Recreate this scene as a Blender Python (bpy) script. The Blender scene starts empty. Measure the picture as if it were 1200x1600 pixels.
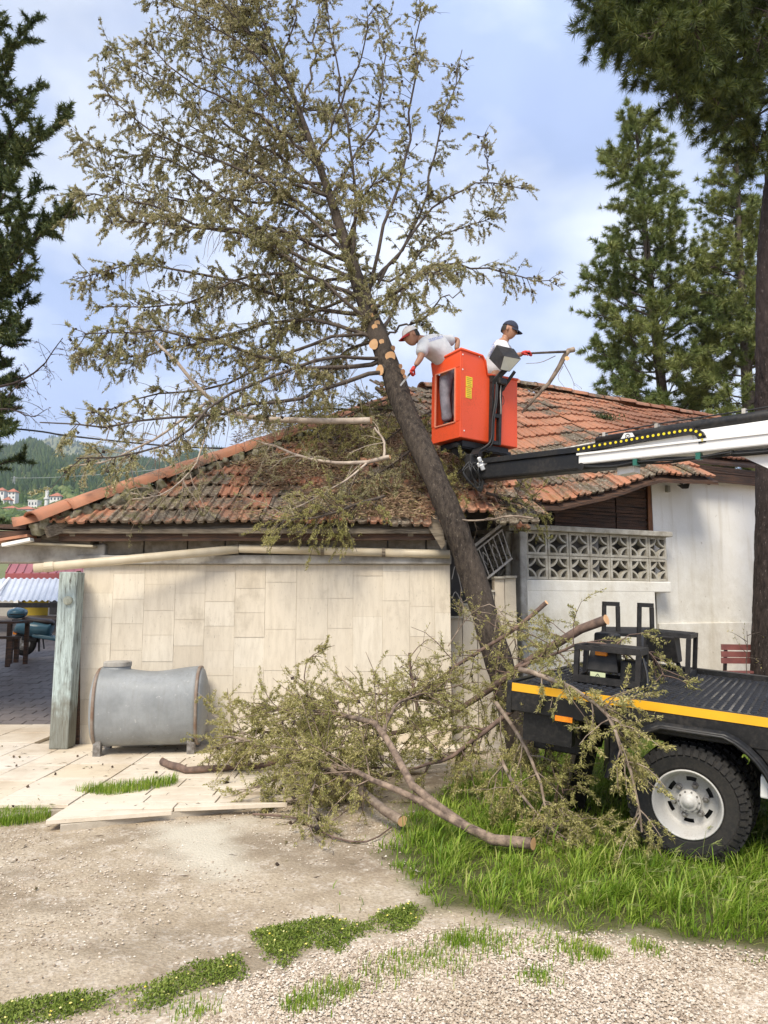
import bpy, bmesh, math, random
import numpy as np
from mathutils import Vector, Matrix

random.seed(7)
RNG = np.random.default_rng(7)
SC = bpy.context.scene
COL = SC.collection

# ------------------------------------------------------------------ camera
CAMZ = 1.6
TH = math.radians(7.0)
FPX = 1155.0
cam_data = bpy.data.cameras.new("camera")
cam = bpy.data.objects.new("camera", cam_data)
COL.objects.link(cam)
cam.location = (0, 0, CAMZ)
cam.rotation_euler = (math.radians(90) + TH, 0, 0)
cam_data.sensor_fit = 'VERTICAL'
cam_data.sensor_height = 36.0
cam_data.lens = 36.0 * FPX / 1600.0
cam_data.clip_start = 0.05
cam_data.clip_end = 12000
SC.camera = cam

# ------------------------------------------------------------------ light
SUN_EL, SUN_AZ = math.radians(50), math.radians(200)      # azimuth measured from +Y clockwise: the sun stands behind the camera
SKY_STRENGTH = 0.076
world = bpy.data.worlds.new("World")
SC.world = world
world.use_nodes = True
wn, wl = world.node_tree.nodes, world.node_tree.links
wn.clear()
w_out = wn.new("ShaderNodeOutputWorld")
w_bg = wn.new("ShaderNodeBackground")
w_bg.inputs["Strength"].default_value = SKY_STRENGTH
sky = wn.new("ShaderNodeTexSky")
sky.sky_type = 'NISHITA'
sky.sun_disc = False
sky.sun_elevation = SUN_EL
sky.sun_rotation = SUN_AZ
sky.air_density = 1.0
sky.dust_density = 1.2
sky.ozone_density = 1.5
tc = wn.new("ShaderNodeTexCoord")
mp = wn.new("ShaderNodeMapping")
mp.inputs["Scale"].default_value = (1.0, 1.0, 1.9)
mp.inputs["Rotation"].default_value = (0.0, 0.0, 0.55)
cn = wn.new("ShaderNodeTexNoise")
cn.inputs["Scale"].default_value = 2.1
cn.inputs["Detail"].default_value = 7
cn.inputs["Roughness"].default_value = 0.5
cn.inputs["Distortion"].default_value = 0.35
cr = wn.new("ShaderNodeValToRGB")                          # how much cloud covers the blue
cr.color_ramp.elements[0].position = 0.30
cr.color_ramp.elements[0].color = (0.50, 0.50, 0.50, 1)
cr.color_ramp.elements[1].position = 0.66
cr.color_ramp.elements[1].color = (0.97, 0.97, 0.97, 1)
cn2 = wn.new("ShaderNodeTexNoise")
cn2.inputs["Scale"].default_value = 3.0
cn2.inputs["Detail"].default_value = 5
cc = wn.new("ShaderNodeValToRGB")                          # thick grey cloud to thin bright cloud
cc.color_ramp.elements[0].position = 0.41
cc.color_ramp.elements[0].color = (4.5, 5.6, 8.5, 1)
cc.color_ramp.elements[1].position = 0.60
cc.color_ramp.elements[1].color = (8.6, 9.2, 10.5, 1)
mx = wn.new("ShaderNodeMixRGB")
wl.new(tc.outputs["Generated"], mp.inputs["Vector"])
wl.new(mp.outputs[0], cn.inputs["Vector"])
wl.new(mp.outputs[0], cn2.inputs["Vector"])
wl.new(cn.outputs["Fac"], cr.inputs[0])
wl.new(cn2.outputs["Fac"], cc.inputs[0])
wl.new(cr.outputs[0], mx.inputs["Fac"])
wl.new(sky.outputs[0], mx.inputs["Color1"])
wl.new(cc.outputs[0], mx.inputs["Color2"])
wl.new(mx.outputs[0], w_bg.inputs["Color"])
wl.new(w_bg.outputs[0], w_out.inputs["Surface"])

sun_d = bpy.data.lights.new("sun", 'SUN')
sun_d.energy = 2.5
sun_d.angle = math.radians(24)
sun_d.color = (1.0, 0.91, 0.76)
sun_o = bpy.data.objects.new("sun", sun_d)
COL.objects.link(sun_o)
_sd = Vector((math.sin(SUN_AZ) * math.cos(SUN_EL), math.cos(SUN_AZ) * math.cos(SUN_EL), math.sin(SUN_EL)))
sun_o.rotation_euler = _sd.to_track_quat('Z', 'Y').to_euler()
sun_o.location = _sd * 50

SC.view_settings.view_transform = 'Standard'
SC.view_settings.look = 'None'
SC.view_settings.gamma = 1.0
SC.view_settings.use_curve_mapping = False
SC.view_settings.exposure = 0.95
SC.cycles.max_bounces = 6
SC.cycles.diffuse_bounces = 3
SC.cycles.volume_bounces = 0

# ------------------------------------------------------------------ measuring helpers
_c, _s = math.cos(TH), math.sin(TH)

def ray(px, py):
    dx, dy = (px - 600) / FPX, (800 - py) / FPX
    return np.array((dx, _c - dy * _s, _s + dy * _c))

CAM = np.array((0, 0, CAMZ))

def P(px, py, Y):
    d = ray(px, py)
    return CAM + d * (Y / d[1])

def G(px, py, z=0.0):
    d = ray(px, py)
    return CAM + d * ((z - CAMZ) / d[2])

def on_plane(px, py, p0, n):
    d = ray(px, py)
    return CAM + d * (np.dot(np.asarray(p0) - CAM, n) / np.dot(d, n))

def unit(v):
    v = np.asarray(v, float)
    return v / (np.linalg.norm(v, axis=-1, keepdims=True) + 1e-12)

# ------------------------------------------------------------------ mesh helpers
class Geo:
    def __init__(self):
        self.v, self.t, self.q, self.n = [], [], [], 0
        self.mi_t, self.mi_q = [], []
        self.ngon = []

    def add(self, v, tris=None, quads=None, mi=0):
        v = np.asarray(v, float).reshape(-1, 3)
        if tris is not None and len(tris):
            tris = np.asarray(tris, int).reshape(-1, 3)
            self.t.append(tris + self.n)
            self.mi_t.append(np.full(len(tris), mi))
        if quads is not None and len(quads):
            quads = np.asarray(quads, int).reshape(-1, 4)
            self.q.append(quads + self.n)
            self.mi_q.append(np.full(len(quads), mi))
        self.v.append(v)
        self.n += len(v)

    def mesh(self, name, smooth=False):
        me = bpy.data.meshes.new(name)
        v = np.concatenate(self.v) if self.v else np.zeros((0, 3))
        t = np.concatenate(self.t) if self.t else np.zeros((0, 3), int)
        q = np.concatenate(self.q) if self.q else np.zeros((0, 4), int)
        me.vertices.add(len(v))
        me.vertices.foreach_set("co", v.astype(np.float32).ravel())
        nl = len(t) * 3 + len(q) * 4
        me.loops.add(nl)
        me.loops.foreach_set("vertex_index", np.concatenate((t.ravel(), q.ravel())).astype(np.int32))
        npol = len(t) + len(q)
        me.polygons.add(npol)
        st = np.concatenate((np.arange(len(t)) * 3, len(t) * 3 + np.arange(len(q)) * 4)).astype(np.int32)
        me.polygons.foreach_set("loop_start", st)
        mi = np.concatenate(self.mi_t + self.mi_q) if (self.mi_t or self.mi_q) else np.zeros(0)
        me.polygons.foreach_set("material_index", mi.astype(np.int32))
        me.polygons.foreach_set("use_smooth", np.full(npol, bool(smooth)))
        me.update(calc_edges=True)
        me.validate()
        return me

BOXF = [(0, 3, 2, 1), (4, 5, 6, 7), (0, 1, 5, 4), (1, 2, 6, 5), (2, 3, 7, 6), (3, 0, 4, 7)]

def box(g, c, s, R=None, mi=0):
    """box centred at c with sizes s, R = 3 axis rows"""
    c, s = np.asarray(c, float), np.asarray(s, float) / 2
    k = np.array([(-1, -1, -1), (1, -1, -1), (1, 1, -1), (-1, 1, -1), (-1, -1, 1), (1, -1, 1), (1, 1, 1), (-1, 1, 1)], float) * s
    if R is not None:
        k = k @ np.asarray(R, float)
    g.add(k + c, quads=BOXF, mi=mi)

def hexa(g, bottom, top, mi=0):
    """8-corner solid from two 4-point loops"""
    g.add(np.vstack((bottom, top)), quads=BOXF, mi=mi)

def beam(g, a, b, w, h, up=(0, 0, 1), mi=0):
    a, b = np.asarray(a, float), np.asarray(b, float)
    x = b - a
    L = np.linalg.norm(x)
    x = x / L
    y = unit(np.cross(up, x))
    z = np.cross(x, y)
    box(g, (a + b) / 2, (L, w, h), (x, y, z), mi)

def slab(g, poly, ext, mi=0):
    """planar polygon (n,3) extruded by ext"""
    p = np.asarray(poly, float)
    n = len(p)
    q = p + np.asarray(ext, float)
    v = np.vstack((p, q))
    tr = [(0, i + 1, i) for i in range(1, n - 1)] + [(n, n + i, n + i + 1) for i in range(1, n - 1)]
    qs = [(i, (i + 1) % n, n + (i + 1) % n, n + i) for i in range(n)]
    g.add(v, tris=tr, quads=qs, mi=mi)

def tubes(g, pts, r0, r1, sides=5, cap=False, mi=0, prof=None):
    """batch of tubes: pts (n,m,3); radii from r0 to r1 (n,) or prof (m,)"""
    pts = np.asarray(pts, float)
    if pts.ndim == 2:
        pts = pts[None]
    n, m, _ = pts.shape
    r0 = np.broadcast_to(np.asarray(r0, float), (n,))
    r1 = np.broadcast_to(np.asarray(r1, float), (n,))
    if prof is None:
        k = np.linspace(0, 1, m)
        rad = r0[:, None] * (1 - k) + r1[:, None] * k
    else:
        rad = np.broadcast_to(np.asarray(prof, float), (n, m))
    tg = unit(np.gradient(pts, axis=1))
    ax = unit(pts[:, -1] - pts[:, 0] + 1e-9)
    ref = np.where(np.abs(ax[:, 2:3]) > 0.8, np.array([[1.0, 0.1, 0]]), np.array([[0.0, 0.05, 1]]))
    a = unit(np.cross(tg, ref[:, None, :]))
    b = np.cross(tg, a)
    th = np.arange(sides) / sides * 2 * math.pi
    ring = a[:, :, None, :] * np.cos(th)[None, None, :, None] + b[:, :, None, :] * np.sin(th)[None, None, :, None]
    v = pts[:, :, None, :] + ring * rad[:, :, None, None]
    base = (np.arange(n) * m * sides)[:, None, None]
    i = (np.arange(m - 1) * sides)[None, :, None]
    j = np.arange(sides)[None, None, :]
    j2 = (j + 1) % sides
    q = np.stack((base + i + j, base + i + j2, base + i + sides + j2, base + i + sides + j), -1).reshape(-1, 4)
    v = v.reshape(-1, 3)
    tr = []
    if cap:
        ex = []
        nv = len(v)
        for t in range(n):
            for e, (row, ce) in enumerate(((0, pts[t, 0]), (m - 1, pts[t, -1]))):
                ex.append(ce)
                ci = nv + len(ex) - 1
                o = t * m * sides + row * sides
                for s in range(sides):
                    s2 = (s + 1) % sides
                    tr.append((ci, o + s2, o + s) if e == 0 else (ci, o + s, o + s2))
        v = np.vstack((v, ex))
    g.add(v, tris=tr, quads=q, mi=mi)

def spline(pts, per=6):
    """Catmull-Rom resampling"""
    p = np.asarray(pts, float)
    p = np.vstack((2 * p[0] - p[1], p, 2 * p[-1] - p[-2]))
    out = []
    for i in range(1, len(p) - 2):
        for k in range(per):
            t = k / per
            out.append(0.5 * (2 * p[i] + (p[i + 1] - p[i - 1]) * t + (2 * p[i - 1] - 5 * p[i] + 4 * p[i + 1] - p[i + 2]) * t * t
                              + (3 * p[i] - p[i - 1] - 3 * p[i + 1] + p[i + 2]) * t ** 3))
    out.append(p[-2])
    return np.array(out)

def lathe(g, prof, origin, axis, seg=24, mi=0, ref=(0, 0, 1)):
    """prof: list of (r, h) along axis"""
    ax = unit(axis)
    if abs(np.dot(ax, ref)) > 0.95:
        ref = (1, 0, 0)
    a = unit(np.cross(ax, ref))
    b = np.cross(ax, a)
    th = np.arange(seg) / seg * 2 * math.pi
    v = []
    for r, h in prof:
        v.append(np.asarray(origin) + ax * h + r * (np.cos(th)[:, None] * a + np.sin(th)[:, None] * b))
    v = np.concatenate(v)
    q = []
    for k in range(len(prof) - 1):
        for s in range(seg):
            s2 = (s + 1) % seg
            q.append((k * seg + s, k * seg + s2, (k + 1) * seg + s2, (k + 1) * seg + s))
    g.add(v, quads=q, mi=mi)

def disc(g, c, n, r, seg=16, mi=0, jag=0.0):
    n = unit(n)
    a = unit(np.cross(n, (0.3, 0.2, 1)))
    b = np.cross(n, a)
    th = np.arange(seg) / seg * 2 * math.pi
    rr = r * (1 + jag * np.sin(th * 3 + 1))
    v = np.vstack((c, c + rr[:, None] * (np.cos(th)[:, None] * a + np.sin(th)[:, None] * b)))
    g.add(v, tris=[(0, 1 + i, 1 + (i + 1) % seg) for i in range(seg)], mi=mi)

def blades(g, p, d, L, W, mi=0, tri=False):
    """batch of leaf quads (diamonds) or needle triangles"""
    n = len(p)
    if n == 0:
        return
    d = unit(d)
    side = unit(np.cross(d, RNG.normal(size=(n, 3))))
    L = np.broadcast_to(L, (n,))[:, None]
    W = np.broadcast_to(W, (n,))[:, None]
    if tri:
        v = np.stack((p - side * W / 2, p + side * W / 2, p + d * L), 1).reshape(-1, 3)
        g.add(v, tris=np.arange(n * 3).reshape(-1, 3), mi=mi)
    else:
        bend = unit(np.cross(side, d)) * L * 0.12
        v = np.stack((p, p + d * L * 0.45 - side * W / 2 + bend, p + d * L, p + d * L * 0.45 + side * W / 2 + bend), 1).reshape(-1, 3)
        g.add(v, quads=np.arange(n * 4).reshape(-1, 4), mi=mi)

# ------------------------------------------------------------------ object helpers
MW = {}

def tag(o, label=None, cat=None, group=None, kind=None):
    if label: o["label"] = label
    if cat: o["category"] = cat
    if group: o["group"] = group
    if kind: o["kind"] = kind
    return o

def empty(name, loc, label, cat, group=None):
    o = bpy.data.objects.new(name, None)
    COL.objects.link(o)
    o.location = Vector([float(x) for x in loc])
    o.empty_display_size = 0.1
    MW[o] = Matrix.Translation(o.location)
    return tag(o, label, cat, group)

def link(name, me, mats, parent=None, kind=None, bevel=0, label=None):
    o = bpy.data.objects.new(name, me)
    COL.objects.link(o)
    if mats is not None:
        if not isinstance(mats, (list, tuple)): mats = [mats]
        if len(me.materials) == 0:
            for m in mats: me.materials.append(m)
    if parent is not None:
        o.parent = parent
        if parent in MW:
            o.matrix_parent_inverse = MW[parent].inverted()
    if kind: o["kind"] = kind
    if label: o["label"] = label
    if bevel:
        b = o.modifiers.new("bevel", 'BEVEL')
        b.width = bevel
        b.segments = 2
        b.limit_method = 'ANGLE'
    return o

def obj(name, g, mats, parent=None, smooth=False, kind=None, bevel=0, label=None):
    return link(name, g.mesh(name, smooth), mats, parent, kind, bevel, label)

def tobj(name, g, mats, label, cat, group=None, smooth=False, bevel=0):
    o = link(name, g.mesh(name, smooth), mats, None, None, bevel)
    return tag(o, label, cat, group)

# ------------------------------------------------------------------ materials
def nodes(name):
    m = bpy.data.materials.new(name)
    m.use_nodes = True
    nt = m.node_tree
    b = nt.nodes["Principled BSDF"]
    return m, nt.nodes, nt.links, b

def coords(n, l, kind="pos", scale=(1, 1, 1)):
    if kind == "pos":
        s = n.new("ShaderNodeNewGeometry").outputs["Position"]
    else:
        s = n.new("ShaderNodeTexCoord").outputs["Object"]
    if scale == (1, 1, 1):
        return s
    mpn = n.new("ShaderNodeMapping")
    mpn.inputs["Scale"].default_value = scale
    l.new(s, mpn.inputs["Vector"])
    return mpn.outputs[0]

def noise(n, l, vec, scale, detail=4, rough=0.55, dist=0.0):
    t = n.new("ShaderNodeTexNoise")
    t.inputs["Scale"].default_value = scale
    t.inputs["Detail"].default_value = detail
    t.inputs["Roughness"].default_value = rough
    t.inputs["Distortion"].default_value = dist
    l.new(vec, t.inputs["Vector"])
    return t.outputs["Fac"]

def ramp(n, l, fac, stops):
    r = n.new("ShaderNodeValToRGB")
    e = r.color_ramp.elements
    while len(e) < len(stops): e.new(0.5)
    for x, (p, c) in zip(e, stops):
        x.position = p
        if not isinstance(c, (tuple, list)): c = (c, c, c)
        x.color = (*c, 1)
    l.new(fac, r.inputs[0])
    return r.outputs[0]

def mix(n, l, fac, a, b, mode='MIX'):
    m = n.new("ShaderNodeMixRGB")
    m.blend_type = mode
    for s, i in ((fac, 0), (a, 1), (b, 2)):
        if isinstance(s, (int, float)): m.inputs[i].default_value = s
        elif isinstance(s, (tuple, list)): m.inputs[i].default_value = (*s, 1)
        else: l.new(s, m.inputs[i])
    return m.outputs[0]

def bump(n, l, b, h, strength=0.3, dist=0.01):
    k = n.new("ShaderNodeBump")
    k.inputs["Strength"].default_value = strength
    k.inputs["Distance"].default_value = dist
    l.new(h, k.inputs["Height"])
    l.new(k.outputs[0], b.inputs["Normal"])

def simple(name, c1, c2=None, scale=8, rough=0.6, metal=0.0, bmp=0.0, bscale=40, stretch=(1, 1, 1), spec=0.5, stops=(0.35, 0.65)):
    m, n, l, b = nodes(name)
    b.inputs["Roughness"].default_value = rough
    b.inputs["Metallic"].default_value = metal
    b.inputs["Specular IOR Level"].default_value = spec
    v = coords(n, l, "pos", stretch)
    if c2 is None: c2 = tuple(min(1, x * 0.8) for x in c1)
    f = noise(n, l, v, scale, 6, 0.6)
    l.new(ramp(n, l, f, [(stops[0], c1), (stops[1], c2)]), b.inputs["Base Color"])
    if bmp:
        bump(n, l, b, noise(n, l, v, bscale, 5, 0.65), bmp)
    return m

def island_mat(name, stops, rough=0.6, big=None, bigscale=0.8, transl=0.0, spec=0.3):
    """colour varies from piece to piece of one mesh"""
    m, n, l, b = nodes(name)
    b.inputs["Roughness"].default_value = rough
    b.inputs["Specular IOR Level"].default_value = spec
    r = n.new("ShaderNodeNewGeometry").outputs["Random Per Island"]
    c = ramp(n, l, r, stops)
    if big:
        f = noise(n, l, coords(n, l), bigscale, 3)
        c = mix(n, l, ramp(n, l, f, [(0.40, 0.0), (0.62, 1.0)]), c, mix(n, l, 1.0, c, big, 'MULTIPLY'))
    l.new(c, b.inputs["Base Color"])
    if transl:
        tr = n.new("ShaderNodeBsdfTranslucent")
        l.new(c, tr.inputs["Color"])
        ms = n.new("ShaderNodeMixShader")
        ms.inputs[0].default_value = transl
        l.new(b.outputs[0], ms.inputs[1])
        l.new(tr.outputs[0], ms.inputs[2])
        l.new(ms.outputs[0], n["Material Output"].inputs["Surface"])
    return m

def m_tile(name, mossy):
    m, n, l, b = nodes(name)
    b.inputs["Roughness"].default_value = 0.85
    v = coords(n, l)
    oi = n.new("ShaderNodeObjectInfo").outputs["Random"]
    geo = n.new("ShaderNodeNewGeometry").outputs["Random Per Island"]
    rnd = n.new("ShaderNodeMath"); rnd.operation = 'FRACT'
    ad = n.new("ShaderNodeMath"); ad.operation = 'ADD'
    l.new(oi, ad.inputs[0]); l.new(geo, ad.inputs[1]); l.new(ad.outputs[0], rnd.inputs[0])
    base = ramp(n, l, rnd.outputs[0], [(0, (0.40, 0.160, 0.085)), (0.4, (0.49, 0.215, 0.120)), (0.75, (0.37, 0.165, 0.095)), (1, (0.54, 0.27, 0.165))])
    f = noise(n, l, v, 9, 5, 0.6)
    base = mix(n, l, ramp(n, l, f, [(0.35, 0.0), (0.75, 0.55)]), base, (0.30, 0.185, 0.125))
    # lichen and soot, more of it on some tiles than on others
    big = noise(n, l, v, 1.3, 3, 0.6)
    fine = noise(n, l, v, 34, 5, 0.7)
    a2 = n.new("ShaderNodeMath"); a2.operation = 'MULTIPLY_ADD'
    l.new(rnd.outputs[0], a2.inputs[0]); a2.inputs[1].default_value = 0.17; l.new(big, a2.inputs[2])
    a3 = n.new("ShaderNodeMath"); a3.operation = 'MULTIPLY_ADD'
    l.new(fine, a3.inputs[0]); a3.inputs[1].default_value = 0.45; l.new(a2.outputs[0], a3.inputs[2])
    k = ramp(n, l, a3.outputs[0], [(0.895 - mossy * 0.185, 0.0), (1.0 - mossy * 0.145, 0.88)])
    lich = ramp(n, l, noise(n, l, v, 26, 6, 0.75), [(0.36, (0.035, 0.032, 0.024)), (0.52, (0.11, 0.105, 0.075)), (0.66, (0.33, 0.32, 0.26))])
    col = mix(n, l, k, base, lich)
    moss = noise(n, l, v, 3.5, 5, 0.65)
    mk = ramp(n, l, moss, [(0.60 - 0.05 * mossy, 0.0), (0.70, 0.7 * mossy)])
    col = mix(n, l, mk, col, (0.125, 0.12, 0.035))
    l.new(col, b.inputs["Base Color"])
    bump(n, l, b, fine, 0.5, 0.006)
    return m

def m_stone(name, c_lo, c_mid, c_hi, stretch=(9, 9, 1.6), stain=(0.26, 0.21, 0.14), stainlevel=0.66, veinmix=0.5):
    m, n, l, b = nodes(name)
    b.inputs["Roughness"].default_value = 0.6
    v = coords(n, l)
    oi = n.new("ShaderNodeObjectInfo").outputs["Random"]
    base = ramp(n, l, oi, [(0, c_lo), (0.15, c_mid), (0.7, c_mid), (1, c_hi)])
    vs = coords(n, l, "pos", stretch)
    vein = noise(n, l, vs, 2.2, 7, 0.65, 0.4)
    col = mix(n, l, ramp(n, l, vein, [(0.42, 0.0), (0.72, veinmix)]), base, tuple(x * 0.76 for x in c_lo))
    st = noise(n, l, v, 1.6, 6, 0.7)
    col = mix(n, l, ramp(n, l, st, [(stainlevel - 0.1, 0.0), (stainlevel + 0.12, 0.6)]), col, stain)
    pit = noise(n, l, coords(n, l, "pos", (stretch[0] * 3, stretch[1] * 3, stretch[2] * 4)), 3.0, 3, 0.6)
    col = mix(n, l, ramp(n, l, pit, [(0.66, 0.0), (0.72, 0.5)]), col, (0.20, 0.16, 0.11))
    l.new(col, b.inputs["Base Color"])
    bump(n, l, b, pit, -0.25, 0.004)
    return m

M = {}
M["tile"] = m_tile("terracotta_mossy", 1.0)
M["tile_clean"] = m_tile("terracotta", 0.35)
M["ridge"] = m_tile("terracotta_ridge", 0.12)
M["travertine"] = m_stone("travertine", (0.575, 0.49, 0.37), (0.665, 0.59, 0.47), (0.71, 0.645, 0.53))
M["mortar"] = simple("mortar", (0.58, 0.51, 0.40), (0.50, 0.44, 0.34), 6, 0.9, bmp=0.2)
M["paving"] = m_stone("paving", (0.66, 0.56, 0.41), (0.69, 0.61, 0.49), (0.74, 0.67, 0.57), stretch=(1.2, 3.5, 2), stain=(0.40, 0.30, 0.19), stainlevel=0.55, veinmix=0.28)
M["concrete"] = simple("concrete", (0.44, 0.42, 0.38), (0.22, 0.20, 0.17), 5, 0.9, bmp=0.5, bscale=30)
M["block"] = simple("cement_block", (0.33, 0.29, 0.23), (0.20, 0.165, 0.12), 11, 0.95, bmp=0.8, bscale=70)
M["breeze"] = simple("breeze_block", (0.50, 0.47, 0.40), (0.31, 0.28, 0.22), 9, 0.9, bmp=0.5, bscale=40)
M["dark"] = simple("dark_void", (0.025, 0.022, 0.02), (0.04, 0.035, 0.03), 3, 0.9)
M["pvc"] = simple("pvc_pipe", (0.62, 0.54, 0.40), (0.50, 0.42, 0.29), 4, 0.45)
M["old_wood"] = simple("grey_old_wood", (0.26, 0.215, 0.16), (0.10, 0.08, 0.055), 6, 0.9, bmp=0.6, stretch=(1, 6, 12))
M["brown_wood"] = simple("brown_boards", (0.105, 0.050, 0.026), (0.030, 0.018, 0.012), 3.0, 0.75, bmp=0.5, stretch=(1.2, 1.2, 14))
M["orange_wood"] = simple("orange_post", (0.28, 0.115, 0.04), (0.16, 0.065, 0.028), 6, 0.7, stretch=(6, 6, 1))
M["tan_wood"] = simple("fresh_wood", (0.74, 0.46, 0.24), (0.64, 0.36, 0.17), 14, 0.8)
def dirty(name, c, dust, rough, scale=3.0, lo=0.5, hi=0.8, amt=0.6, spec=0.35):
    m, n, l, b = nodes(name)
    v = coords(n, l)
    f = noise(n, l, v, scale, 7, 0.72)
    sp = noise(n, l, v, scale * 14, 4, 0.7)
    k = mix(n, l, 0.45, f, sp)
    col = mix(n, l, ramp(n, l, k, [(lo, 0.0), (hi, amt)]), c, dust)
    l.new(col, b.inputs["Base Color"])
    l.new(ramp(n, l, k, [(0.35, rough), (0.65, min(1, rough + 0.3))]), b.inputs["Roughness"])
    b.inputs["Specular IOR Level"].default_value = spec
    bump(n, l, b, sp, 0.06, 0.004)
    return m
M["black"] = dirty("black_paint", (0.010, 0.010, 0.010), (0.085, 0.072, 0.058), 0.30, 2.6, 0.48, 0.72, 0.55)
M["black_rough"] = simple("black_steel", (0.012, 0.012, 0.012), (0.032, 0.029, 0.027), 16, 0.5, bmp=0.15, spec=0.3)
M["rubber"] = dirty("rubber", (0.018, 0.018, 0.018), (0.080, 0.070, 0.058), 0.7, 5, 0.45, 0.72, 0.6, 0.25)
M["white"] = dirty("white_paint", (0.80, 0.79, 0.76), (0.52, 0.48, 0.42), 0.3, 4, 0.52, 0.75, 0.5, 0.5)
M["silver"] = dirty("silver_rim", (0.50, 0.49, 0.465), (0.24, 0.20, 0.16), 0.4, 7, 0.48, 0.72, 0.6, 0.5)
M["steel"] = simple("steel", (0.36, 0.35, 0.33), (0.16, 0.14, 0.12), 22, 0.45, metal=0.7)
M["yellow"] = simple("yellow_stripe", (0.80, 0.42, 0.012), (0.72, 0.36, 0.012), 4, 0.45)
M["yellow_dot"] = simple("yellow_plastic", (0.82, 0.66, 0.02), (0.78, 0.60, 0.02), 4, 0.5)
M["orange"] = dirty("orange_grp", (0.78, 0.088, 0.022), (0.42, 0.075, 0.03), 0.32, 3.5, 0.52, 0.74, 0.7, 0.5)
M["sticker"] = simple("yellow_sticker", (0.83, 0.62, 0.03), (0.78, 0.55, 0.03), 6, 0.5)
M["sticker_ink"] = simple("sticker_ink", (0.42, 0.30, 0.03), (0.36, 0.26, 0.03), 60, 0.5)
M["lens"] = simple("amber_lens", (0.90, 0.30, 0.01), (0.80, 0.22, 0.01), 30, 0.2)
M["hose"] = simple("hose", (0.012, 0.012, 0.012), (0.02, 0.02, 0.02), 5, 0.5)
M["pale_plate"] = simple("pale_plate", (0.62, 0.66, 0.40), (0.55, 0.60, 0.36), 8, 0.5)
M["panel_grey"] = simple("grey_panel", (0.36, 0.35, 0.28), (0.28, 0.27, 0.22), 8, 0.5)
# ================================================================== SETTING
def poly_mask(x, y, poly, soft=0.08):
    """soft membership of points in a polygon (signed distance)"""
    poly = np.asarray(poly)[:, :2]
    d = np.full(x.shape, 1e9)
    ins = np.zeros(x.shape, bool)
    n = len(poly)
    for i in range(n):
        a, b = poly[i], poly[(i + 1) % n]
        ab = b - a
        t = np.clip(((x - a[0]) * ab[0] + (y - a[1]) * ab[1]) / (ab @ ab), 0, 1)
        d = np.minimum(d, np.hypot(x - a[0] - ab[0] * t, y - a[1] - ab[1] * t))
        c = (a[1] > y) != (b[1] > y)
        with np.errstate(divide='ignore', invalid='ignore'):
            ins ^= c & (x < (b[0] - a[0]) * (y - a[1]) / (b[1] - a[1] + 1e-12) + a[0])
    return np.where(ins, d, -d) / soft

def wob(x, y, f, seed=0):
    s = seed * 1.7
    return (np.sin(x * f + s) * np.cos(y * f * 1.3 + 2 * s) + 0.5 * np.sin(x * f * 2.3 + y * f * 1.7 + s) + 0.35 * np.cos(x * f * 4.1 - y * f * 3.7 + s)
            + 0.22 * np.sin(x * f * 8.3 + y * f * 7.1 + s)) / 2

GP = lambda *pp: [G(a, b) for a, b in pp]
GRASS = GP((622, 1278), (612, 1335), (655, 1378), (650, 1425), (760, 1440), (860, 1458), (985, 1462), (1200, 1480), (1500, 1490), (1900, 1300), (1500, 1150), (1180, 1130), (1000, 1130), (870, 1165), (800, 1190), (700, 1230))
WEED1 = GP((-60, 1590), (60, 1560), (130, 1552), (230, 1540), (300, 1505), (385, 1488), (392, 1530), (330, 1545), (285, 1558), (235, 1590), (150, 1585), (60, 1600), (-60, 1625))
WEED2 = GP((392, 1458), (440, 1450), (490, 1434), (560, 1440), (640, 1412), (668, 1425), (640, 1455), (560, 1470), (530, 1490), (470, 1478), (450, 1515), (425, 1520), (400, 1480))
WEED3 = GP((-40, 1272), (40, 1266), (82, 1262), (78, 1282), (30, 1292), (-40, 1296))
WEED4 = GP((118, 1252), (180, 1246), (240, 1238), (278, 1232), (270, 1242), (215, 1254), (160, 1260))
GRAVEL = GP((-200, 1640), (60, 1612), (240, 1590), (330, 1555), (400, 1530), (520, 1490), (640, 1455), (800, 1450), (1200, 1485), (2200, 1500), (3500, 1900), (600, 3500), (-1500, 1900))
BARE = GP((240, 1290), (370, 1285), (375, 1330), (350, 1370), (270, 1350))

def axis(lo, hi, step, far):
    a = np.arange(lo, hi, step)
    g = [hi + step * 2 ** k for k in range(1, 40) if step * 2 ** k < far]
    l_ = [lo - step * 2 ** k for k in range(1, 40) if step * 2 ** k < far]
    return np.concatenate((l_[::-1], a, g))

gx, gy = axis(-5.2, 5.4, 0.05, 4500), axis(1.6, 9.4, 0.05, 4500)
X, Y = np.meshgrid(gx, gy)
near = (np.abs(X) < 6) & (Y > 1) & (Y < 10)
Wb = wob(X, Y, 3.1)
mgrass = np.clip(poly_mask(X, Y, GRASS, 0.25) + 0.5 + Wb * 0.7, 0, 1)
mgrav = np.clip(poly_mask(X, Y, GRAVEL, 0.22) + 0.5 + wob(X, Y, 5, 2) * 0.9, 0, 1)
mbare = np.clip(poly_mask(X, Y, BARE, 0.25) + 0.5 + wob(X, Y, 4, 5) * 0.6, 0, 1)
mdirt = np.clip(0.5 + wob(X * 0.6, Y * 1.6, 1.7, 3) * 1.3, 0, 1)
Z = np.where(near, 0.012 * wob(X, Y, 2.2, 4) + 0.004 * wob(X, Y, 17, 6), 0.0)
Z = Z - np.where(Y > 40, np.clip((Y - 40) * 0.02, 0, 3), 0)
nx, ny = len(gx), len(gy)
idx = np.arange(nx * ny).reshape(ny, nx)
gg = Geo()
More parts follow.
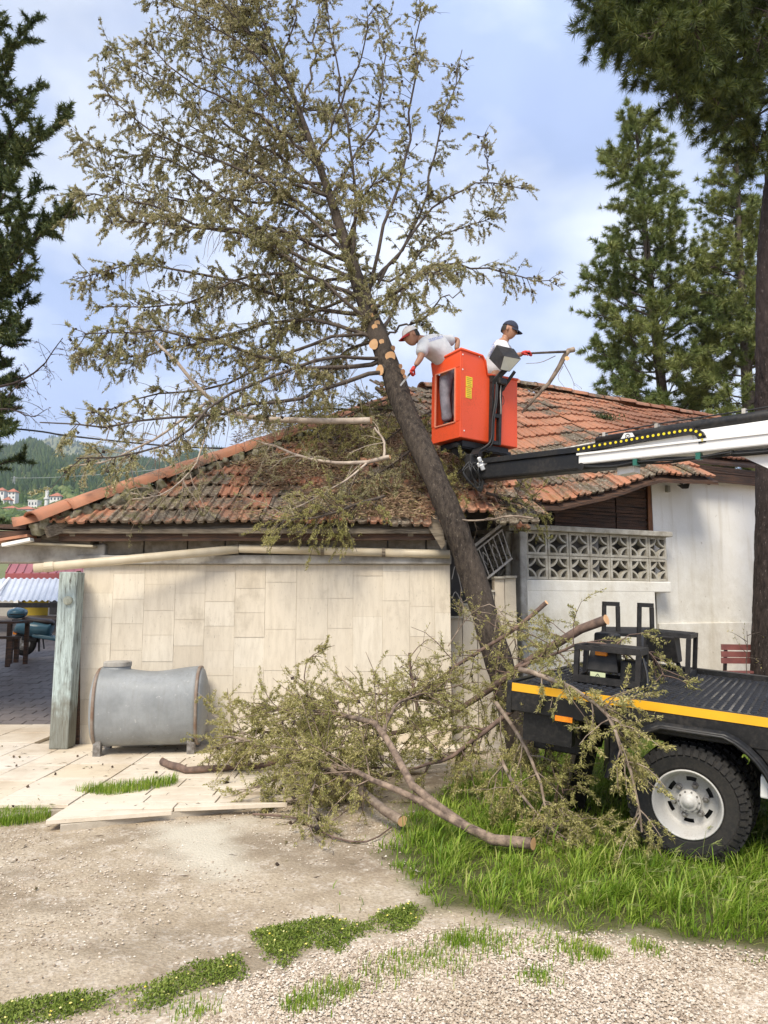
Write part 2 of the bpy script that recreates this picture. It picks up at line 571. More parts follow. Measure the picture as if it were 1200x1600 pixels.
gg.add(np.stack((X, Y, Z), -1).reshape(-1, 3), quads=np.stack((idx[:-1, :-1], idx[:-1, 1:], idx[1:, 1:], idx[1:, :-1]), -1).reshape(-1, 4))
m, n, l, b = nodes("ground_soil")
b.inputs["Roughness"].default_value = 0.95
b.inputs["Specular IOR Level"].default_value = 0.2
v = coords(n, l)
def attr(nm):
    a = n.new("ShaderNodeAttribute"); a.attribute_name = nm
    return a.outputs["Fac"]
f1, f2 = noise(n, l, v, 1.8, 6, 0.65), noise(n, l, v, 45, 5, 0.7)
vor = n.new("ShaderNodeTexVoronoi"); vor.inputs["Scale"].default_value = 62
l.new(v, vor.inputs["Vector"])
dirt = ramp(n, l, f1, [(0.3, (0.30, 0.235, 0.16)), (0.5, (0.45, 0.37, 0.265)), (0.7, (0.53, 0.455, 0.345))])
dirt = mix(n, l, ramp(n, l, f2, [(0.42, 0.0), (0.7, 0.8)]), dirt, (0.22, 0.17, 0.115))
dirt = mix(n, l, ramp(n, l, attr("dark"), [(0.55, 0.0), (1.0, 0.6)]), dirt, (0.20, 0.155, 0.105))
peb = ramp(n, l, vor.outputs["Color"], [(0.2, (0.30, 0.235, 0.17)), (0.5, (0.52, 0.44, 0.34)), (0.85, (0.72, 0.66, 0.57))])
dirt = mix(n, l, ramp(n, l, noise(n, l, v, 6, 5, 0.7), [(0.48, 0.0), (0.62, 0.55)]), dirt, peb)
grv = mix(n, l, 0.8, (0.50, 0.41, 0.31), peb)
soil = mix(n, l, attr("gravel"), dirt, grv)
soil = mix(n, l, attr("bare"), soil, (0.53, 0.48, 0.38))
soil = mix(n, l, attr("grass"), soil, (0.085, 0.085, 0.032))
l.new(soil, b.inputs["Base Color"])
bump(n, l, b, mix(n, l, 0.5, f2, vor.outputs["Distance"]), 0.7, 0.012)
M["ground"] = m
ground = obj("ground", gg, m, kind="structure", smooth=True)
for nm, a in (("grass", mgrass), ("gravel", mgrav), ("bare", mbare * (1 - mgrav)), ("dark", mdirt)):
    at = ground.data.attributes.new(nm, 'FLOAT', 'POINT')
    at.data.foreach_set("value", a.astype(np.float32).ravel())

# ---- terrace: stone paving in front of the low building
TZ = 0.075                                                  # top of the terrace
WY = 8.3                                                    # front plane of the low building's wall
M["terrace_bed"] = simple("terrace_bed", (0.50, 0.44, 0.35), (0.34, 0.29, 0.22), 5, 0.95, bmp=0.5)
te = [G(-260, 1272, TZ), G(0, 1268, TZ), G(97, 1258, TZ), G(95, 1282, TZ), G(420, 1245, TZ), G(560, 1215, TZ), G(700, 1170, TZ)]
g = Geo()
poly = [(p[0], p[1] - 0.004, TZ - 0.034) for p in te] + [(1.3, WY - 0.05, TZ - 0.034), (1.3, WY + 0.4, TZ - 0.034), (-3.45, WY + 0.4, TZ - 0.034), (-3.45, 9.6, TZ - 0.034), (-7.5, 9.6, TZ - 0.034)]
# fan from a point well inside, so the concave outline stays clean
pc = np.array((-2.0, 8.25, TZ - 0.034))
pv = np.array(poly)
k = len(pv)
g.add(np.vstack((pc, pv, pv - (0, 0, 0.2))), tris=[(0, 1 + (i + 1) % k, 1 + i) for i in range(k)], quads=[(1 + i, 1 + (i + 1) % k, 1 + k + (i + 1) % k, 1 + k + i) for i in range(k)])
terrace = obj("terrace", g, M["terrace_bed"], kind="structure")
def edge_y(x):
    l_, r_ = te[:3], te[3:]
    f = lambda t: np.interp(x, [p[0] for p in t], [p[1] for p in t])
    return np.where(np.asarray(x) < SPLIT - 1e-6, f(l_), f(r_))
rr = random.Random(3)
SPLIT = G(97, 1258, TZ)[0] + 0.05
def paving_slab(x0, y0, x1, y1, dz=0.0, ya=None, yb=None):
    g = Geo()
    if ya is not None:                                       # front edge follows the kerb line
        zt_, zb_ = TZ + 0.001, TZ - 0.031
        f4 = [(x0 + .006, ya), (x1 - .006, yb), (x1 - .006, y1 - .006), (x0 + .006, y1 - .006)]
        hexa(g, [(a, b_, zb_) for a, b_ in f4], [(a, b_, zt_ + rr.uniform(-.003, .002)) for a, b_ in f4])
        obj("paving_slab", g, M["paving"], terrace, bevel=0.003)
        return
    c = np.array(((x0 + x1) / 2, (y0 + y1) / 2, TZ - 0.015 + dz + rr.uniform(-0.003, 0.003)))
    tx, ty = rr.uniform(-0.006, 0.006), rr.uniform(-0.006, 0.006)
    R = np.array((unit((1, 0, tx)), unit((0, 1, ty)), unit((-tx, -ty, 1))))
    box(g, c, (x1 - x0 - 0.012, y1 - y0 - 0.012, 0.032), R)
    obj("paving_slab", g, M["paving"], terrace, bevel=0.003)
# rows run along the wall; bays to the left of the post run the other way
SPLIT = G(97, 1258, TZ)[0] + 0.05
y = WY - 0.02
while y > 5.6:
    h = rr.choice((0.22, 0.27, 0.31))
    x = SPLIT
    while x < 1.0:
        w = rr.uniform(0.4, 0.85)
        x2 = min(x + w, 1.05)
        ea, eb = float(edge_y(x)) + 0.004, float(edge_y(x2)) + 0.004
        ya, yb = max(ea, y - h + 0.006), max(eb, y - h + 0.006)
        if y - h > max(ea, eb):
            paving_slab(x, y - h, x2, y)
        elif y - ya > 0.05 or y - yb > 0.05:
            paving_slab(x, 0, x2, y, 0, min(ya, y - 0.015), min(yb, y - 0.015))
        x += w
    y -= h
x = SPLIT - 0.005
while x > -7.0:
    w = rr.choice((0.42, 0.50, 0.60))
    y = 9.6
    while True:
        h = rr.uniform(0.5, 0.8)
        ym = max(edge_y(x), edge_y(x - w)) + 0.01
        if y - ym < 0.12: break
        y2 = max(y - h, ym)
        if not (x > -3.5 and y > WY - 0.05 and y2 > WY - 0.3): paving_slab(x - w, y2, x, y)
        y = y2
    x -= w

# ---- courtyard behind: brick pavers climbing away from the passage
CY0, CY1 = 9.6, 21.0
def cz(y): return TZ - 0.005 + max(0, y - CY0) * 0.135
g = Geo()
hexa(g, [(-13, CY0, -0.6), (-2.2, CY0, -0.6), (-2.2, CY1, -0.6), (-13, CY1, -0.6)], [(-13, CY0, cz(CY0) - 0.012), (-2.2, CY0, cz(CY0) - 0.012), (-2.2, CY1, cz(CY1) - 0.012), (-13, CY1, cz(CY1) - 0.012)])
M["paver"] = simple("grey_paver", (0.20, 0.17, 0.155), (0.13, 0.11, 0.10), 2.5, 0.55, bmp=0.3)
M["paver_gap"] = simple("paver_gap", (0.07, 0.06, 0.05), (0.045, 0.04, 0.035), 5, 0.95)
court = obj("courtyard", g, M["paver_gap"], kind="structure")
pg = Geo(); box(pg, (0, 0, 0), (0.288, 0.142, 0.03))
pme = pg.mesh("paver")
pme.materials.append(M["paver"])
tilt = math.atan(0.135)
cnt = 0
for r_ in range(0, 22):
    yy = CY0 + 0.08 + r_ * 0.15
    for q_ in range(0, 14):
        xx = -0.52 * yy - 0.3 + 0.3 * q_ + (0.15 if r_ % 2 else 0)
        if xx > -0.395 * yy or xx > -3.7 + 0.2: continue
        o = link("paver", pme, None, court)
        o.matrix_basis = Matrix.Translation((xx, yy, cz(yy) - 0.012 + rr.uniform(0, 0.005))) @ Matrix.Rotation(tilt, 4, 'X')
        cnt += 1
g = Geo()
for r_ in range(22, 75):
    yy = CY0 + 0.08 + r_ * 0.15
    for q_ in range(0, 22):
        xx = -0.54 * yy - 0.3 + 0.3 * q_ + (0.15 if r_ % 2 else 0)
        if xx > -0.33 * yy: continue
        t = math.sin(tilt)
        box(g, (xx, yy, cz(yy) - 0.012), (0.288, 0.142, 0.03), ((1, 0, 0), (0, math.cos(tilt), t), (0, -t, math.cos(tilt))))
obj("paver", g, M["paver"], court, kind="stuff")

# ---- hills
def hill_h(az, r):
    """az degrees from +Y (negative = left), r metres"""
    edge = np.clip((12 - az) / 26, 0.0, 1)                  # falls away to the right
    edge = edge * edge * (3 - 2 * edge)
    near_ = np.interp(r, [60, 160, 350, 470, 620, 1150, 1400, 1700, 2200, 2800, 3400], [0, 10, 40, 60, 88, 214, 236, 250, 400, 545, 520])
    wav = 1 + 0.055 * np.sin(az * 0.55 + r * 0.003) + 0.03 * np.sin(az * 1.7 + 1.0 + r * 0.006)
    return near_ * wav * (0.25 + 0.75 * edge)
azs = np.linspace(-75, 60, 136)
rs = np.concatenate((np.linspace(60, 700, 30), np.linspace(740, 3400, 50)))
A, R_ = np.meshgrid(azs, rs)
H = hill_h(A, R_) - 3.2
xx, yy = R_ * np.sin(np.radians(A)), R_ * np.cos(np.radians(A))
ii = np.arange(A.size).reshape(A.shape)
g = Geo()
g.add(np.stack((xx, yy, H), -1).reshape(-1, 3), quads=np.stack((ii[:-1, :-1], ii[:-1, 1:], ii[1:, 1:], ii[1:, :-1]), -1).reshape(-1, 4))
M["hill"] = simple("hill_scrub", (0.085, 0.115, 0.035), (0.21, 0.20, 0.085), 0.012, 0.95)
obj("hills", g, M["hill"], kind="structure", smooth=True)
# forest on the hills: conifers, thousands of them
N = 13000
az = RNG.uniform(-31, -6, N)
r0 = np.concatenate((RNG.uniform(430, 640, 900), RNG.uniform(560, 1350, 8200), RNG.uniform(1700, 3000, N - 9100)))
x, y = r0 * np.sin(np.radians(az)), r0 * np.cos(np.radians(az))
z = hill_h(az, r0) - 3.8
keep = ~((r0 < 640) & (wob(x * 0.01, y * 0.01, 3.0) < 0.15))
x, y, z, r0 = x[keep], y[keep], z[keep], r0[keep]
N = len(x)
hh = RNG.uniform(6, 11, N) * np.where(r0 > 1600, 1.3, 1.0)
ww = hh * RNG.uniform(0.26, 0.42, N)
th = np.arange(6) / 6 * 2 * np.pi
g = Geo()
for lev, (z0, z1, wr) in enumerate(((0.0, 0.62, 1.0), (0.30, 1.0, 0.72))):
    ring = np.stack((x[:, None] + ww[:, None] * wr * np.cos(th) * RNG.uniform(0.7, 1.2, (N, 6)), y[:, None] + ww[:, None] * wr * np.sin(th) * RNG.uniform(0.7, 1.2, (N, 6)),
                     np.repeat((z + hh * z0)[:, None], 6, 1)), -1)
    tip = np.stack((x, y, z + hh * z1), -1)[:, None]
    vv = np.concatenate((ring, tip), 1)
    bb = np.arange(N)[:, None, None] * 7
    tr = bb + np.array([(i, (i + 1) % 6, 6) for i in range(6)])[None]
    g.add(vv.reshape(-1, 3), tris=tr.reshape(-1, 3))
M["forest"] = island_mat("forest", [(0, (0.025, 0.050, 0.018)), (0.6, (0.050, 0.085, 0.026)), (1, (0.10, 0.125, 0.04))], 0.9, (0.6, 0.75, 0.6), 0.006)
forest = obj("forest", g, M["forest"], kind="stuff")

# ---- village on the slope
M["far_white"] = simple("far_white", (0.74, 0.72, 0.68), (0.64, 0.62, 0.58), 0.3, 0.8)
M["far_red"] = simple("far_red_roof", (0.42, 0.15, 0.09), (0.34, 0.13, 0.08), 0.3, 0.8)
M["far_glass"] = simple("far_window", (0.10, 0.12, 0.14), (0.07, 0.08, 0.10), 0.3, 0.3)
def far_house(px0, px1, py_base, r, wall_h, roof_h, label, nwin, floors=1, flat=False):
    c = P((px0 + px1) / 2, py_base, r)
    w = (px1 - px0) / FPX * r
    d = min(w, 10) * 0.9
    t = empty("house", c, label, "house", "village houses on the far slope")
    g = Geo(); box(g, c + (0, 0, wall_h / 2 - 3), (w * 0.9, d, wall_h + 6))
    wall = obj("wall", g, M["far_white"], t)
    g = Geo()
    a = c + (0, 0, wall_h + 0.02)
    ov = 0.6
    hw, hd = w * 0.45 + ov, d / 2 + ov
    if flat:
        box(g, a + (0, 0, roof_h / 2), (w * 0.9 + 0.4, d + 0.4, roof_h))
    else:
        rw = max(0.1, hw - hd)
        v = [a + (-hw, -hd, 0), a + (hw, -hd, 0), a + (hw, hd, 0), a + (-hw, hd, 0), a + (-rw, 0, roof_h), a + (rw, 0, roof_h)]
        g.add(v, quads=[(0, 1, 5, 4), (2, 3, 4, 5), (3, 2, 1, 0)], tris=[(1, 2, 5), (3, 0, 4)])
    obj("roof", g, M["far_red"] if not flat else M["far_white"], t)
    for f in range(floors):
        for i in range(nwin):
            x = -w * 0.45 + (i + 0.5) * w * 0.9 / nwin
            g = Geo(); box(g, c + (x, -d / 2 - 0.02, (f + 0.55) * wall_h / floors), (min(1.3, w * 0.4 / nwin), 0.12, wall_h / floors * 0.42))
            obj("window", g, M["far_glass"], wall)
far_house(-4, 10, 777, 430, 3.6, 2.2, "small white house with red hip roof at the left end of the village", 2)
far_house(14, 27, 781, 410, 4.2, 2.2, "upright white house with red hip roof below the steel pylon", 2, 2)
far_house(7, 18, 789, 390, 2.4, 2.0, "low house, mostly red roof, just above the long white building", 2)
far_house(8, 29, 809, 350, 4.2, 1.6, "white two storey half of the long village row, red roof", 3, 2)
far_house(28, 58, 812, 345, 4.4, 2.0, "long white village building with low red roof left of the minaret", 4, 1)
far_house(46, 62, 793, 385, 3.2, 0.5, "pale flat roofed house between long building and minaret", 3, 1, True)
far_house(80, 98, 785, 400, 3.0, 2.4, "white house with red hip roof to the right of the minaret", 3)
far_house(62, 84, 806, 345, 3.2, 1.8, "white house with red roof at the foot of the minaret", 3)
c = P(72, 800, 380)
t = empty("minaret", c, "slim white minaret with pointed cap rising above the village", "minaret")
g = Geo(); lathe(g, [(1.05, -6), (1.0, 6.2)], c, (0, 0, 1), 12)
obj("shaft", g, M["far_white"], t, True)
g = Geo(); lathe(g, [(1.0, 6.2), (1.5, 6.7), (1.5, 7.5), (0.85, 7.5)], c, (0, 0, 1), 12)
obj("balcony", g, M["far_white"], t)
g = Geo(); lathe(g, [(0.85, 7.5), (0.85, 10.4)], c, (0, 0, 1), 12)
obj("upper_shaft", g, M["far_white"], t, True)
g = Geo(); lathe(g, [(0.95, 10.4), (0.02, 13.6)], c, (0, 0, 1), 12)
obj("cap", g, M["far_white"], t, True)
# pylon
c = P(21, 766, 560)
t = empty("pylon", c, "thin grey lattice pylon on the slope above the village", "pylon")
g = Geo()
M["pylon"] = simple("pylon_grey", (0.36, 0.37, 0.36), (0.3, 0.31, 0.3), 1, 0.6)
hp = 11.0
for sx in (-1, 1):
    for sy in (-1, 1):
        beam(g, c + (sx * 1.3, sy * 1.3, -3), c + (sx * 0.3, sy * 0.3, hp), 0.22, 0.22)
obj("tower_legs", g, M["pylon"], t)
g = Geo()
for k in range(5):
    w0, w1 = 1.3 - k * 0.2, 1.3 - (k + 1) * 0.2
    for sy in (-1, 1):
        beam(g, c + (-w0, sy * w0, k * hp / 5), c + (w1, sy * w1, (k + 1) * hp / 5), 0.12, 0.12)
        beam(g, c + (w0, sy * w0, k * hp / 5), c + (-w1, sy * w1, (k + 1) * hp / 5), 0.12, 0.12)
obj("bracing", g, M["pylon"], t)
for k in (0.72, 0.88):
    g = Geo(); beam(g, c + (-2.6, 0, hp * k), c + (2.6, 0, hp * k), 0.2, 0.2); obj("cross_arm", g, M["pylon"], t)
# round broadleaf bushes among the houses
g = Geo()
nb = 900
az = RNG.uniform(-29, -20, nb); rb = RNG.uniform(330, 560, nb)
cb = np.stack((rb * np.sin(np.radians(az)), rb * np.cos(np.radians(az)), hill_h(az, rb) - 1.6), -1)
ico = np.array([(0, 0, 1), (.9, 0, .3), (.28, .86, .3), (-.73, .53, .3), (-.73, -.53, .3), (.28, -.86, .3), (.73, .53, -.4), (-.28, .86, -.4), (-.9, 0, -.4), (-.28, -.86, -.4), (.73, -.53, -.4)])
fc = [(0, 1, 2), (0, 2, 3), (0, 3, 4), (0, 4, 5), (0, 5, 1), (1, 6, 2), (2, 7, 3), (3, 8, 4), (4, 9, 5), (5, 10, 1), (2, 6, 7), (3, 7, 8), (4, 8, 9), (5, 9, 10), (1, 10, 6)]
sz = RNG.uniform(1.0, 3.0, nb)
vv = cb[:, None] + ico[None] * sz[:, None, None] * RNG.uniform(0.7, 1.3, (nb, 11, 1)) * (1.2, 1.2, 1)
g.add(vv.reshape(-1, 3), tris=(np.arange(nb)[:, None, None] * 11 + np.array(fc)[None]).reshape(-1, 3))
M["bush_far"] = island_mat("village_greenery", [(0, (0.04, 0.07, 0.02)), (0.6, (0.08, 0.12, 0.03)), (1, (0.16, 0.18, 0.06))], 0.9)
obj("greenery", g, M["bush_far"], kind="stuff")

# ---- haze
hz = Geo()
box(hz, (-300, 1500, 300), (4400, 3500, 640))
m = bpy.data.materials.new("haze_air")
m.use_nodes = True
nt = m.node_tree
nt.nodes.clear()
out = nt.nodes.new("ShaderNodeOutputMaterial")
pvn = nt.nodes.new("ShaderNodeVolumePrincipled")
pvn.inputs["Color"].default_value = (0.80, 0.88, 1.0, 1)
pvn.inputs["Density"].default_value = 0.00018
pvn.inputs["Anisotropy"].default_value = 0.2
nt.links.new(pvn.outputs[0], out.inputs["Volume"])
obj("haze", hz, m, kind="stuff")
# ================================================================== LOW BUILDING (travertine clad, tiled hip roof)
ann = empty("outbuilding", (-1.4, WY, TZ), "low travertine clad outbuilding with mossy red tiled roof under the leaning tree", "building")
WX0, WX1 = P(123, 1030, WY)[0], P(704, 950, WY)[0]
WTOP = P(400, 882, WY)[2]
g = Geo()
box(g, ((WX0 + WX1) / 2 + 0.0, WY + 0.1345, WTOP / 2), (WX1 - WX0 - 0.01, 0.26, WTOP))
box(g, (WX1 - 0.14, WY + 1.6, WTOP / 2), (0.25, 2.6, WTOP))
box(g, (WX0 + 0.14, WY + 2.6, WTOP / 2), (0.25, 4.6, WTOP))
awall = obj("wall", g, M["mortar"], ann)
# cladding: narrow columns of stone, each column cut at its own heights
x = WX0
col = 0
tr_ = random.Random(11)
while x < WX1 - 0.05:
    w = tr_.choice((0.335, 0.345, 0.35)) if x < WX0 + 2.6 else tr_.choice((0.28, 0.30, 0.33))
    w = min(w, WX1 - x)
    if WX1 - (x + w) < 0.12: w = WX1 - x
    z = TZ - 0.01
    first = True
    while z < WTOP - 0.01:
        h = tr_.choice((0.27, 0.27, 0.29, 0.33)) if x < WX0 + 1.9 else tr_.choice((0.33, 0.45, 0.52, 0.60))
        if first: h *= tr_.uniform(0.35, 1)
        first = False
        z1 = min(z + h, WTOP)
        if WTOP - z1 < 0.07: z1 = WTOP
        g = Geo()
        box(g, (x + w / 2, WY + 0.016 + tr_.uniform(-0.004, 0.0018), (z + z1) / 2), (w - 0.004, 0.028, z1 - z - 0.004))
        obj("wall_tile", g, M["travertine"], awall)
        z = z1
    x += w
# concrete ring beam above the cladding, then a course of cement blocks under the eave
BT = P(400, 868, WY)[2]
g = Geo()
box(g, ((WX0 + WX1) / 2 - 0.02, WY + 0.11, (WTOP + BT) / 2 + 0.002), (WX1 - WX0 + 0.06, 0.36, BT - WTOP))
obj("ring_beam", g, M["concrete"], ann, bevel=0.01)
# raised left end of the beam, over the passage
g = Geo()
a0, a1 = P(-70, 868, WY), P(166, 862, WY)
box(g, ((a0[0] + a1[0]) / 2, WY + 0.10, P(0, 865, WY)[2]), (a1[0] - a0[0], 0.30, 0.205))
obj("passage_beam", g, M["concrete"], ann, bevel=0.015)
g = Geo()
a0, a1 = P(14, 849, WY - 0.02), P(154, 855, WY - 0.02)
beam(g, a0, a1, 0.34, 0.022)
obj("loose_board", g, simple("pale_board", (0.46, 0.40, 0.29), (0.30, 0.26, 0.18), 5, 0.85, stretch=(1, 5, 14)), ann)
g = Geo()
beam(g, P(72, 845, WY), P(148, 848, WY), 0.25, 0.10)
obj("timber", g, M["old_wood"], ann)
br = random.Random(5)
bx0 = P(158, 850, WY)[0]
zb0, zb1 = BT + 0.003, P(200, 841, WY)[2]
x = bx0
while x < WX1 - 0.1:
    w = br.uniform(0.42, 0.50)
    w = min(w, WX1 - 0.03 - x)
    g = Geo(); box(g, (x + w / 2, WY + 0.13 + br.uniform(-0.012, 0.012), (zb0 + zb1) / 2), (w - 0.014, 0.2, zb1 - zb0 - 0.012 - br.uniform(0, 0.012)))
    obj("cement_block", g, M["block"], ann, bevel=0.008)
    x += w
x = bx0 + 0.7
while x < WX1 - 0.12:                                       # second, broken course
    w = br.uniform(0.16, 0.42)
    w = min(w, WX1 - 0.06 - x)
    if br.random() < 0.85:
        hh_ = br.uniform(0.10, 0.17)
        g = Geo(); box(g, (x + w / 2, WY + 0.15 + br.uniform(-0.02, 0.02), zb1 + 0.003 + hh_ / 2), (w - 0.014, 0.18, hh_ - 0.01))
        obj("cement_block", g, M["block"], ann, bevel=0.008)
    x += w

# ---- roof. Plane of the low building: eave line parallel to the wall
EY = 8.0
EZ = P(400, 819, EY)[2]
SL = 0.615                                                  # rise per metre of plan
ang = math.atan(SL)
RY = 12.6
ca, sa = math.cos(ang), math.sin(ang)
E_R = 1.22                                                  # right end of this roof (x at the eave)
HX = P(72, 819, EY)[0]                                      # hip corner
def roofz(y): return EZ + (y - EY) * SL

def tile_mesh(name, w, L, mat, seed, rib=1.0):
    r = random.Random(seed)
    us = [0.0, 0.05, 0.13, 0.19, 0.42, 0.49, 0.57, 0.64, 0.90, 1.0]
    zs = [0.004, 0.034, 0.032, 0.006, 0.006, 0.030, 0.030, 0.006, 0.006, 0.020]
    zs = [z * rib for z in zs]
    v, q = [], []
    nn = len(us)
    th = 0.016
    for yy, lift in ((0.0, 0.022), (L * 0.5, 0.012), (L, 0.0)):
        for u, z in zip(us, zs):
            v.append((u * w - w / 2, yy, z + lift + r.uniform(-0.0015, 0.0015)))
    for u, z in zip(us, zs):
        v.append((u * w - w / 2, 0.004, max(z - th, -0.012) + 0.014 - (0.0 if z > 0.01 else 0.006)))
    for k in range(2):
        for i in range(nn - 1):
            q.append((k * nn + i, k * nn + i + 1, (k + 1) * nn + i + 1, (k + 1) * nn + i))
    for i in range(nn - 1):
        q.append((3 * nn + i, 3 * nn + i + 1, i + 1, i))
    g = Geo()
    g.add(v, quads=q)
    me = g.mesh(name)
    me.materials.append(mat)
    return me

def ridge_mesh(name, L, mat, wide=0.15, high=0.10):
    g = Geo()
    v, q = [], []
    k = 9
    for x_, sc in ((0.0, 1.12), (L * 0.14, 1.02), (L * 0.5, 1.0), (L, 0.94)):
        for i in range(k):
            t = math.pi * i / (k - 1)
            v.append((x_, math.cos(t) * wide * sc, math.sin(t) ** 0.8 * high * sc))
    for i in range(k):
        t = math.pi * i / (k - 1)
        v.append((0.006, math.cos(t) * (wide * 1.12 - 0.02), math.sin(t) ** 0.8 * (high * 1.12 - 0.02)))
    for r_ in range(3):
        for i in range(k - 1):
            q.append((r_ * k + i, r_ * k + i + 1, (r_ + 1) * k + i + 1, (r_ + 1) * k + i))
    for i in range(k - 1):
        q.append((4 * k + i, i, i + 1, 4 * k + i + 1))
    g.add(v, quads=q)
    me = g.mesh(name, True)
    me.materials.append(mat)
    return me

def lay_tiles(roof, meshes, cells, name="roof_tile", limit=300):
    """cells: list of (Matrix, distance). nearest ones are objects, the rest one joined part"""
    cells.sort(key=lambda c: c[1])
    rest = Geo()
    r = random.Random(21)
    for i, (mt, d) in enumerate(cells):
        me = meshes[r.randrange(len(meshes))]
        if i < limit:
            o = link(name, me, None, roof)
            o.matrix_basis = mt
        else:
            vv = np.array([mt @ vx.co for vx in me.vertices])
            rest.add(vv, quads=[tuple(p.vertices) for p in me.polygons])
    if rest.n:
        obj(name, rest, meshes[0].materials[0], roof, kind="stuff")

TW, TEXP = 0.235, 0.345
t_meshes = [tile_mesh("roof_tile", TW * 0.99, TEXP * 1.18, M["tile"], s) for s in range(3)]
# underlayer: boards under the tiles, also the part called roof
g = Geo()
dz = -0.045
A0, A1 = np.array((HX + 0.10, EY + 0.06, EZ + dz)), np.array((0.62, EY + 0.06, EZ + dz))
A2, A3 = np.array((0.75, RY, roofz(RY) + dz)), np.array((HX + 0.1 + (RY - EY), RY, roofz(RY) + dz))
slab(g, [A0, A1, np.array((0.62, EY + 0.7, roofz(EY + 0.7) + dz)), np.array((1.62, EY + 0.7, roofz(EY + 0.7) + dz)), A2, A3], (0, 0, -0.05))
# the left slope beyond the hip
B0 = np.array((HX + 0.04, RY + 3.5, EZ + dz))
slab(g, [A0 + (-0.03, 0, 0), A3 + (-0.03, 0, 0.0), B0 + (RY - EY, 0, roofz(RY) - EZ), B0], (0, 0, -0.05))
aroof = obj("roof", g, M["old_wood"], ann)
cells = []
hx_at = lambda y: HX + (y - EY) * 1.0
jr = random.Random(8)
row = 0
while True:
    s0 = row * TEXP
    y = EY + s0 * ca
    if y > RY - 0.1: break
    x = hx_at(y) + TW * 0.35
    # broken eave beside the tree
    xr = 0.75 + (RY - y) * 0.2215 + 0.02
    if row < 2: xr = P(826 - row * 2, 805, y)[0]
    gap0, gap1 = ((P(698, 810, EY)[0] - TW * 0.4, P(768, 810, EY)[0]), (P(690, 800, y)[0], P(728, 800, y)[0]))[row] if row < 2 else (99, 99)
    while x < xr:
        if gap0 < x < gap1:
            x += TW
            continue
        yj, zj = jr.uniform(-0.02, 0.02), jr.uniform(-0.006, 0.008)
        sag = -0.05 * math.exp(-((x - 0.7) / 0.7) ** 2) if row < 6 else 0
        mt = (Matrix.Translation((x, y + yj * ca, roofz(y) + yj * sa + zj + sag + 0.012)) @ Matrix.Rotation(jr.gauss(0, 0.02), 4, 'Y')
              @ Matrix.Rotation(ang - 0.035, 4, 'X') @ Matrix.Rotation(jr.gauss(0, 0.028), 4, 'Z'))
        if not (row == 1 and jr.random() < 0.02):
            cells.append((mt, (x - 0) ** 2 * 0.3 + (y) ** 2))
        x += TW
    row += 1
lay_tiles(aroof, t_meshes, cells)
# hip tiles
rm = ridge_mesh("hip_tile", 0.46, M["ridge"], 0.165, 0.115)
hd = np.array((1.0, 1.0, SL)); hl = np.linalg.norm(hd); hd = hd / hl
nrm = unit(np.cross(hd, (1, -1, 0)))
nrm = nrm if nrm[2] > 0 else -nrm
yv = np.cross(nrm, hd)
for i in range(15):
    s_ = -0.16 + i * 0.40
    p = np.array((HX, EY, EZ + 0.06)) + hd * s_
    tw = jr.gauss(0, 0.03)
    mt = Matrix(((hd[0], yv[0], nrm[0], p[0]), (hd[1], yv[1], nrm[1], p[1]), (hd[2], yv[2], nrm[2], p[2] + 0.01), (0, 0, 0, 1)))
    o = link("hip_tile", rm, None, aroof)
    o.matrix_basis = mt @ Matrix.Rotation(tw, 4, 'Z') @ Matrix.Rotation(-0.05, 4, 'Y')
# mortar bed under hip tiles
g = Geo()
p0 = np.array((HX, EY, EZ + 0.0)) - hd * 0.05
for i in range(150):
    q0 = p0 + hd * jr.uniform(0, 6.0) + nrm * jr.uniform(-0.02, 0.025)
    ax_ = unit(np.array((jr.gauss(0, 1), jr.gauss(0, 1), jr.gauss(0, 1))))
    ay_ = unit(np.cross(ax_, (0.3, 0.5, 1)))
    box(g, q0 + yv * jr.uniform(-0.17, 0.17), [jr.uniform(0.07, 0.15) for _ in range(3)], (ax_, ay_, np.cross(ax_, ay_)))
M["mortar_moss"] = simple("mossy_mortar", (0.12, 0.11, 0.05), (0.30, 0.28, 0.22), 14, 0.95, bmp=1.0, bscale=40)
obj("hip_mortar", g, M["mortar_moss"], aroof, kind="stuff", bevel=0.02)
# ridge along the top
rg = ridge_mesh("ridge_tile", 0.44, M["tile_clean"], 0.14, 0.10)
x = HX + (RY - EY)
ridge_x1 = 0.75
while x < ridge_x1:
    o = link("ridge_tile", rg, None, aroof)
    o.matrix_basis = Matrix.Translation((x, RY + 0.02, roofz(RY) + 0.03 + jr.uniform(-0.01, 0.01))) @ Matrix.Rotation(jr.gauss(0, 0.03), 4, 'Z')
    x += 0.39
# back slope so the roof is closed from behind
g = Geo()
slab(g, [(HX + RY - EY, RY + 0.02, roofz(RY) - 0.06), (0.8, RY + 0.02, roofz(RY) - 0.06), (0.8, RY + 3.5, EZ + 0.2), (HX, RY + 3.5, EZ - 0.1)], (0, 0, -0.05))
obj("back_slope", g, M["tile_clean"], aroof)
# rafter ends and fascia under the eave
rf = random.Random(4)
x = HX + 0.25
while x < 0.75:
    g = Geo()
    beam(g, (x, EY + 0.10, EZ - 0.115), (x + rf.uniform(-.01, .01), EY + 1.2, roofz(EY + 1.2) - 0.16), 0.06, 0.09)
    obj("rafter", g, M["old_wood"], aroof)
    x += 0.62
g = Geo(); beam(g, (HX + 0.1, EY + 0.12, EZ - 0.135), (0.70, EY + 0.12, EZ - 0.12), 0.028, 0.085)
obj("fascia_board", g, M["brown_wood"], aroof)
g = Geo()
beam(g, np.array((HX + 0.02, EY - 0.02, EZ - 0.09)), np.array((HX + 1.2, EY + 1.2, EZ + 1.2 * SL - 0.12)), 0.09, 0.12)
obj("hip_rafter", g, M["old_wood"], aroof)
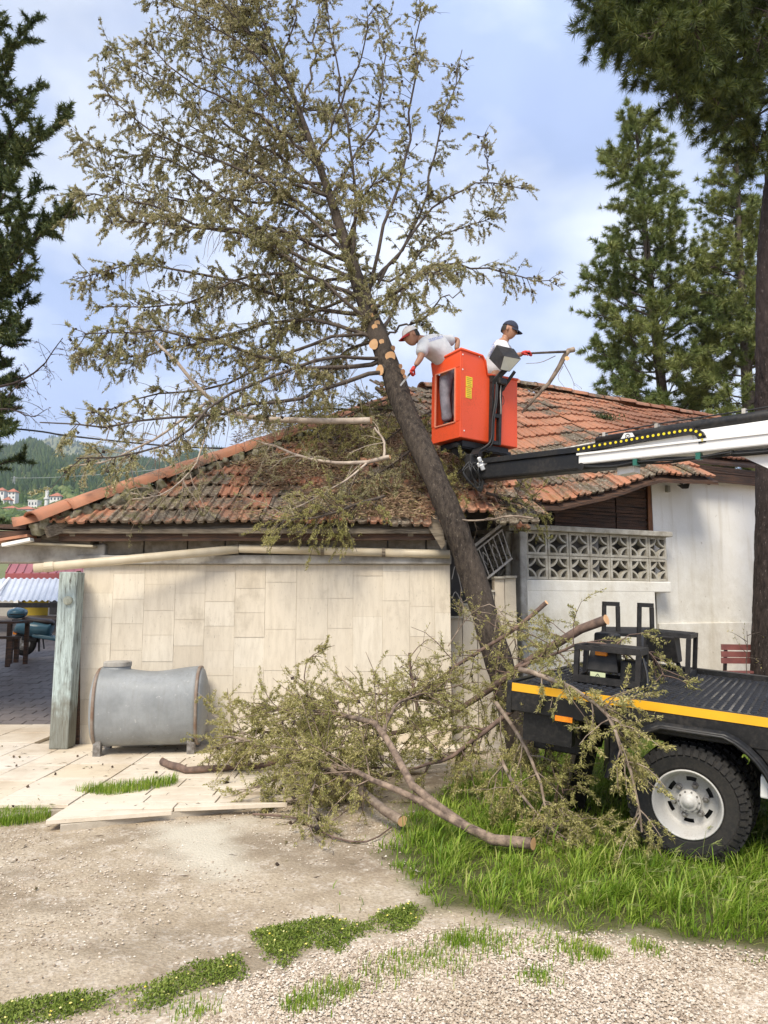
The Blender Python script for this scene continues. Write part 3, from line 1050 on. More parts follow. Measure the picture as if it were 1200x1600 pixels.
# loose tiles and battens at the left corner
g = Geo(); beam(g, P(-40, 822, 8.6), P(60, 826, 8.3), 0.35, 0.05)
obj("batten", g, M["brown_wood"], aroof)
g = Geo(); beam(g, P(-40, 840, 8.4), P(66, 834, 8.25), 0.3, 0.06)
obj("batten", g, M["brown_wood"], aroof)
o = link("hip_tile", rm, None, aroof); p = P(24, 826, 8.05)
o.matrix_basis = Matrix.Translation(p) @ Matrix.Rotation(0.35, 4, 'Z') @ Matrix.Rotation(-0.3, 4, 'Y')
g = Geo(); beam(g, P(-30, 850, 8.1), P(50, 838, 8.1), 0.22, 0.03); obj("loose_tile", g, M["ridge"], aroof)
g = Geo(); beam(g, P(6, 852, 8.05), P(50, 843, 8.05), 0.1, 0.035); obj("white_strip", g, M["white"], aroof)
# splintered fascia hanging by the tree
g = Geo()
hexa(g, [P(668, 822, 8.02), P(690, 815, 8.02), P(690, 815, 8.12), P(668, 822, 8.12)], [P(690, 858, 8.0), P(696, 850, 8.0), P(696, 850, 8.1), P(690, 858, 8.1)])
obj("splintered_board", g, M["old_wood"], aroof)
g = Geo()
hexa(g, [P(686, 812, 7.9), P(694, 812, 7.9), P(694, 812, 7.98), P(686, 812, 7.98)], [P(694, 829, 7.9), P(700, 826, 7.9), P(700, 826, 7.98), P(694, 829, 7.98)])
obj("broken_tile", g, M["ridge"], aroof)

# ---- gutter pipe: one slanted length on the left, one along the wall
t = empty("drain_pipe", P(372, 858, WY - 0.12), "cream plastic drain pipe slanting down to the left across the outbuilding wall", "pipe")
pa, pb = P(53, 888, WY - 0.62), P(372, 858, WY - 0.10)
g = Geo(); tubes(g, [pa, pa * .5 + pb * .5, pb], 0.048, 0.048, 14, cap=True); obj("pipe_run", g, M["pvc"], t, True)
g = Geo(); dpp = unit(pb - pa); tubes(g, [pa + dpp * 0.10, pa + dpp * 0.19], 0.054, 0.054, 14, cap=True); obj("collar", g, M["pvc"], t)
g = Geo(); disc(g, pa - dpp * 0.002, -dpp, 0.043, 14); obj("end_opening", g, M["pvc"], t)
g = Geo(); beam(g, P(370, 820, WY - 0.10), P(370, 866, WY - 0.10), 0.012, 0.035, (1, 0, 0)); obj("strap", g, M["old_wood"], t)
t = empty("gutter", P(540, 860, WY - 0.1), "cream plastic gutter length fixed level along the outbuilding wall", "gutter")
pc_, pd_ = P(374, 857, WY - 0.10), P(703, 866, WY - 0.10)
for k0, k1 in ((0, 0.39), (0.4, 0.68), (0.69, 1)):
    g = Geo(); tubes(g, [pc_ + (pd_ - pc_) * k0, pc_ + (pd_ - pc_) * k1], 0.047, 0.047, 12, cap=True); obj("gutter_length", g, M["pvc"], t, True)
for k0 in (0.395, 0.685):
    g = Geo(); q0 = pc_ + (pd_ - pc_) * k0; tubes(g, [q0 - (0.018, 0, 0), q0 + (0.018, 0, 0)], 0.053, 0.053, 12, cap=True); obj("bracket", g, M["old_wood"], t)

# ---- weathered post at the left corner
m, n, l, b = nodes("flaking_blue_wood")
b.inputs["Roughness"].default_value = 0.85
v = coords(n, l, "pos", (9, 9, 0.9))
gr = noise(n, l, v, 5, 8, 0.7, 0.6)
col_ = ramp(n, l, gr, [(0.34, (0.085, 0.085, 0.075)), (0.46, (0.30, 0.35, 0.33)), (0.60, (0.46, 0.54, 0.52))])
lo = n.new("ShaderNodeSeparateXYZ"); l.new(coords(n, l), lo.inputs[0])
a4 = n.new("ShaderNodeMath"); a4.operation = 'MULTIPLY_ADD'
l.new(noise(n, l, coords(n, l), 6, 4), a4.inputs[0]); a4.inputs[1].default_value = -0.9; l.new(lo.outputs[2], a4.inputs[2])
col_ = mix(n, l, ramp(n, l, a4.outputs[0], [(0.0, 0.75), (0.25, 0.0)]), col_, (0.15, 0.135, 0.10))
l.new(col_, b.inputs["Base Color"])
bump(n, l, b, gr, 0.9, 0.012)
t = empty("wooden_post", G(97, 1168, TZ), "weathered pale blue wooden post carrying the corner of the outbuilding", "post")
b0, t0 = G(97, 1168, TZ), P(113, 894, WY - 0.22)
g = Geo(); beam(g, b0, t0, 0.20, 0.205, (0, 1, 0)); obj("shaft", g, m, t, bevel=0.012)
g = Geo()
kp = P(106, 938, WY - 0.34)
lathe(g, [(0.048, 0.05), (0.048, -0.012), (0.034, -0.02), (0.001, -0.022)], kp, (0, 1, 0), 14)
obj("knot", g, simple("knot_wood", (0.40, 0.42, 0.34), (0.26, 0.27, 0.22), 25, 0.8), t)
g = Geo(); beam(g, P(123, 892, WY - 0.1), P(121, 1165, WY - 0.02), 0.03, 0.05, (0, 1, 0)); obj("edge_strip", g, M["brown_wood"], t)

# ---- passage roof shade: timber ceiling behind the beam
g = Geo()
slab(g, [(-7.4, 8.45, 2.36), (-3.45, 8.45, 2.36), (-3.45, 12.0, 2.50), (-7.4, 12.0, 2.50)], (0, 0, 0.06))
obj("passage_ceiling", g, M["brown_wood"], ann)

# ================================================================== COURTYARD THINGS
# open shelter with corrugated roof and a red metal roof above it
YS = 17.0
t = empty("shelter", P(60, 1000, YS), "open shelter with pale corrugated metal roof in the courtyard behind the post", "shelter")
def corrugated(g, p00, p10, p11, p01, nw, amp):
    p00, p10, p11, p01 = map(np.asarray, (p00, p10, p11, p01))
    k = nw * 4
    up = unit(np.cross(p10 - p00, p01 - p00))
    v = []
    for j in (0, 1):
        for i in range(k + 1):
            u = i / k
            a, b_ = (p00, p10) if j == 0 else (p01, p11)
            v.append(a + (b_ - a) * u + up * amp * (1, 1, -0.6, -0.6)[i % 4])
    q = [(i, i + 1, k + 2 + i, k + 1 + i) for i in range(k)]
    g.add(v, quads=q)
c00, c10 = P(-60, 939, YS - 1.2), P(132, 939, YS - 1.2)
c01, c11 = P(-40, 904, YS + 0.4), P(140, 904, YS + 0.4)
M["corr"] = simple("corrugated_metal", (0.62, 0.65, 0.70), (0.52, 0.55, 0.60), 2, 0.45, metal=0.2)
g = Geo(); corrugated(g, c00, c10, c11, c01, 20, 0.018); obj("roof_sheet", g, M["corr"], t)
g = Geo(); beam(g, c00 - (0, 0, 0.09), c10 - (0, 0, 0.09), 0.06, 0.10); obj("front_rail", g, M["black_rough"], t)
g = Geo(); tubes(g, [P(-4, 926, YS - 1.0), P(14, 904, YS + 0.35)], 0.035, 0.035, 8, cap=True); obj("white_pipe", g, M["white"], t)
for px in (-55, 128):
    g = Geo(); q0 = P(px, 945, YS - 1.1); beam(g, (q0[0], q0[1], cz(q0[1])), q0, 0.09, 0.09, (0, 1, 0)); obj("post", g, M["black_rough"], t)
t = empty("red_roof", P(60, 890, YS + 0.6), "red standing seam metal roof above the corrugated shelter", "roof")
M["red_metal"] = simple("red_metal", (0.34, 0.085, 0.085), (0.28, 0.07, 0.07), 2, 0.45)
r00, r10, r11, r01 = P(9, 896, YS + 0.6), P(140, 896, YS + 0.6), P(140, 876, YS + 2.2), P(20, 876, YS + 2.2)
g = Geo(); slab(g, [r00, r10, r11, r01], (0, 0, -0.05)); obj("sheet", g, M["red_metal"], t)
for k in np.linspace(0, 1, 11):
    g = Geo(); beam(g, r00 + (r10 - r00) * k + (0, 0, .015), r01 + (r11 - r01) * k + (0, 0, .015), 0.025, 0.03); obj("seam", g, M["red_metal"], t)
g = Geo(); beam(g, r00 - (0, 0, 0.09), r10 - (0, 0, 0.09), 0.05, 0.14); obj("fascia", g, M["red_metal"], t)
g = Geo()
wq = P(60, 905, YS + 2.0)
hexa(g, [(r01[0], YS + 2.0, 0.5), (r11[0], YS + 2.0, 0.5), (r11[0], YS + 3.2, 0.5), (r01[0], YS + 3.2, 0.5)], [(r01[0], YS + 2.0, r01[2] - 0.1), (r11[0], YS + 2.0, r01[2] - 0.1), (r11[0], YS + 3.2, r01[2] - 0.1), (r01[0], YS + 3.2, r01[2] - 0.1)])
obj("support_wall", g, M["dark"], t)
# yellow wall with a window behind
YW = 18.6
t = empty("yellow_wall", (P(60, 1000, YW)[0], YW, cz(YW)), "mustard yellow wall with a dark window at the back of the courtyard", "wall")
M["mustard"] = simple("mustard", (0.50, 0.36, 0.03), (0.42, 0.30, 0.03), 2, 0.8)
g = Geo(); a0, a1 = P(25, 990, YW), P(150, 990, YW)
box(g, ((a0[0] + a1[0]) / 2, YW + 0.1, 1.25), (a1[0] - a0[0], 0.2, 1.75)); yw = obj("wall", g, M["mustard"], t)
g = Geo(); a0, a1 = P(76, 963, YW), P(110, 935, YW)
box(g, ((a0[0] + a1[0]) / 2, YW - 0.02, (a0[2] + a1[2]) / 2), (abs(a1[0] - a0[0]), 0.06, a1[2] - a0[2])); wf = obj("window_frame", g, M["white"], yw)
g = Geo(); box(g, ((a0[0] + a1[0]) / 2, YW - 0.055, (a0[2] + a1[2]) / 2), (abs(a1[0] - a0[0]) - 0.08, 0.02, a1[2] - a0[2] - 0.08))
obj("window_pane", g, simple("dark_glass", (0.05, 0.055, 0.06), (0.08, 0.085, 0.09), 2, 0.08), yw)
t = empty("grey_wall", P(10, 1000, YW - 0.1), "grey plastered wall beside the mustard wall in the courtyard", "wall")
g = Geo(); a0, a1 = P(-90, 990, YW - .1), P(19, 990, YW - .1)
box(g, ((a0[0] + a1[0]) / 2, YW, 1.25), (a1[0] - a0[0], 0.2, 1.75)); obj("wall", g, simple("grey_plaster", (0.40, 0.38, 0.33), (0.30, 0.28, 0.25), 2, 0.85), t)
g = Geo(); q0 = P(22, 990, YW - .2); box(g, (q0[0], YW - 0.1, 1.25), (0.11, 0.22, 1.75)); obj("corner_trim", g, M["white"], t)

# scooter seen from its rear half
YC = 13.6
sc_ = empty("scooter", P(60, 1012, YC), "blue motor scooter with a rear top box parked in the courtyard", "scooter")
M["scoot"] = simple("scooter_blue", (0.075, 0.17, 0.22), (0.06, 0.14, 0.19), 2, 0.25)
M["seat"] = simple("scooter_seat", (0.035, 0.02, 0.016), (0.02, 0.012, 0.01), 6, 0.5)
SP = lambda px, py, dy=0: P(px, py, YC + dy)
def loft(g, secs, mi=0):
    """secs: list of equal-length closed rings"""
    n_ = len(secs[0])
    v = np.concatenate([np.asarray(s_) for s_ in secs])
    q = []
    for k in range(len(secs) - 1):
        for i in range(n_):
            j = (i + 1) % n_
            q.append((k * n_ + i, k * n_ + j, (k + 1) * n_ + j, (k + 1) * n_ + i))
    m_ = len(secs)
    v = np.vstack((v, np.mean(secs[0], 0), np.mean(secs[-1], 0)))
    tr = [(m_ * n_, (i + 1) % n_, i) for i in range(n_)] + [(m_ * n_ + 1, (m_ - 1) * n_ + i, (m_ - 1) * n_ + (i + 1) % n_) for i in range(n_)]
    g.add(v, quads=q, tris=tr, mi=mi)
def ell(c, ry, rz, k=12):
    th = np.arange(k) / k * 2 * np.pi
    return np.stack((np.zeros(k), ry * np.cos(th), rz * np.sin(th)), -1) + np.asarray(c)
g = Geo()
loft(g, [ell(SP(24, 985), .07, .05), ell(SP(32, 979), .16, .13), ell(SP(48, 980), .20, .165), ell(SP(64, 983), .20, .16), ell(SP(78, 984), .16, .12), ell(SP(82, 978), .10, .07)])
obj("rear_body", g, M["scoot"], sc_, True)
g = Geo()
loft(g, [ell(SP(38, 967), .10, .03), ell(SP(46, 968), .14, .05), ell(SP(62, 970), .15, .05), ell(SP(78, 972), .13, .055), ell(SP(84, 974), .07, .04)])
obj("seat", g, M["seat"], sc_, True)
g = Geo()
loft(g, [ell(SP(13.5, 959), .05, .04), ell(SP(17, 959), .15, .085), ell(SP(26, 958), .18, .105), ell(SP(35, 958), .16, .09), ell(SP(40, 957), .09, .06)])
tb = obj("top_box", g, M["scoot"], sc_, True)
g = Geo(); tubes(g, [SP(14.5, 960, -0.17), SP(39, 960, -0.17)], 0.008, 0.008, 5); obj("box_seam", g, M["black"], tb)
g = Geo(); beam(g, SP(22, 969), SP(40, 969), 0.16, 0.03); obj("rack", g, M["black_rough"], sc_)
wc = SP(38, 1005)
g = Geo(); lathe(g, [(0.13, -.045), (.205, -.05), (.225, 0), (.205, .05), (.13, .045)], wc, (0, 1, 0), 24); wh = obj("rear_wheel", g, M["rubber"], sc_, True)
g = Geo(); lathe(g, [(0.001, -.03), (.05, -.04), (.125, -.03), (.13, 0), (.125, .03)], wc, (0, 1, 0), 16); obj("rim", g, M["steel"], wh)
g = Geo(); beam(g, SP(56, 992), SP(104, 1000), 0.32, 0.07); obj("floorboard", g, M["scoot"], sc_, bevel=0.02)
g = Geo(); beam(g, SP(36, 996), SP(60, 1000), 0.12, 0.10); obj("engine", g, M["black_rough"], sc_, bevel=0.02)
g = Geo(); hexa(g, [SP(100, 1002, -.16), SP(108, 1002, -.16), SP(108, 1002, .16), SP(100, 1002, .16)], [SP(112, 950, -.2), SP(116, 950, -.2), SP(116, 950, .2), SP(112, 950, .2)]); obj("leg_shield", g, M["scoot"], sc_, bevel=0.02)
wc = SP(124, 1005)
g = Geo(); lathe(g, [(0.13, -.045), (.205, -.05), (.225, 0), (.205, .05), (.13, .045)], wc, (0, 1, 0), 24); obj("front_wheel", g, M["rubber"], sc_, True)
g = Geo(); tubes(g, [SP(114, 955), SP(112, 938)], 0.03, 0.03, 8); tubes(g, [SP(111, 938, -.3), SP(111, 937, .3)], 0.016, 0.016, 6, cap=True); obj("handlebar", g, M["black_rough"], sc_)
g = Geo(); beam(g, SP(61, 997), SP(61, 1018), 0.03, 0.025, (0, 1, 0)); beam(g, SP(67, 997), SP(69, 1014), 0.02, 0.02, (0, 1, 0)); obj("stand", g, M["black_rough"], sc_)
g = Geo(); box(g, SP(25, 989), (0.06, 0.10, 0.05)); obj("tail_light", g, M["lens"], sc_)

# picnic table and bench
def table(label, px0, px1, py_top, py_foot, Yd, w, name, cat):
    a, b_ = P(px0, py_top, Yd), P(px1, py_top, Yd)
    zf = P(px1, py_foot, Yd)[2]
    t = empty(name, (a[0], Yd, zf), label, cat)
    for k in range(max(2, int(w / 0.11))):
        yy = Yd - w / 2 + 0.055 + k * 0.112
        g = Geo(); beam(g, (a[0], yy, a[2]), (b_[0], yy, b_[2]), 0.10, 0.035); obj("plank", g, M["brown_wood"], t)
    for q in (a + (b_ - a) * 0.07, b_ - (b_ - a) * 0.07):
        for sy in (-1, 1):
            yy = Yd + sy * (w / 2 - 0.05)
            g = Geo(); beam(g, (q[0], yy, zf + 0.0), (q[0], yy, a[2] - 0.02), 0.06, 0.06, (0, 1, 0)); obj("leg", g, M["brown_wood"], t)
table("dark wooden picnic table by the scooter in the courtyard", -80, 38, 972, 1040, 12.6, 0.7, "picnic_table", "table")
table("dark wooden bench in front of the picnic table", -80, 30, 996, 1036, 12.0, 0.3, "bench", "bench")
# ================================================================== MAIN HOUSE (raised porch, tiled roof)
R0 = np.array((0.75, RY))
HE = np.array((0.9063, 0.4226))                             # along the ridge, to the right and back
HF = np.array((0.4226, -0.9063))                            # down the slope, towards the viewer
def HP(s, d, z):
    p = R0 + HE * s + HF * d
    return np.array((p[0], p[1], z))
E3, F3 = np.array((*HE, 0)), np.array((*HF, 0))
HR = np.array((E3, -F3, (0, 0, 1)))                         # axes for boxes: along, back, up
def s_at(px, d):
    """distance along the wall plane d where the column px lies (image column at mid height)"""
    dd = ray(px, 850)
    k = dd[0] / dd[1]
    return (k * (R0[1] + HF[1] * d) - R0[0] - HF[0] * d) / (HE[0] - k * HE[1])
def wz(px, py, d):
    return on_plane(px, py, HP(0, d, 0), F3)[2]
def wp(px, py, d):
    return on_plane(px, py, HP(0, d, 0), F3)

house = empty("house", HP(2.5, 2.85, 0), "white plastered house with raised porch and large red tiled roof behind the truck", "house")
m, n, l, b = nodes("stained_white_plaster")
b.inputs["Roughness"].default_value = 0.9
v = coords(n, l)
c1 = ramp(n, l, noise(n, l, v, 1.1, 6, 0.65), [(0.35, (0.80, 0.78, 0.72)), (0.6, (0.84, 0.825, 0.78))])
sep = n.new("ShaderNodeSeparateXYZ"); l.new(v, sep.inputs[0])
ma = n.new("ShaderNodeMath"); ma.operation = 'MULTIPLY_ADD'
l.new(noise(n, l, v, 1.7, 7, 0.7), ma.inputs[0]); ma.inputs[1].default_value = 2.6; l.new(sep.outputs[2], ma.inputs[2])
low = ramp(n, l, ma.outputs[0], [(0.0, 1.0), (1.0, 1.0)])
ml = n.new("ShaderNodeMapRange"); l.new(ma.outputs[0], ml.inputs[0])
ml.inputs[1].default_value = 2.5; ml.inputs[2].default_value = 3.9; ml.inputs[3].default_value = 0.75; ml.inputs[4].default_value = 0.0
c1 = mix(n, l, ml.outputs[0], c1, ramp(n, l, noise(n, l, v, 5, 6, 0.7), [(0.35, (0.50, 0.45, 0.35)), (0.65, (0.68, 0.64, 0.54))]))
st = noise(n, l, coords(n, l, "pos", (5, 5, 0.5)), 1.3, 5, 0.6)
c1 = mix(n, l, ramp(n, l, st, [(0.55, 0.0), (0.75, 0.45)]), c1, (0.50, 0.44, 0.33))
chip = noise(n, l, v, 9, 6, 0.75)
c1 = mix(n, l, ramp(n, l, chip, [(0.655, 0.0), (0.68, 0.8)]), c1, (0.46, 0.41, 0.33))
l.new(c1, b.inputs["Base Color"])
bump(n, l, b, noise(n, l, v, 18, 6, 0.7), 0.35, 0.012)
M["plaster"] = m

DW, DL = 2.85, 3.07
S_C = s_at(1022, DW)
S_R = 6.2
g = Geo()
zt = 3.60
box(g, HP((S_C + S_R) / 2, DW - 0.125, zt / 2 - 0.05), (S_R - S_C, 0.25, zt + 0.1), HR)
hwall = obj("wall", g, M["plaster"], house)
zl = wz(1100, 973, DW + 0.03)
g = Geo()
box(g, HP((S_C - 0.2 + S_R) / 2, DW + 0.018, zl / 2 - 0.05), (S_R - S_C - 0.2, 0.034, zl + 0.1), HR)
obj("plinth", g, M["plaster"], house, bevel=0.01)
g = Geo()
box(g, HP(S_C + 0.03, DW - 0.28, 1.9 + 0.8), (0.06, 0.5, 1.5), HR)
obj("wall_end", g, M["plaster"], house)
g = Geo()
p_ = wp(1043, 764, DW + 0.02); box(g, p_, (0.06, 0.06, 0.10), HR); obj("cable_box", g, M["panel_grey"], house, bevel=0.006)

# ---- porch
zp0, zp1 = wz(900, 907, DL), wz(900, 829, DL)
S_L0, S_L1 = s_at(822, DL), s_at(1045, DL)
S_P1 = s_at(1020, DL)
g = Geo()
box(g, HP((S_L0 + S_P1) / 2, DL - 0.09, zp0 / 2 - 0.06), (S_P1 - S_L0, 0.18, zp0 + 0.1), HR)
obj("porch_wall", g, M["plaster"], house, bevel=0.01)
g = Geo()
box(g, HP((S_L0 + S_L1) / 2 + 0.01, DL - 0.097, zp0 - 0.075), (S_L1 - S_L0, 0.20, 0.155), HR)
obj("porch_floor_edge", g, M["plaster"], house, bevel=0.015)
g = Geo()
box(g, HP((S_L0 + S_L1) / 2, DL - 0.9, zp0 - 0.09), (S_L1 - S_L0 - 0.05, 1.5, 0.12), HR)
obj("porch_floor", g, M["concrete"], house)
g = Geo()
box(g, HP((S_L0 + S_L1) / 2, DL - 0.085, zp1 + 0.012), (S_L1 - S_L0 + 0.10, 0.25, 0.075), HR)
cop = obj("porch_coping", g, M["breeze"], house, bevel=0.012)
# breeze blocks: square ring with four quarter arcs that meet in a star
def breeze_mesh(w, h, t):
    g = Geo()
    fr = 0.034
    box(g, (0, 0, h / 2 - fr / 2), (w, t, fr)); box(g, (0, 0, -h / 2 + fr / 2), (w, t, fr))
    box(g, (-w / 2 + fr / 2, 0, 0), (fr, t, h - 2 * fr)); box(g, (w / 2 - fr / 2, 0, 0), (fr, t, h - 2 * fr))
    ro, ri = 0.495, 0.415
    k = 9
    for sx in (-1, 1):
        for sz in (-1, 1):
            v, q = [], []
            for i in range(k):
                a = math.pi / 2 * i / (k - 1)
                for r_, y_ in ((ro, -t / 2 + .006), (ro, t / 2 - .006), (ri, t / 2 - .006), (ri, -t / 2 + .006)):
                    v.append((sx * (w * 0.5 - w * r_ * math.cos(a)), y_, sz * (h * 0.5 - h * r_ * math.sin(a))))
            for i in range(k - 1):
                for j in range(4):
                    q.append((i * 4 + j, i * 4 + (j + 1) % 4, i * 4 + 4 + (j + 1) % 4, i * 4 + 4 + j))
            g.add(v, quads=q)
    me = g.mesh("breeze_block")
    me.materials.append(M["breeze"])
    return me
bw, bh = (S_L1 - S_L0 - 0.03) / 7, (zp1 - zp0 - 0.028) / 2
bme = breeze_mesh(bw - 0.012, bh - 0.012, 0.10)
def place(me, name, parent, s, d, z, R=HR):
    o = link(name, me, None, parent)
    c = HP(s, d, z)
    A_ = np.asarray(R)
    o.matrix_basis = Matrix(((A_[0][0], A_[1][0], A_[2][0], c[0]), (A_[0][1], A_[1][1], A_[2][1], c[1]), (A_[0][2], A_[1][2], A_[2][2], c[2]), (0, 0, 0, 1)))
    return o
g = Geo()
box(g, HP((S_L0 + S_L1) / 2, DL - 0.085, zp0 + 0.002 + bh), (S_L1 - S_L0 - 0.06, 0.06, 0.014), HR)
screen = obj("porch_screen", g, M["breeze"], house)
for i in range(7):
    for k in range(2):
        place(bme, "breeze_block", screen, S_L0 + 0.02 + (i + 0.5) * bw, DL - 0.085, zp0 + 0.004 + (k + 0.5) * bh)
HR2 = np.array((F3, E3, (0, 0, 1)))
for i in range(2):
    for k in range(2):
        place(bme, "breeze_block", screen, S_L0 - 0.10, DL - 0.42 - i * bw, zp0 + 0.004 + (k + 0.5) * bh, HR2)
g = Geo(); box(g, HP(S_L0 - 0.10, DL - 0.62, zp1 + 0.01), (0.13, 0.95, 0.06), HR); obj("side_coping", g, M["breeze"], house)
g = Geo(); box(g, HP(S_L0 - 0.04, DL - 0.10, (zp1 - 0.03) / 2 - 0.02), (0.12, 0.20, zp1 - 0.02), HR); obj("porch_pillar", g, M["concrete"], house, bevel=0.02)
g = Geo(); box(g, HP(S_L0 - 0.10, DL - 0.72, zp0 / 2), (0.12, 0.9, zp0 - 0.02), HR); obj("porch_side_wall", g, M["concrete"], house)
# porch back: dark wall, planks between, orange post
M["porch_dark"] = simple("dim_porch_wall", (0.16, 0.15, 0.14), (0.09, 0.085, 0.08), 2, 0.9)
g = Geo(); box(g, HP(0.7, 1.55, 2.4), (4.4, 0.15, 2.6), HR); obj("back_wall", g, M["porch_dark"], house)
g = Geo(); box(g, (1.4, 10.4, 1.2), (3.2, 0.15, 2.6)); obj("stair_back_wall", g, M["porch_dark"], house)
g = Geo()
DB = DW - 0.06
zb0, zb1 = wz(930, 836, DB), wz(930, 752, DB)
sb0, sb1 = s_at(868, DB), s_at(1014, DB)
nb_ = 16
plankg = None
smid = s_at(965, DB)
bk = Geo(); box(bk, HP((sb0 + sb1) / 2, DB - 0.06, (zb0 + zb1) / 2), (sb1 - sb0, 0.02, zb1 - zb0), HR)
boards = obj("board_wall", bk, M["dark"], house)
pr = random.Random(2)
for half, (u0, u1) in enumerate(((sb0, smid - 0.008), (smid + 0.008, sb1))):
    for i in range(nb_):
        z0 = zb0 + (zb1 - zb0) * i / nb_
        hgt = (zb1 - zb0) / nb_
        g = Geo()
        a = HP(u0 + pr.uniform(0, 0.01), DB - 0.02, z0 + hgt / 2 + pr.uniform(-0.004, 0.004)); b_ = HP(u1 - pr.uniform(0, 0.01), DB - 0.02 + pr.uniform(-0.008, 0.008), z0 + hgt / 2 + pr.uniform(-0.006, 0.006))
        beam(g, a, b_, 0.018, hgt - 0.006)
        obj("plank", g, M["brown_wood"], boards)
g = Geo(); beam(g, HP(s_at(1016, DB), DB, zb0 - 0.1), HP(s_at(1018, DB), DB, zb1 + 0.1), 0.07, 0.09, (0, 1, 0)); obj("porch_post", g, M["orange_wood"], house)

# ---- stair with stepped parapet beside the outbuilding
stair = empty("stair", (1.4, 8.8, 0), "stepped stone clad stair parapet climbing to the porch behind the leaning trunk", "stair")
YSt = 8.75
prev = None
for i, (p0, p1, top, mt) in enumerate(((704, 722, 966, "travertine"), (722.4, 745, 946, "travertine"), (745.4, 772, 925, "travertine"), (772.4, 788, 904, "travertine"), (788.4, 806, 903, "mortar"))):
    a, b_ = P(p0, top, YSt), P(p1, top, YSt)
    zt_ = a[2]
    z_cuts = [0.0] + sorted(random.Random(i).uniform(0.25, max(0.3, zt_ - 0.2)) for _ in range(2)) + [zt_]
    for k in range(3):
        g = Geo(); box(g, ((a[0] + b_[0]) / 2, YSt + 0.11, (z_cuts[k] + z_cuts[k + 1]) / 2), (b_[0] - a[0] - 0.003, 0.22, z_cuts[k + 1] - z_cuts[k] - 0.004))
        obj("stone_slab", g, M[mt], stair)
    g = Geo(); box(g, ((a[0] + b_[0]) / 2, YSt + 0.10, zt_ + 0.012), (b_[0] - a[0] + 0.012, 0.27, 0.025)); obj("cap_stone", g, M["breeze"], stair)
for i in range(4):
    g = Geo(); z_ = 0.42 * (i + 1); box(g, (0.90 + 0.19 * i, 9.45, z_ - 0.21), (0.20, 0.9, 0.42)); obj("step", g, M["concrete"], stair)
g = Geo(); box(g, (1.0 + 0.1, 9.0, -0.05), (1.3, 0.5, 0.1)); obj("footing", g, M["concrete"], stair)
# railing knocked loose, leaning in the gap
rail = empty("railing", P(770, 905, 8.95), "loose pale iron railing panel tilted behind the leaning trunk", "railing")
M["rail_paint"] = simple("rail_paint", (0.50, 0.48, 0.44), (0.36, 0.33, 0.29), 9, 0.5)
A_, B_, C_, D_ = P(735, 858, 8.98), P(783, 820, 9.0), P(800, 872, 9.02), P(756, 908, 8.98)
g = Geo(); beam(g, A_, B_, 0.035, 0.035); obj("top_rail", g, M["rail_paint"], rail)
g = Geo(); beam(g, D_, C_, 0.025, 0.025); obj("bottom_rail", g, M["rail_paint"], rail)
g = Geo(); beam(g, A_ * .86 + D_ * .14, B_ * .86 + C_ * .14, 0.018, 0.018); obj("middle_rail", g, M["rail_paint"], rail)
for k in (0.04, 0.2, 0.36, 0.52, 0.68, 0.84, 0.97):
    a, b_ = A_ + (B_ - A_) * k, D_ + (C_ - D_) * k
    g = Geo(); tubes(g, [a * .86 + b_ * .14, b_], 0.007, 0.007, 5); obj("baluster", g, M["rail_paint"], rail)
for k in (0.28, 0.6):
    a, b_ = A_ + (B_ - A_) * k, D_ + (C_ - D_) * k
    u_ = (B_ - A_) * 0.07
    g = Geo(); tubes(g, [a * .7 + b_ * .3, a * .5 + b_ * .5 + u_, a * .3 + b_ * .7, a * .5 + b_ * .5 - u_, a * .7 + b_ * .3], 0.006, 0.006, 5); obj("scroll", g, M["rail_paint"], rail)
g = Geo()
for k in range(2):
    tubes(g, spline([P(706, 905 + k * 30, 8.9), P(712, 885 + k * 40, 8.92), P(722, 925 + k * 18, 8.95)], 4), 0.006, 0.006, 5)
obj("bent_bar", g, M["rail_paint"], rail)

# ---- roof
SLM = 0.615
def zr(s):
    return np.interp(s, [-1.2, 0, 1.94, 3.0, 6.6, 8], [5.28, 5.29, 5.60, 5.58, 5.50, 5.47])
def mz(s, d):
    sag = 0.36 * math.exp(-((s + 0.3) / 2.3) ** 2) * (min(d, 4.2) / 3.6) ** 2 if d > 0 else 0
    ripple = 0.018 * math.sin(s * 2.3 + d * 1.1) + 0.012 * math.sin(s * 5.1 - d * 2)
    return float(zr(s)) - SLM * d - sag * 0.9 + ripple
def sleft(d):
    # meets the low roof along a gentle hip line
    y = RY - 0.976 * d
    lo_ = -3.0
    for _ in range(40):
        p = R0 + HE * lo_ + HF * d
        if p[0] >= 0.75 + (RY - p[1]) * 0.2215: break
        lo_ += 0.05
    return lo_
def sright(d):
    if d < 2.72: return 7.0
    if d < 3.5: return 3.0 + 0.02 * math.sin(d * 9)
    if d < 3.85: return s_at(862, d)
    return s_at(826, d)
mt_meshes = [tile_mesh("roof_tile", TW * 0.99, TEXP * 1.18, M["tile"], 10 + s) for s in range(2)] 
mc_meshes = [tile_mesh("roof_tile", TW * 0.99, TEXP * 1.18, M["tile_clean"], 20 + s, 0.62) for s in range(3)]
und = Geo()
ds = np.linspace(0.0, 3.45, 14)
for i in range(len(ds) - 1):
    d0, d1 = ds[i], ds[i + 1]
    ss0 = np.linspace(sleft(d0), min(sright(d0), sright(d1)), 12)
    ss1 = np.linspace(sleft(d1), min(sright(d0), sright(d1)), 12)
    for k in range(11):
        c4 = [HP(a, dd, mz(a, dd) - 0.05) for a, dd in ((ss0[k], d0), (ss0[k + 1], d0), (ss1[k + 1], d1), (ss1[k], d1))]
        hexa(und, [p - (0, 0, 0.04) for p in c4], c4)
mroof = obj("roof", und, M["brown_wood"], house)
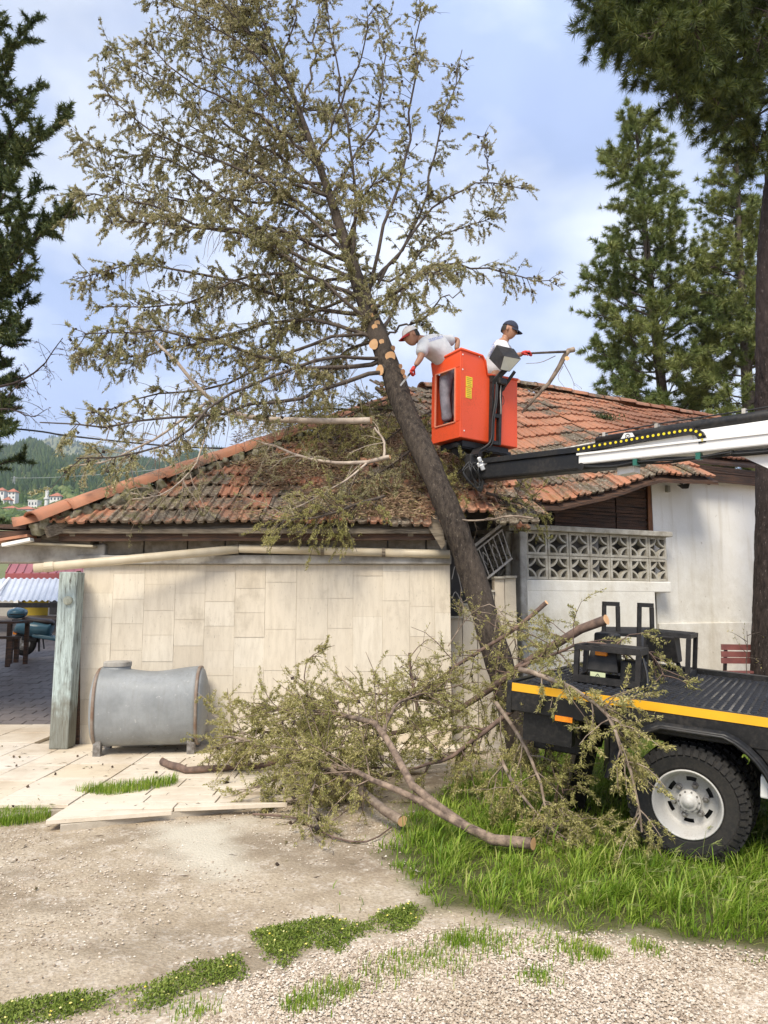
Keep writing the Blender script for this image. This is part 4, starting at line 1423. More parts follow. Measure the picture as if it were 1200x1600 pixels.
cells_c, cells_m = [], []
row = 0
jm = random.Random(31)
while True:
    d = 4.028 - row * TEXP * 0.852                           # the lower end of the row
    if d < 0.12: break
    s = sleft(d) + TW * 0.3
    while s < sright(d) - 0.02:
        z = mz(s, d)
        p = HP(s, d + jm.uniform(-0.018, 0.018), z + 0.014 + jm.uniform(-0.005, 0.006))
        up = np.array((*(-HF * (0.1)), mz(s, d - 0.1) - z))
        yv = unit(up)
        xv = unit(np.array((*(HE * 0.1), (mz(s + 0.1, d) - z))))
        xv = unit(xv - yv * np.dot(xv, yv))
        zv = np.cross(xv, yv)
        mtx = Matrix(((xv[0], yv[0], zv[0], p[0]), (xv[1], yv[1], zv[1], p[1]), (xv[2], yv[2], zv[2], p[2]), (0, 0, 0, 1))) @ Matrix.Rotation(-0.035, 4, 'X') @ Matrix.Rotation(jm.gauss(0, 0.022), 4, 'Z') @ Matrix.Rotation(jm.gauss(0, 0.012), 4, 'Y')
        mossy = d > 2.5 and s < 2.6 + jm.uniform(-1, 0.4) or s < -0.2
        (cells_m if mossy else cells_c).append((mtx, p[0] ** 2 * 0.2 + p[1] ** 2))
        s += TW
    row += 1
lay_tiles(mroof, mt_meshes, cells_m, limit=150)
lay_tiles(mroof, mc_meshes, cells_c, limit=150)
rgc = ridge_mesh("ridge_tile", 0.44, M["tile_clean"], 0.135, 0.10)
s = -0.1
while s < 7.0:
    z0, z1 = float(zr(s)), float(zr(s + 0.3))
    o = link("ridge_tile", rgc, None, mroof)
    o.matrix_basis = Matrix.Translation(HP(s, -0.02, z0 + 0.03 + jm.uniform(-0.012, 0.012))) @ Matrix.Rotation(math.atan2(HE[1], HE[0]) + jm.gauss(0, 0.03), 4, 'Z') @ Matrix.Rotation(-math.atan2(z1 - z0, 0.3) - 0.03, 4, 'Y')
    s += 0.40
# back slope
g = Geo()
for k in range(10):
    a, b_ = 0 + k * 0.7, 0.7 + k * 0.7
    c4 = [HP(a, -0.02, float(zr(a)) - 0.06), HP(b_, -0.02, float(zr(b_)) - 0.06), HP(b_, -3.5, 3.4), HP(a, -3.5, 3.4)]
    hexa(g, [p - (0, 0, 0.04) for p in c4], c4)
obj("back_slope", g, M["tile_clean"], mroof)
# exposed timbers and fascia over the white wall
g = Geo()
for k, dd in enumerate((2.78, 2.88, 2.98)):
    beam(g, HP(2.9, dd, mz(3.2, dd) - 0.07), HP(6.6, dd, mz(6.4, dd) - 0.07), 0.085, 0.03)
obj("bare_board", g, M["brown_wood"], mroof)
g = Geo(); beam(g, HP(2.7, 3.04, mz(3.2, 3.04) - 0.13), HP(6.6, 3.04, mz(6.4, 3.04) - 0.13), 0.03, 0.13); obj("fascia_board", g, M["brown_wood"], mroof)
g = Geo(); beam(g, HP(2.95, 2.9, 3.52), HP(6.6, 2.9, 3.52), 0.25, 0.05); obj("soffit", g, M["brown_wood"], mroof)
g = Geo()
for k in range(8):
    sa_, sb_ = -0.2 + k * 0.385, -0.2 + (k + 1) * 0.385
    beam(g, HP(sa_, 3.30, mz(sa_, 3.30) - 0.125), HP(sb_, 3.30, mz(sb_, 3.30) - 0.125), 0.05, 0.06)
obj("porch_beam", g, M["brown_wood"], mroof)
for k in range(6):
    s_ = 0.1 + k * 0.55
    g = Geo(); beam(g, HP(s_, 3.42, mz(s_, 3.42) - 0.085), HP(s_, 2.2, mz(s_, 2.2) - 0.085), 0.05, 0.07); obj("rafter", g, M["brown_wood"], mroof)
g = Geo(); c4 = [wp(1062, 757, 3.2), wp(1078, 755, 3.2), wp(1076, 763, 3.2), wp(1070, 763, 3.2)]
slab(g, c4, (-0.02, 0.05, 0)); obj("torn_felt", g, M["dark"], mroof)
# moss clump on the roof
t_ = None

# ---- park bench by the wall
bp = G(1150, 1080, 0.0)
yb = 10.9
bn = empty("park_bench", (P(1150, 1040, yb)[0], yb, 0), "park bench with dark red slats against the white wall by the pine trunk", "bench")
M["bench_red"] = simple("bench_red", (0.24, 0.085, 0.075), (0.17, 0.06, 0.055), 7, 0.5)
for k, py in enumerate((1011, 1022, 1032)):
    g = Geo(); beam(g, P(1127, py, yb), P(1206, py + 1, yb), 0.025, 0.082); obj("back_slat", g, M["bench_red"], bn)
for k in range(3):
    g = Geo(); beam(g, P(1130, 1050, yb - 0.08 - k * 0.13), P(1206, 1050, yb - 0.08 - k * 0.13), 0.10, 0.03); obj("seat_slat", g, M["bench_red"], bn)
for px in (1134, 1200):
    g = Geo(); q = P(px, 1050, yb); beam(g, P(px, 1008, yb + 0.03), (q[0], yb + 0.03, q[2]), 0.04, 0.04, (0, 1, 0)); beam(g, (q[0], yb + .03, 0), (q[0], yb + .03, q[2]), 0.05, 0.05, (0, 1, 0)); beam(g, (q[0], yb - .36, 0), (q[0], yb - .36, q[2] - .02), 0.05, 0.05, (0, 1, 0)); beam(g, (q[0], yb - .38, q[2] - 0.035), (q[0], yb + .05, q[2] - 0.035), 0.05, 0.04)
    obj("side_frame", g, M["black_rough"], bn)
# ================================================================== TRUCK WITH LIFT
TO = G(1080, 1350, 0.0)                                     # foot of the rear wheel, outer side
TO = np.array((TO[0], TO[1] + 0.02, 0.0))
yaw, pit = math.radians(-30), math.radians(4.4)
_R = (Matrix.Rotation(yaw, 3, 'Z') @ Matrix.Rotation(pit, 3, 'Y'))
TX, TY, TZv = (np.array(_R.col[i]) for i in range(3))       # forward, away, up
def T(x, y, z): return TO + TX * x + TY * y + TZv * z
TR = np.array((TX, TY, TZv))
truck = empty("lift_truck", TO, "black flatbed lift truck with yellow stripe, white boom and orange basket", "truck")
BZ = 0.955                                                   # bed height above the ground, truck axes
def bedpt(px, py, h=0.0): return on_plane(px, py, T(0, 0, BZ + h), TZv)
def tl(p):
    q = np.asarray(p) - TO
    return np.array((q @ TX, q @ TY, q @ TZv))
XR = tl(on_plane(806, 1075, T(0, 0, 0), TY))[0]             # rear end of the bed
XF, BW = 2.3, 2.15
def tbox(g, x0, x1, y0, y1, z0, z1, mi=0):
    box(g, T((x0 + x1) / 2, (y0 + y1) / 2, (z0 + z1) / 2), (x1 - x0, y1 - y0, z1 - z0), TR, mi)
g = Geo(); tbox(g, XR, XF, 0.02, BW, BZ - 0.04, BZ - 0.004)
# tread plate: raised bars in pairs, alternating direction
m, n, l, b = nodes("wet_tread_plate")
b.inputs["Base Color"].default_value = (0.028, 0.028, 0.030, 1)
b.inputs["Metallic"].default_value = 0.4
l.new(ramp(n, l, noise(n, l, coords(n, l), 2.2, 5, 0.65), [(0.4, 0.22), (0.62, 0.55)]), b.inputs["Roughness"])
M["tread"] = m
bed = obj("bed", g, M["tread"], truck)
g = Geo()
px_ = np.arange(XR + 0.05, XF, 0.052)
for i, x in enumerate(px_):
    for j, y in enumerate(np.arange(0.08, BW - 0.05, 0.052)):
        a = 0.6 if (i + j) % 2 else -0.6
        dx, dy = math.cos(a) * 0.021, math.sin(a) * 0.021
        nx_, ny_ = -math.sin(a) * 0.006, math.cos(a) * 0.006
        b4 = [T(x - dx - nx_, y - dy - ny_, BZ - .005), T(x + dx - nx_, y + dy - ny_, BZ - .005), T(x + dx + nx_, y + dy + ny_, BZ - .005), T(x - dx + nx_, y - dy + ny_, BZ - .005)]
        t2 = [T(x - dx * .7, y - dy * .7, BZ + .0035), T(x + dx * .7, y + dy * .7, BZ + .0035)]
        g.add(b4 + t2, quads=[(0, 1, 5, 4), (2, 3, 4, 5)], tris=[(1, 2, 5), (3, 0, 4)])
obj("tread_pattern", g, M["tread"], bed, kind="stuff")
g = Geo(); tbox(g, XR - 0.02, XF, -0.02, 0.02, BZ - 0.20, BZ - 0.003); obj("side_rail", g, M["black"], truck, bevel=0.006)
g = Geo(); tbox(g, XR - 0.02, XF, BW, BW + 0.04, BZ - 0.18, BZ + 0.045); obj("far_rail", g, M["black"], truck, bevel=0.006)
g = Geo(); tbox(g, XR - 0.06, XR - 0.02, -0.02, BW, BZ - 0.22, BZ + 0.004); obj("rear_rail", g, M["black"], truck, bevel=0.006)
xs0, xs1 = XR + 0.385, XR + 0.42
g = Geo(); tbox(g, XR - 0.02, xs0, -0.026, -0.0205, BZ - 0.062, BZ - 0.006); obj("yellow_stripe", g, M["yellow"], truck)
g = Geo(); tbox(g, xs1, XF, -0.026, -0.0205, BZ - 0.062, BZ - 0.006); obj("yellow_stripe", g, M["yellow"], truck)
g = Geo(); tbox(g, XR + 0.30, XR + 0.42, -0.03, -0.02, BZ - 0.22, BZ - 0.185); obj("side_marker", g, M["lens"], truck)
# chassis
for y in (0.62, 1.45):
    g = Geo(); tbox(g, XR + 0.05, XF + 1.5, y, y + 0.08, BZ - 0.36, BZ - 0.18); obj("chassis_rail", g, M["black"], truck)
for x in (XR + 0.2, -0.55, 0.6, 1.5):
    g = Geo(); tbox(g, x, x + 0.07, 0.02, BW, BZ - 0.18, BZ - 0.04); obj("cross_member", g, M["black"], truck)
g = Geo(); tbox(g, XR + 0.05, XR + 0.40, 0.30, BW - 0.2, BZ - 0.50, BZ - 0.2); obj("outrigger_housing", g, M["black"], truck, bevel=0.01)
g = Geo(); tbox(g, 0.62, 1.9, 0.1, 0.55, BZ - 0.62, BZ - 0.22); obj("side_box", g, M["black"], truck, bevel=0.02)
g = Geo(); tbox(g, XR + 0.05, XR + 0.40, 0.05, 0.14, BZ - 0.40, BZ - 0.2); obj("lamp_housing", g, M["black"], truck)
g = Geo(); p = P(1196, 1228, 4.62); box(g, p, (0.05, 0.10, 0.13), TR); obj("white_block", g, M["white"], truck, bevel=0.01)
# wheels
WR = 0.36
def wheel(x, y, name_, side=-1):
    ax = TY * side
    c = T(x, y, 0); c = np.array((c[0], c[1], WR - 0.012)) if abs(y) < 1 else c + TZv * WR
    w = 0.225
    g = Geo()
    kk = WR / 0.385
    prof = [(0.205, -0.01), (0.225, 0.012), (0.29, 0.022), (0.332, 0.012), (0.346, -0.012), (0.351, -0.03), (0.351, -w + 0.03), (0.343, -w + 0.012), (0.29, -w - 0.02), (0.205, -w)]
    lathe(g, prof, c, ax, 56)
    a = unit(np.cross(ax, (0, 0, 1))); b_ = np.cross(ax, a)
    k = 44
    for i in range(k):                                       # tread lugs
        t = 2 * math.pi * i / k
        rad = a * math.cos(t) + b_ * math.sin(t)
        tan = np.cross(ax, rad)
        for h0, h1, off in ((0.004, -0.085, 0), (-0.14, -w - 0.004, 0.5)):
            t2 = t + off * 2 * math.pi / k
            rad = a * math.cos(t2) + b_ * math.sin(t2); tan = np.cross(ax, rad)
            box(g, c + rad * 0.343 + ax * (h0 + h1) / 2, (abs(h1 - h0), 0.036, 0.042), (ax, tan, rad))
        box(g, c + rad * 0.322 + ax * 0.012, (0.022, 0.03, 0.05), (unit(ax + rad * .55), tan, unit(rad - ax * .55)))
    o = obj("wheel", g, M["rubber"], truck)
    g = Geo()
    prof = [(0.205, -0.01), (0.212, 0.006), (0.206, 0.014), (0.199, 0.006), (0.192, -0.02), (0.184, -0.035), (0.178, -0.10), (0.168, -0.138), (0.160, -0.146), (0.150, -0.143)]
    lathe(g, prof, c, ax, 48)
    # disc with six oval slots: polar grid with cells left out
    seg, slots = 96, 6
    radii = [0.150, 0.143, 0.118, 0.110, 0.07, 0.0]
    hs = [-0.143, -0.141, -0.137, -0.135, -0.125, -0.115]
    v = []
    for r_, h_ in zip(radii, hs):
        for s_ in range(seg):
            t = 2 * math.pi * s_ / seg
            v.append(c + ax * h_ + r_ * (a * math.cos(t) + b_ * math.sin(t)))
    q = []
    for k_ in range(len(radii) - 1):
        for s_ in range(seg):
            if k_ == 1 and 3 <= (s_ % 16) < 10: continue
            q.append((k_ * seg + s_, k_ * seg + (s_ + 1) % seg, (k_ + 1) * seg + (s_ + 1) % seg, (k_ + 1) * seg + s_))
    g.add(v, quads=q)
    rim = obj("rim", g, M["silver"], o, True)
    g = Geo(); disc(g, c - ax * 0.175, ax, 0.16, 24); obj("wheel_back", g, M["black"], o)
    g = Geo()
    lathe(g, [(0.072, -0.105), (0.072, -0.080), (0.068, -0.076), (0.055, -0.076), (0.055, -0.060), (0.050, -0.056), (0.034, -0.056), (0.034, -0.046), (0.0, -0.044)], c, ax, 28)
    obj("hub", g, M["silver"], o, True)
    for i in range(6):
        t = 2 * math.pi * (i + 0.15) / 6
        q0 = c + 0.098 * (a * math.cos(t) + b_ * math.sin(t))
        g = Geo()
        lathe(g, [(0.022, -0.135), (0.022, -0.118), (0.014, -0.116), (0.014, -0.092), (0.0, -0.090)], q0, ax, 6)
        obj("wheel_nut", g, M["steel"], o)
    for i in range(10):
        t = 2 * math.pi * i / 10
        q0 = c + 0.062 * (a * math.cos(t) + b_ * math.sin(t))
        g = Geo(); lathe(g, [(0.006, -0.084), (0.006, -0.070), (0.0, -0.069)], q0, ax, 6); obj("hub_bolt", g, M["steel"], o)
wheel(0, 0.0, "wheel")
wheel(0.02, 0.29, "wheel")
g = Geo(); lathe(g, [(0.10, 0), (0.10, 1.2)], T(0, 0.5, WR), TY, 14); obj("axle", g, M["black"], truck)
g = Geo(); lathe(g, [(.2, 0), (.35, 0.01), (.36, .05), (.36, .18), (.35, .22), (.2, .23)], T(0, BW - 0.25, WR - .02), TY, 32); obj("wheel", g, M["rubber"], truck)
# fender: arched band with a flat top
g = Geo()
fp = []
for a_ in np.linspace(-8, 172, 22):
    t = math.radians(a_)
    r_ = 0.53
    x, z = math.cos(t) * r_, WR + math.sin(t) * r_ * 0.98
    z = min(z, BZ - 0.115)
    fp.append((x, z))
k = len(fp)
v, q = [], []
for x, z in fp:
    dx, dz = x, z - WR
    L_ = math.hypot(dx, dz)
    ix, iz = x - dx / L_ * 0.05, z - dz / L_ * 0.05
    v += [T(x, -0.075, z), T(ix, -0.085, iz), T(ix, -0.07, iz), T(x, 0.42, z), T(x, 0.42, z - .012), T(ix * 1.02, -0.045, iz)]
for i in range(k - 1):
    for j in range(6):
        q.append((i * 6 + j, i * 6 + (j + 1) % 6, i * 6 + 6 + (j + 1) % 6, i * 6 + 6 + j))
g.add(v, quads=q)
fo_ = obj("fender", g, M["black"], truck, True)
g = Geo()
for i in range(k - 1):
    (xa, za), (xb, zb) = fp[i], fp[i + 1]
    if min(za, zb) > WR + 0.10: slab(g, [T(xa, -0.012, za - .004), T(xb, -0.012, zb - .004), T(xb, -0.012, max(zb, BZ - .19)), T(xa, -0.012, max(za, BZ - .19))], TY * 0.02)
obj("fender_panel", g, M["black"], fo_)
g = Geo(); tubes(g, [T(x * .925, -0.09, WR + (z - WR) * .925) for x, z in fp], 0.012, 0.012, 8, cap=True); obj("fender_lip", g, M["black"], truck, True)
# outrigger leg at the rear
lg = P(930, 1098, 5.72); lf = G(893, 1262, 0.03)
g = Geo(); beam(g, lg, lf, 0.15, 0.15, (0, 1, 0)); leg = obj("outrigger_leg", g, M["black_rough"], truck, bevel=0.01)
lg2 = lg + (lf - lg) * 0.35
g = Geo(); beam(g, lg + (0.0, -.01, 0), lg2, 0.19, 0.19, (0, 1, 0)); obj("outrigger_sleeve", g, M["black"], leg, bevel=0.01)
g = Geo(); box(g, lf + (0, 0, -0.01), (0.26, 0.26, 0.03), TR); obj("foot_plate", g, M["black_rough"], leg)
lg = T(XR + .25, BW - .15, BZ - .4)
g = Geo(); beam(g, lg, (lg[0], lg[1] + .1, 0.02), 0.15, 0.15, (0, 1, 0)); obj("outrigger_leg", g, M["black_rough"], truck, bevel=0.01)

# ---- frames, lamp boxes and steps on the bed (positions measured on the bed)
def fr_open(x0, x1, y0, y1, h, name, slats, lowbar=True, w=0.036):
    fo = None
    for x in (x0, x1):
        for y in (y0, y1):
            g = Geo(); tbox(g, x - w / 2, x + w / 2, y - w / 2, y + w / 2, BZ, BZ + h - w - .002)
            if fo is None: fo = obj(name, g, M["black_rough"], truck)
            else: obj("leg", g, M["black_rough"], fo)
    for y in (y0, y1):
        g = Geo(); tbox(g, x0 - w / 2, x1 + w / 2, y - w / 2 - .001, y + w / 2 + .001, BZ + h - w, BZ + h); obj("top_rail", g, M["black_rough"], fo)
        if lowbar:
            g = Geo(); tbox(g, x0 - w / 2, x1 + w / 2, y - w / 2 - .003, y + w / 2 - .003, BZ + 0.006, BZ + 0.055); obj("low_rail", g, M["black_rough"], fo)
    for x in (x0, x1):
        g = Geo(); tbox(g, x - w / 2 - .002, x + w / 2 - .002, y0 + w / 2, y1 - w / 2, BZ + h - w - .001, BZ + h - .001); obj("end_rail", g, M["black_rough"], fo)
        if lowbar:
            g = Geo(); tbox(g, x - w / 2 - .002, x + w / 2 - .002, y0 + w / 2, y1 - w / 2, BZ + 0.006, BZ + 0.055); obj("low_rail", g, M["black_rough"], fo)
    if slats:
        for k_ in range(slats):
            y = y0 + (y1 - y0) * (k_ + 0.5) / slats
            g = Geo(); tbox(g, x0, x1, y - 0.024, y + 0.024, BZ + h - 0.014, BZ + h + 0.004); obj("slat", g, M["black_rough"], fo)
    return fo
a, b_ = tl(bedpt(900, 1063)), tl(bedpt(1003, 1081))
y0 = (a[1] + b_[1]) / 2
x0, x1 = tl(on_plane(900, 1060, T(0, y0, 0), TY))[0], tl(on_plane(1003, 1080, T(0, y0, 0), TY))[0]
x1 = x1 - 0.03
f1 = fr_open(x0, x1, y0, y0 + 0.26, 0.275, "lamp_frame", 0)
g = Geo(); tbox(g, x0 + .16, x1 + 0.012, y0 - .01, y0 + 0.29, BZ + 0.262, BZ + 0.285); obj("cover_plate", g, M["black_rough"], f1)
# lamp box: tapered casing
def casing(name, cx, cy, w0, w1, dpt, z0, z1, lean, parent):
    g = Geo()
    bt = [T(cx - w0 / 2, cy, BZ + z0), T(cx + w0 / 2, cy, BZ + z0), T(cx + w0 / 2, cy + dpt, BZ + z0), T(cx - w0 / 2, cy + dpt, BZ + z0)]
    tp = [T(cx - w1 / 2, cy + lean, BZ + z1), T(cx + w1 / 2, cy + lean, BZ + z1), T(cx + w1 / 2, cy + dpt, BZ + z1), T(cx - w1 / 2, cy + dpt, BZ + z1)]
    hexa(g, bt, tp)
    return obj(name, g, M["black_rough"], parent, bevel=0.012)
cs1 = casing("lamp_casing", x0 + 0.17, y0 + 0.06, 0.24, 0.19, 0.18, 0.085, 0.25, 0.03, f1)
g = Geo(); tbox(g, x0 + 0.12, x0 + 0.205, y0 + 0.045, y0 + 0.085, BZ + 0.205, BZ + 0.240); obj("amber_lamp", g, M["lens"], cs1, bevel=0.006)
g = Geo(); tbox(g, x0 + 0.09, x0 + 0.20, y0 + 0.05, y0 + 0.058, BZ + 0.008, BZ + 0.082); sg = obj("warning_plate", g, M["pale_plate"], f1)
g = Geo()
tri_ = [(x0 + 0.105, 0.02), (x0 + 0.185, 0.02), (x0 + 0.145, 0.072)]
for i in range(3):
    (xa, za), (xb, zb) = tri_[i], tri_[(i + 1) % 3]
    beam(g, T(xa, y0 + 0.0485, BZ + za), T(xb, y0 + 0.0485, BZ + zb), 0.003, 0.004, TY)
beam(g, T(x0 + .145, y0 + .0485, BZ + .032), T(x0 + .145, y0 + .0485, BZ + .054), 0.003, 0.005, TY)
obj("warning_triangle", g, M["black"], f1)
g = Geo(); tbox(g, x0 + 0.30, x0 + 0.46, y0 + 0.06, y0 + 0.24, BZ + 0.03, BZ + 0.19); obj("control_valve", g, M["black"], f1, bevel=0.02)
g = Geo(); tubes(g, spline([T(x0 + .46, y0 + .05, BZ + .22), T(x0 + .50, y0 + 0.02, BZ + .1), T(x0 + .50, y0 + .0, BZ + .01), T(x0 + .40, y0 + .1, BZ + .02)], 5), 0.010, 0.010, 6); obj("hose", g, M["hose"], f1, True)

a, b_ = tl(bedpt(1034, 1046)), tl(bedpt(1076, 1062))
x0b, x1b = tl(bedpt(1018, 1050))[0], tl(bedpt(1076, 1062))[0]
y0b = tl(bedpt(1074, 1062))[1]
y1b = tl(bedpt(1106, 1052))[1]
x0b, x1b = tl(on_plane(1008, 1056, T(0, y0b, 0), TY))[0], tl(on_plane(1074, 1063, T(0, y0b, 0), TY))[0]
f2 = fr_open(x0b, x1b, y0b, y0b + 0.42, 0.37, "step_frame", 5)
cs2 = casing("lamp_casing", (x0b + x1b) / 2 - 0.05, y0b + 0.03, 0.28, 0.22, 0.22, 0.12, 0.34, -0.08, f2)
g = Geo(); beam(g, T((x0b + x1b) / 2 + .05, y0b + .2, BZ + .13), T((x0b + x1b) / 2 + .12, y0b + .1, BZ + .01), 0.03, 0.02); obj("bracket", g, M["black_rough"], f2)
# tall handles and platform behind
def handle(pxa, pxb, py_top, py_bot, Yh):
    g = Geo()
    a, b_ = P(pxa, py_top, Yh), P(pxb, py_top + 1, Yh + 0.05)
    c, d_ = P(pxa + 1, py_bot, Yh), P(pxb, py_bot + 4, Yh + 0.05)
    beam(g, a, b_, 0.03, 0.04); beam(g, a + (0.012, 0, -.02), c, 0.035, 0.035, (0, 1, 0)); beam(g, b_ + (-0.012, 0, -.02), d_, 0.035, 0.035, (0, 1, 0))
    return obj("grab_handle", g, M["black_rough"], truck)
Yp = bedpt(960, 1040)[1] + 0.25
handle(942, 967, 943, 1030, Yp)
handle(997, 1020, 945, 1036, Yp)
g = Geo()
pp = [P(938, 987, Yp - .05), P(1022, 993, Yp - .02), P(1018, 980, Yp + .4), P(945, 979, Yp + .4)]
slab(g, pp, (0, 0, -0.03)); obj("step_plate", g, M["black_rough"], truck)
g = Geo(); tbox(g, x0b - 0.42, x0b - 0.24, y0b - 0.1, y0b + 0.12, BZ + 0.16, BZ + 0.32); obj("step_bucket", g, M["black_rough"], truck, bevel=0.02)
g = Geo(); beam(g, P(1004, 995, Yp - .2), bedpt(1004, 1062), 0.09, 0.05, (0, 1, 0)); obj("step_column", g, M["black_rough"], truck)

# ---- turret and boom (partly beyond the frame)
TUR = T(2.75, 1.1, 0)
g = Geo(); lathe(g, [(0.45, 0.60), (0.45, 1.1), (0.34, 1.12), (0.30, 1.9), (0.0, 1.9)], TUR, (0, 0, 1), 24); obj("turret", g, M["black"], truck, True)
BA = P(752, 738, 8.3)
BQ = P(1200, 690, 6.2)
bx = unit(BQ - BA)
by = unit(np.cross((0, 0, 1), bx)); bz_ = np.cross(bx, by)
LQ = np.linalg.norm(BQ - BA)
BR = np.array((bx, by, bz_))
def BP(t, y, z): return BA + bx * t + by * y + bz_ * z
def bbox(g, t0, t1, y0, y1, z0, z1): box(g, BP((t0 + t1) / 2, (y0 + y1) / 2, (z0 + z1) / 2), (t1 - t0, y1 - y0, z1 - z0), BR)
def bt_at(px):                                              # distance along the boom whose image column is px
    dd = ray(px, 720); k_ = dd[0] / dd[1]
    return (BA[0] - k_ * BA[1]) / (k_ * bx[1] - bx[0])
LT = LQ + 2.1
boom = None
t_w0 = bt_at(915)
nearz = lambda py, t: on_plane(0, 0, BA, by)  # unused
g = Geo()
secs = [(0, -.11, .02), (t_w0 + 0.5, -.15, .06)]
bbox(g, 0.0, t_w0 + 0.6, -0.11, 0.11, -0.105, 0.085)
boom = obj("boom", g, M["black"], truck, bevel=0.025)
g = Geo(); bbox(g, 0.02, t_w0 + 0.25, -0.135, -0.085, 0.075, 0.130); obj("hose_tray", g, M["black"], boom)
g = Geo(); tubes(g, [BP(0.45, 0.02, 0.125), BP(bt_at(936), 0.02, 0.18)], 0.012, 0.02, 8, cap=True); obj("cylinder_rod", g, M["steel"], boom, True)
# white outer section: tall web over a wider lower lip
M["boom_white"] = M["white"]
g = Geo()
hw = 0.15
t1_ = LT
prof_ = [(-hw, -.17), (hw, -.17), (hw, 0.17), (-hw + .03, 0.17)]
def bsec(t, pts): return [BP(t, y, z) for y, z in pts]
s0 = bsec(t_w0 + 0.06, [(-hw + .035, -.03), (hw, -.03), (hw, 0.058), (-hw + .035, 0.058)])
s1 = bsec(bt_at(1092), [(-hw + .035, -.03), (hw, -.03), (hw, 0.150), (-hw + .035, 0.150)])
s2 = bsec(LT, [(-hw + .035, -.03), (hw, -.03), (hw, 0.20), (-hw + .035, 0.20)])
hexa(g, s0, s1); hexa(g, s1, s2)
obj("outer_boom", g, M["white"], boom, bevel=0.008)
g = Geo()
sl0 = bsec(t_w0, [(-hw, -.055), (hw, -.055), (hw, .045), (-hw, .045)])
sl1 = bsec(LT, [(-hw - .01, -.06), (hw, -.06), (hw, .052), (-hw - .01, .052)])
hexa(g, sl0, sl1); obj("boom_lip", g, M["white"], boom, bevel=0.015)
g = Geo(); bbox(g, t_w0 - .01, LT, -hw - .018, -hw + .02, .036, .056); obj("lip_edge", g, M["white"], boom)
g = Geo(); lathe(g, [(.0, 0), (.035, 0.), (.035, .3), (0, .3)], BP(t_w0 + .03, -.15, -.075), by, 14); obj("roller", g, M["black_rough"], boom)
# black cylinder on top
g = Geo()
pts = [BP(bt_at(936), -0.03, 0.178), BP(bt_at(1040), -0.03, 0.198), BP(bt_at(1140), -0.03, 0.212), BP(LT, -0.03, 0.25)]
tubes(g, pts, 0.050, 0.054, 16, cap=True); obj("lift_cylinder", g, M["black"], boom, True)
g = Geo(); tubes(g, spline([BP(bt_at(940), -.05, 0.245), BP(bt_at(1030), -.03, .275), BP(bt_at(1120), -.03, .285), BP(LT, -.03, .33)], 5), 0.007, 0.007, 6); obj("top_hose", g, M["hose"], boom, True)
for px in (948, 1030, 1168):
    t_ = bt_at(px); g = Geo(); bbox(g, t_ - .015, t_ + .015, -.06, .0, 0.215 + (px - 948) * 0.0002, 0.26 + (px - 948) * 0.0002); obj("hose_clamp", g, M["rail_paint"], boom)
# hoses below the lip
for k_, (oy, oz) in enumerate(((-.11, -.082), (-.13, -.096), (-.10, -.106))):
    pts = [BP(t_w0 + .06, oy, oz + .02)]
    for px in (965, 1005, 1050, 1100, 1150, 1200):
        pts.append(BP(bt_at(px), oy, oz + 0.012 * math.sin(px * .05 + k_)))
    pts.append(BP(LT, oy, oz))
    g = Geo(); tubes(g, spline(pts, 4), 0.011, 0.011, 6); obj("hose", g, M["hose"], boom, True)
M["green_clip"] = simple("green_clip", (0.02, 0.14, 0.10), (0.015, 0.10, 0.07), 8, 0.4)
for px in (1003, 1101):
    t_ = bt_at(px); g = Geo(); bbox(g, t_ - .02, t_ + .02, -.15, -.08, -.12, -.06); obj("hose_clip", g, M["green_clip"], boom)
# bracket under the boom, grey white
t_ = bt_at(982)
g = Geo(); hexa(g, bsec(t_ - .09, [(-.05, -.18), (.08, -.18), (.08, -.06), (-.05, -.06)]), bsec(t_ + .08, [(-.05, -.165), (.08, -.165), (.08, -.06), (-.05, -.06)])); obj("underside_bracket", g, M["white"], boom)
# lift cylinder foot at far right
g = Geo()
t_a, t_b = bt_at(1152), bt_at(1260)
hexa(g, bsec(t_a, [(-.06, -.08), (.06, -.08), (.06, -.06), (-.06, -.06)]), bsec(t_b, [(-.06, -.40), (.06, -.40), (.06, -.06), (-.06, -.06)])); obj("cylinder_bracket", g, M["white"], boom)
g = Geo(); beam(g, BP(t_b - .1, 0, -.30), TUR + (0, 0, 1.0), 0.12, 0.12); obj("raise_cylinder", g, M["steel"], boom)
# drag chain with yellow dots
chain_pts = [(900, 703)]
cp = np.array([(900, 704), (935, 696.5), (970, 691), (1010, 683.5), (1050, 677), (1078, 672.5), (1090, 675), (1096, 684), (1097, 692)], float)
seg_ = np.concatenate(([0], np.cumsum(np.linalg.norm(np.diff(cp, axis=0), axis=1))))
Lc = seg_[-1]
NL = 25
y_plane = -hw - 0.012
lm = None
for i in range(NL):
    u0, u1 = Lc * i / NL, Lc * (i + 1) / NL
    pa_ = [np.interp(u, seg_, cp[:, k_]) for u in (u0, u1) for k_ in (0, 1)]
    A3_, B3_ = (on_plane(pa_[0], pa_[1], BP(0, y_plane, 0), by), on_plane(pa_[2], pa_[3], BP(0, y_plane, 0), by))
    dx_ = unit(B3_ - A3_); dz_ = np.cross(dx_, by)
    R_l = np.array((dx_, by, dz_))
    g = Geo()
    Ls = np.linalg.norm(B3_ - A3_)
    box(g, (A3_ + B3_) / 2 + by * 0.03, (Ls * 0.93, 0.06, 0.062), R_l, 0)
    lathe(g, [(0.013, 0.0), (0.013, -0.006), (0.0, -0.006)], (A3_ + B3_) / 2 + dz_ * 0.006, by, 8, 1)
    obj("chain_link", g, [M["black_rough"], M["yellow_dot"]], boom)
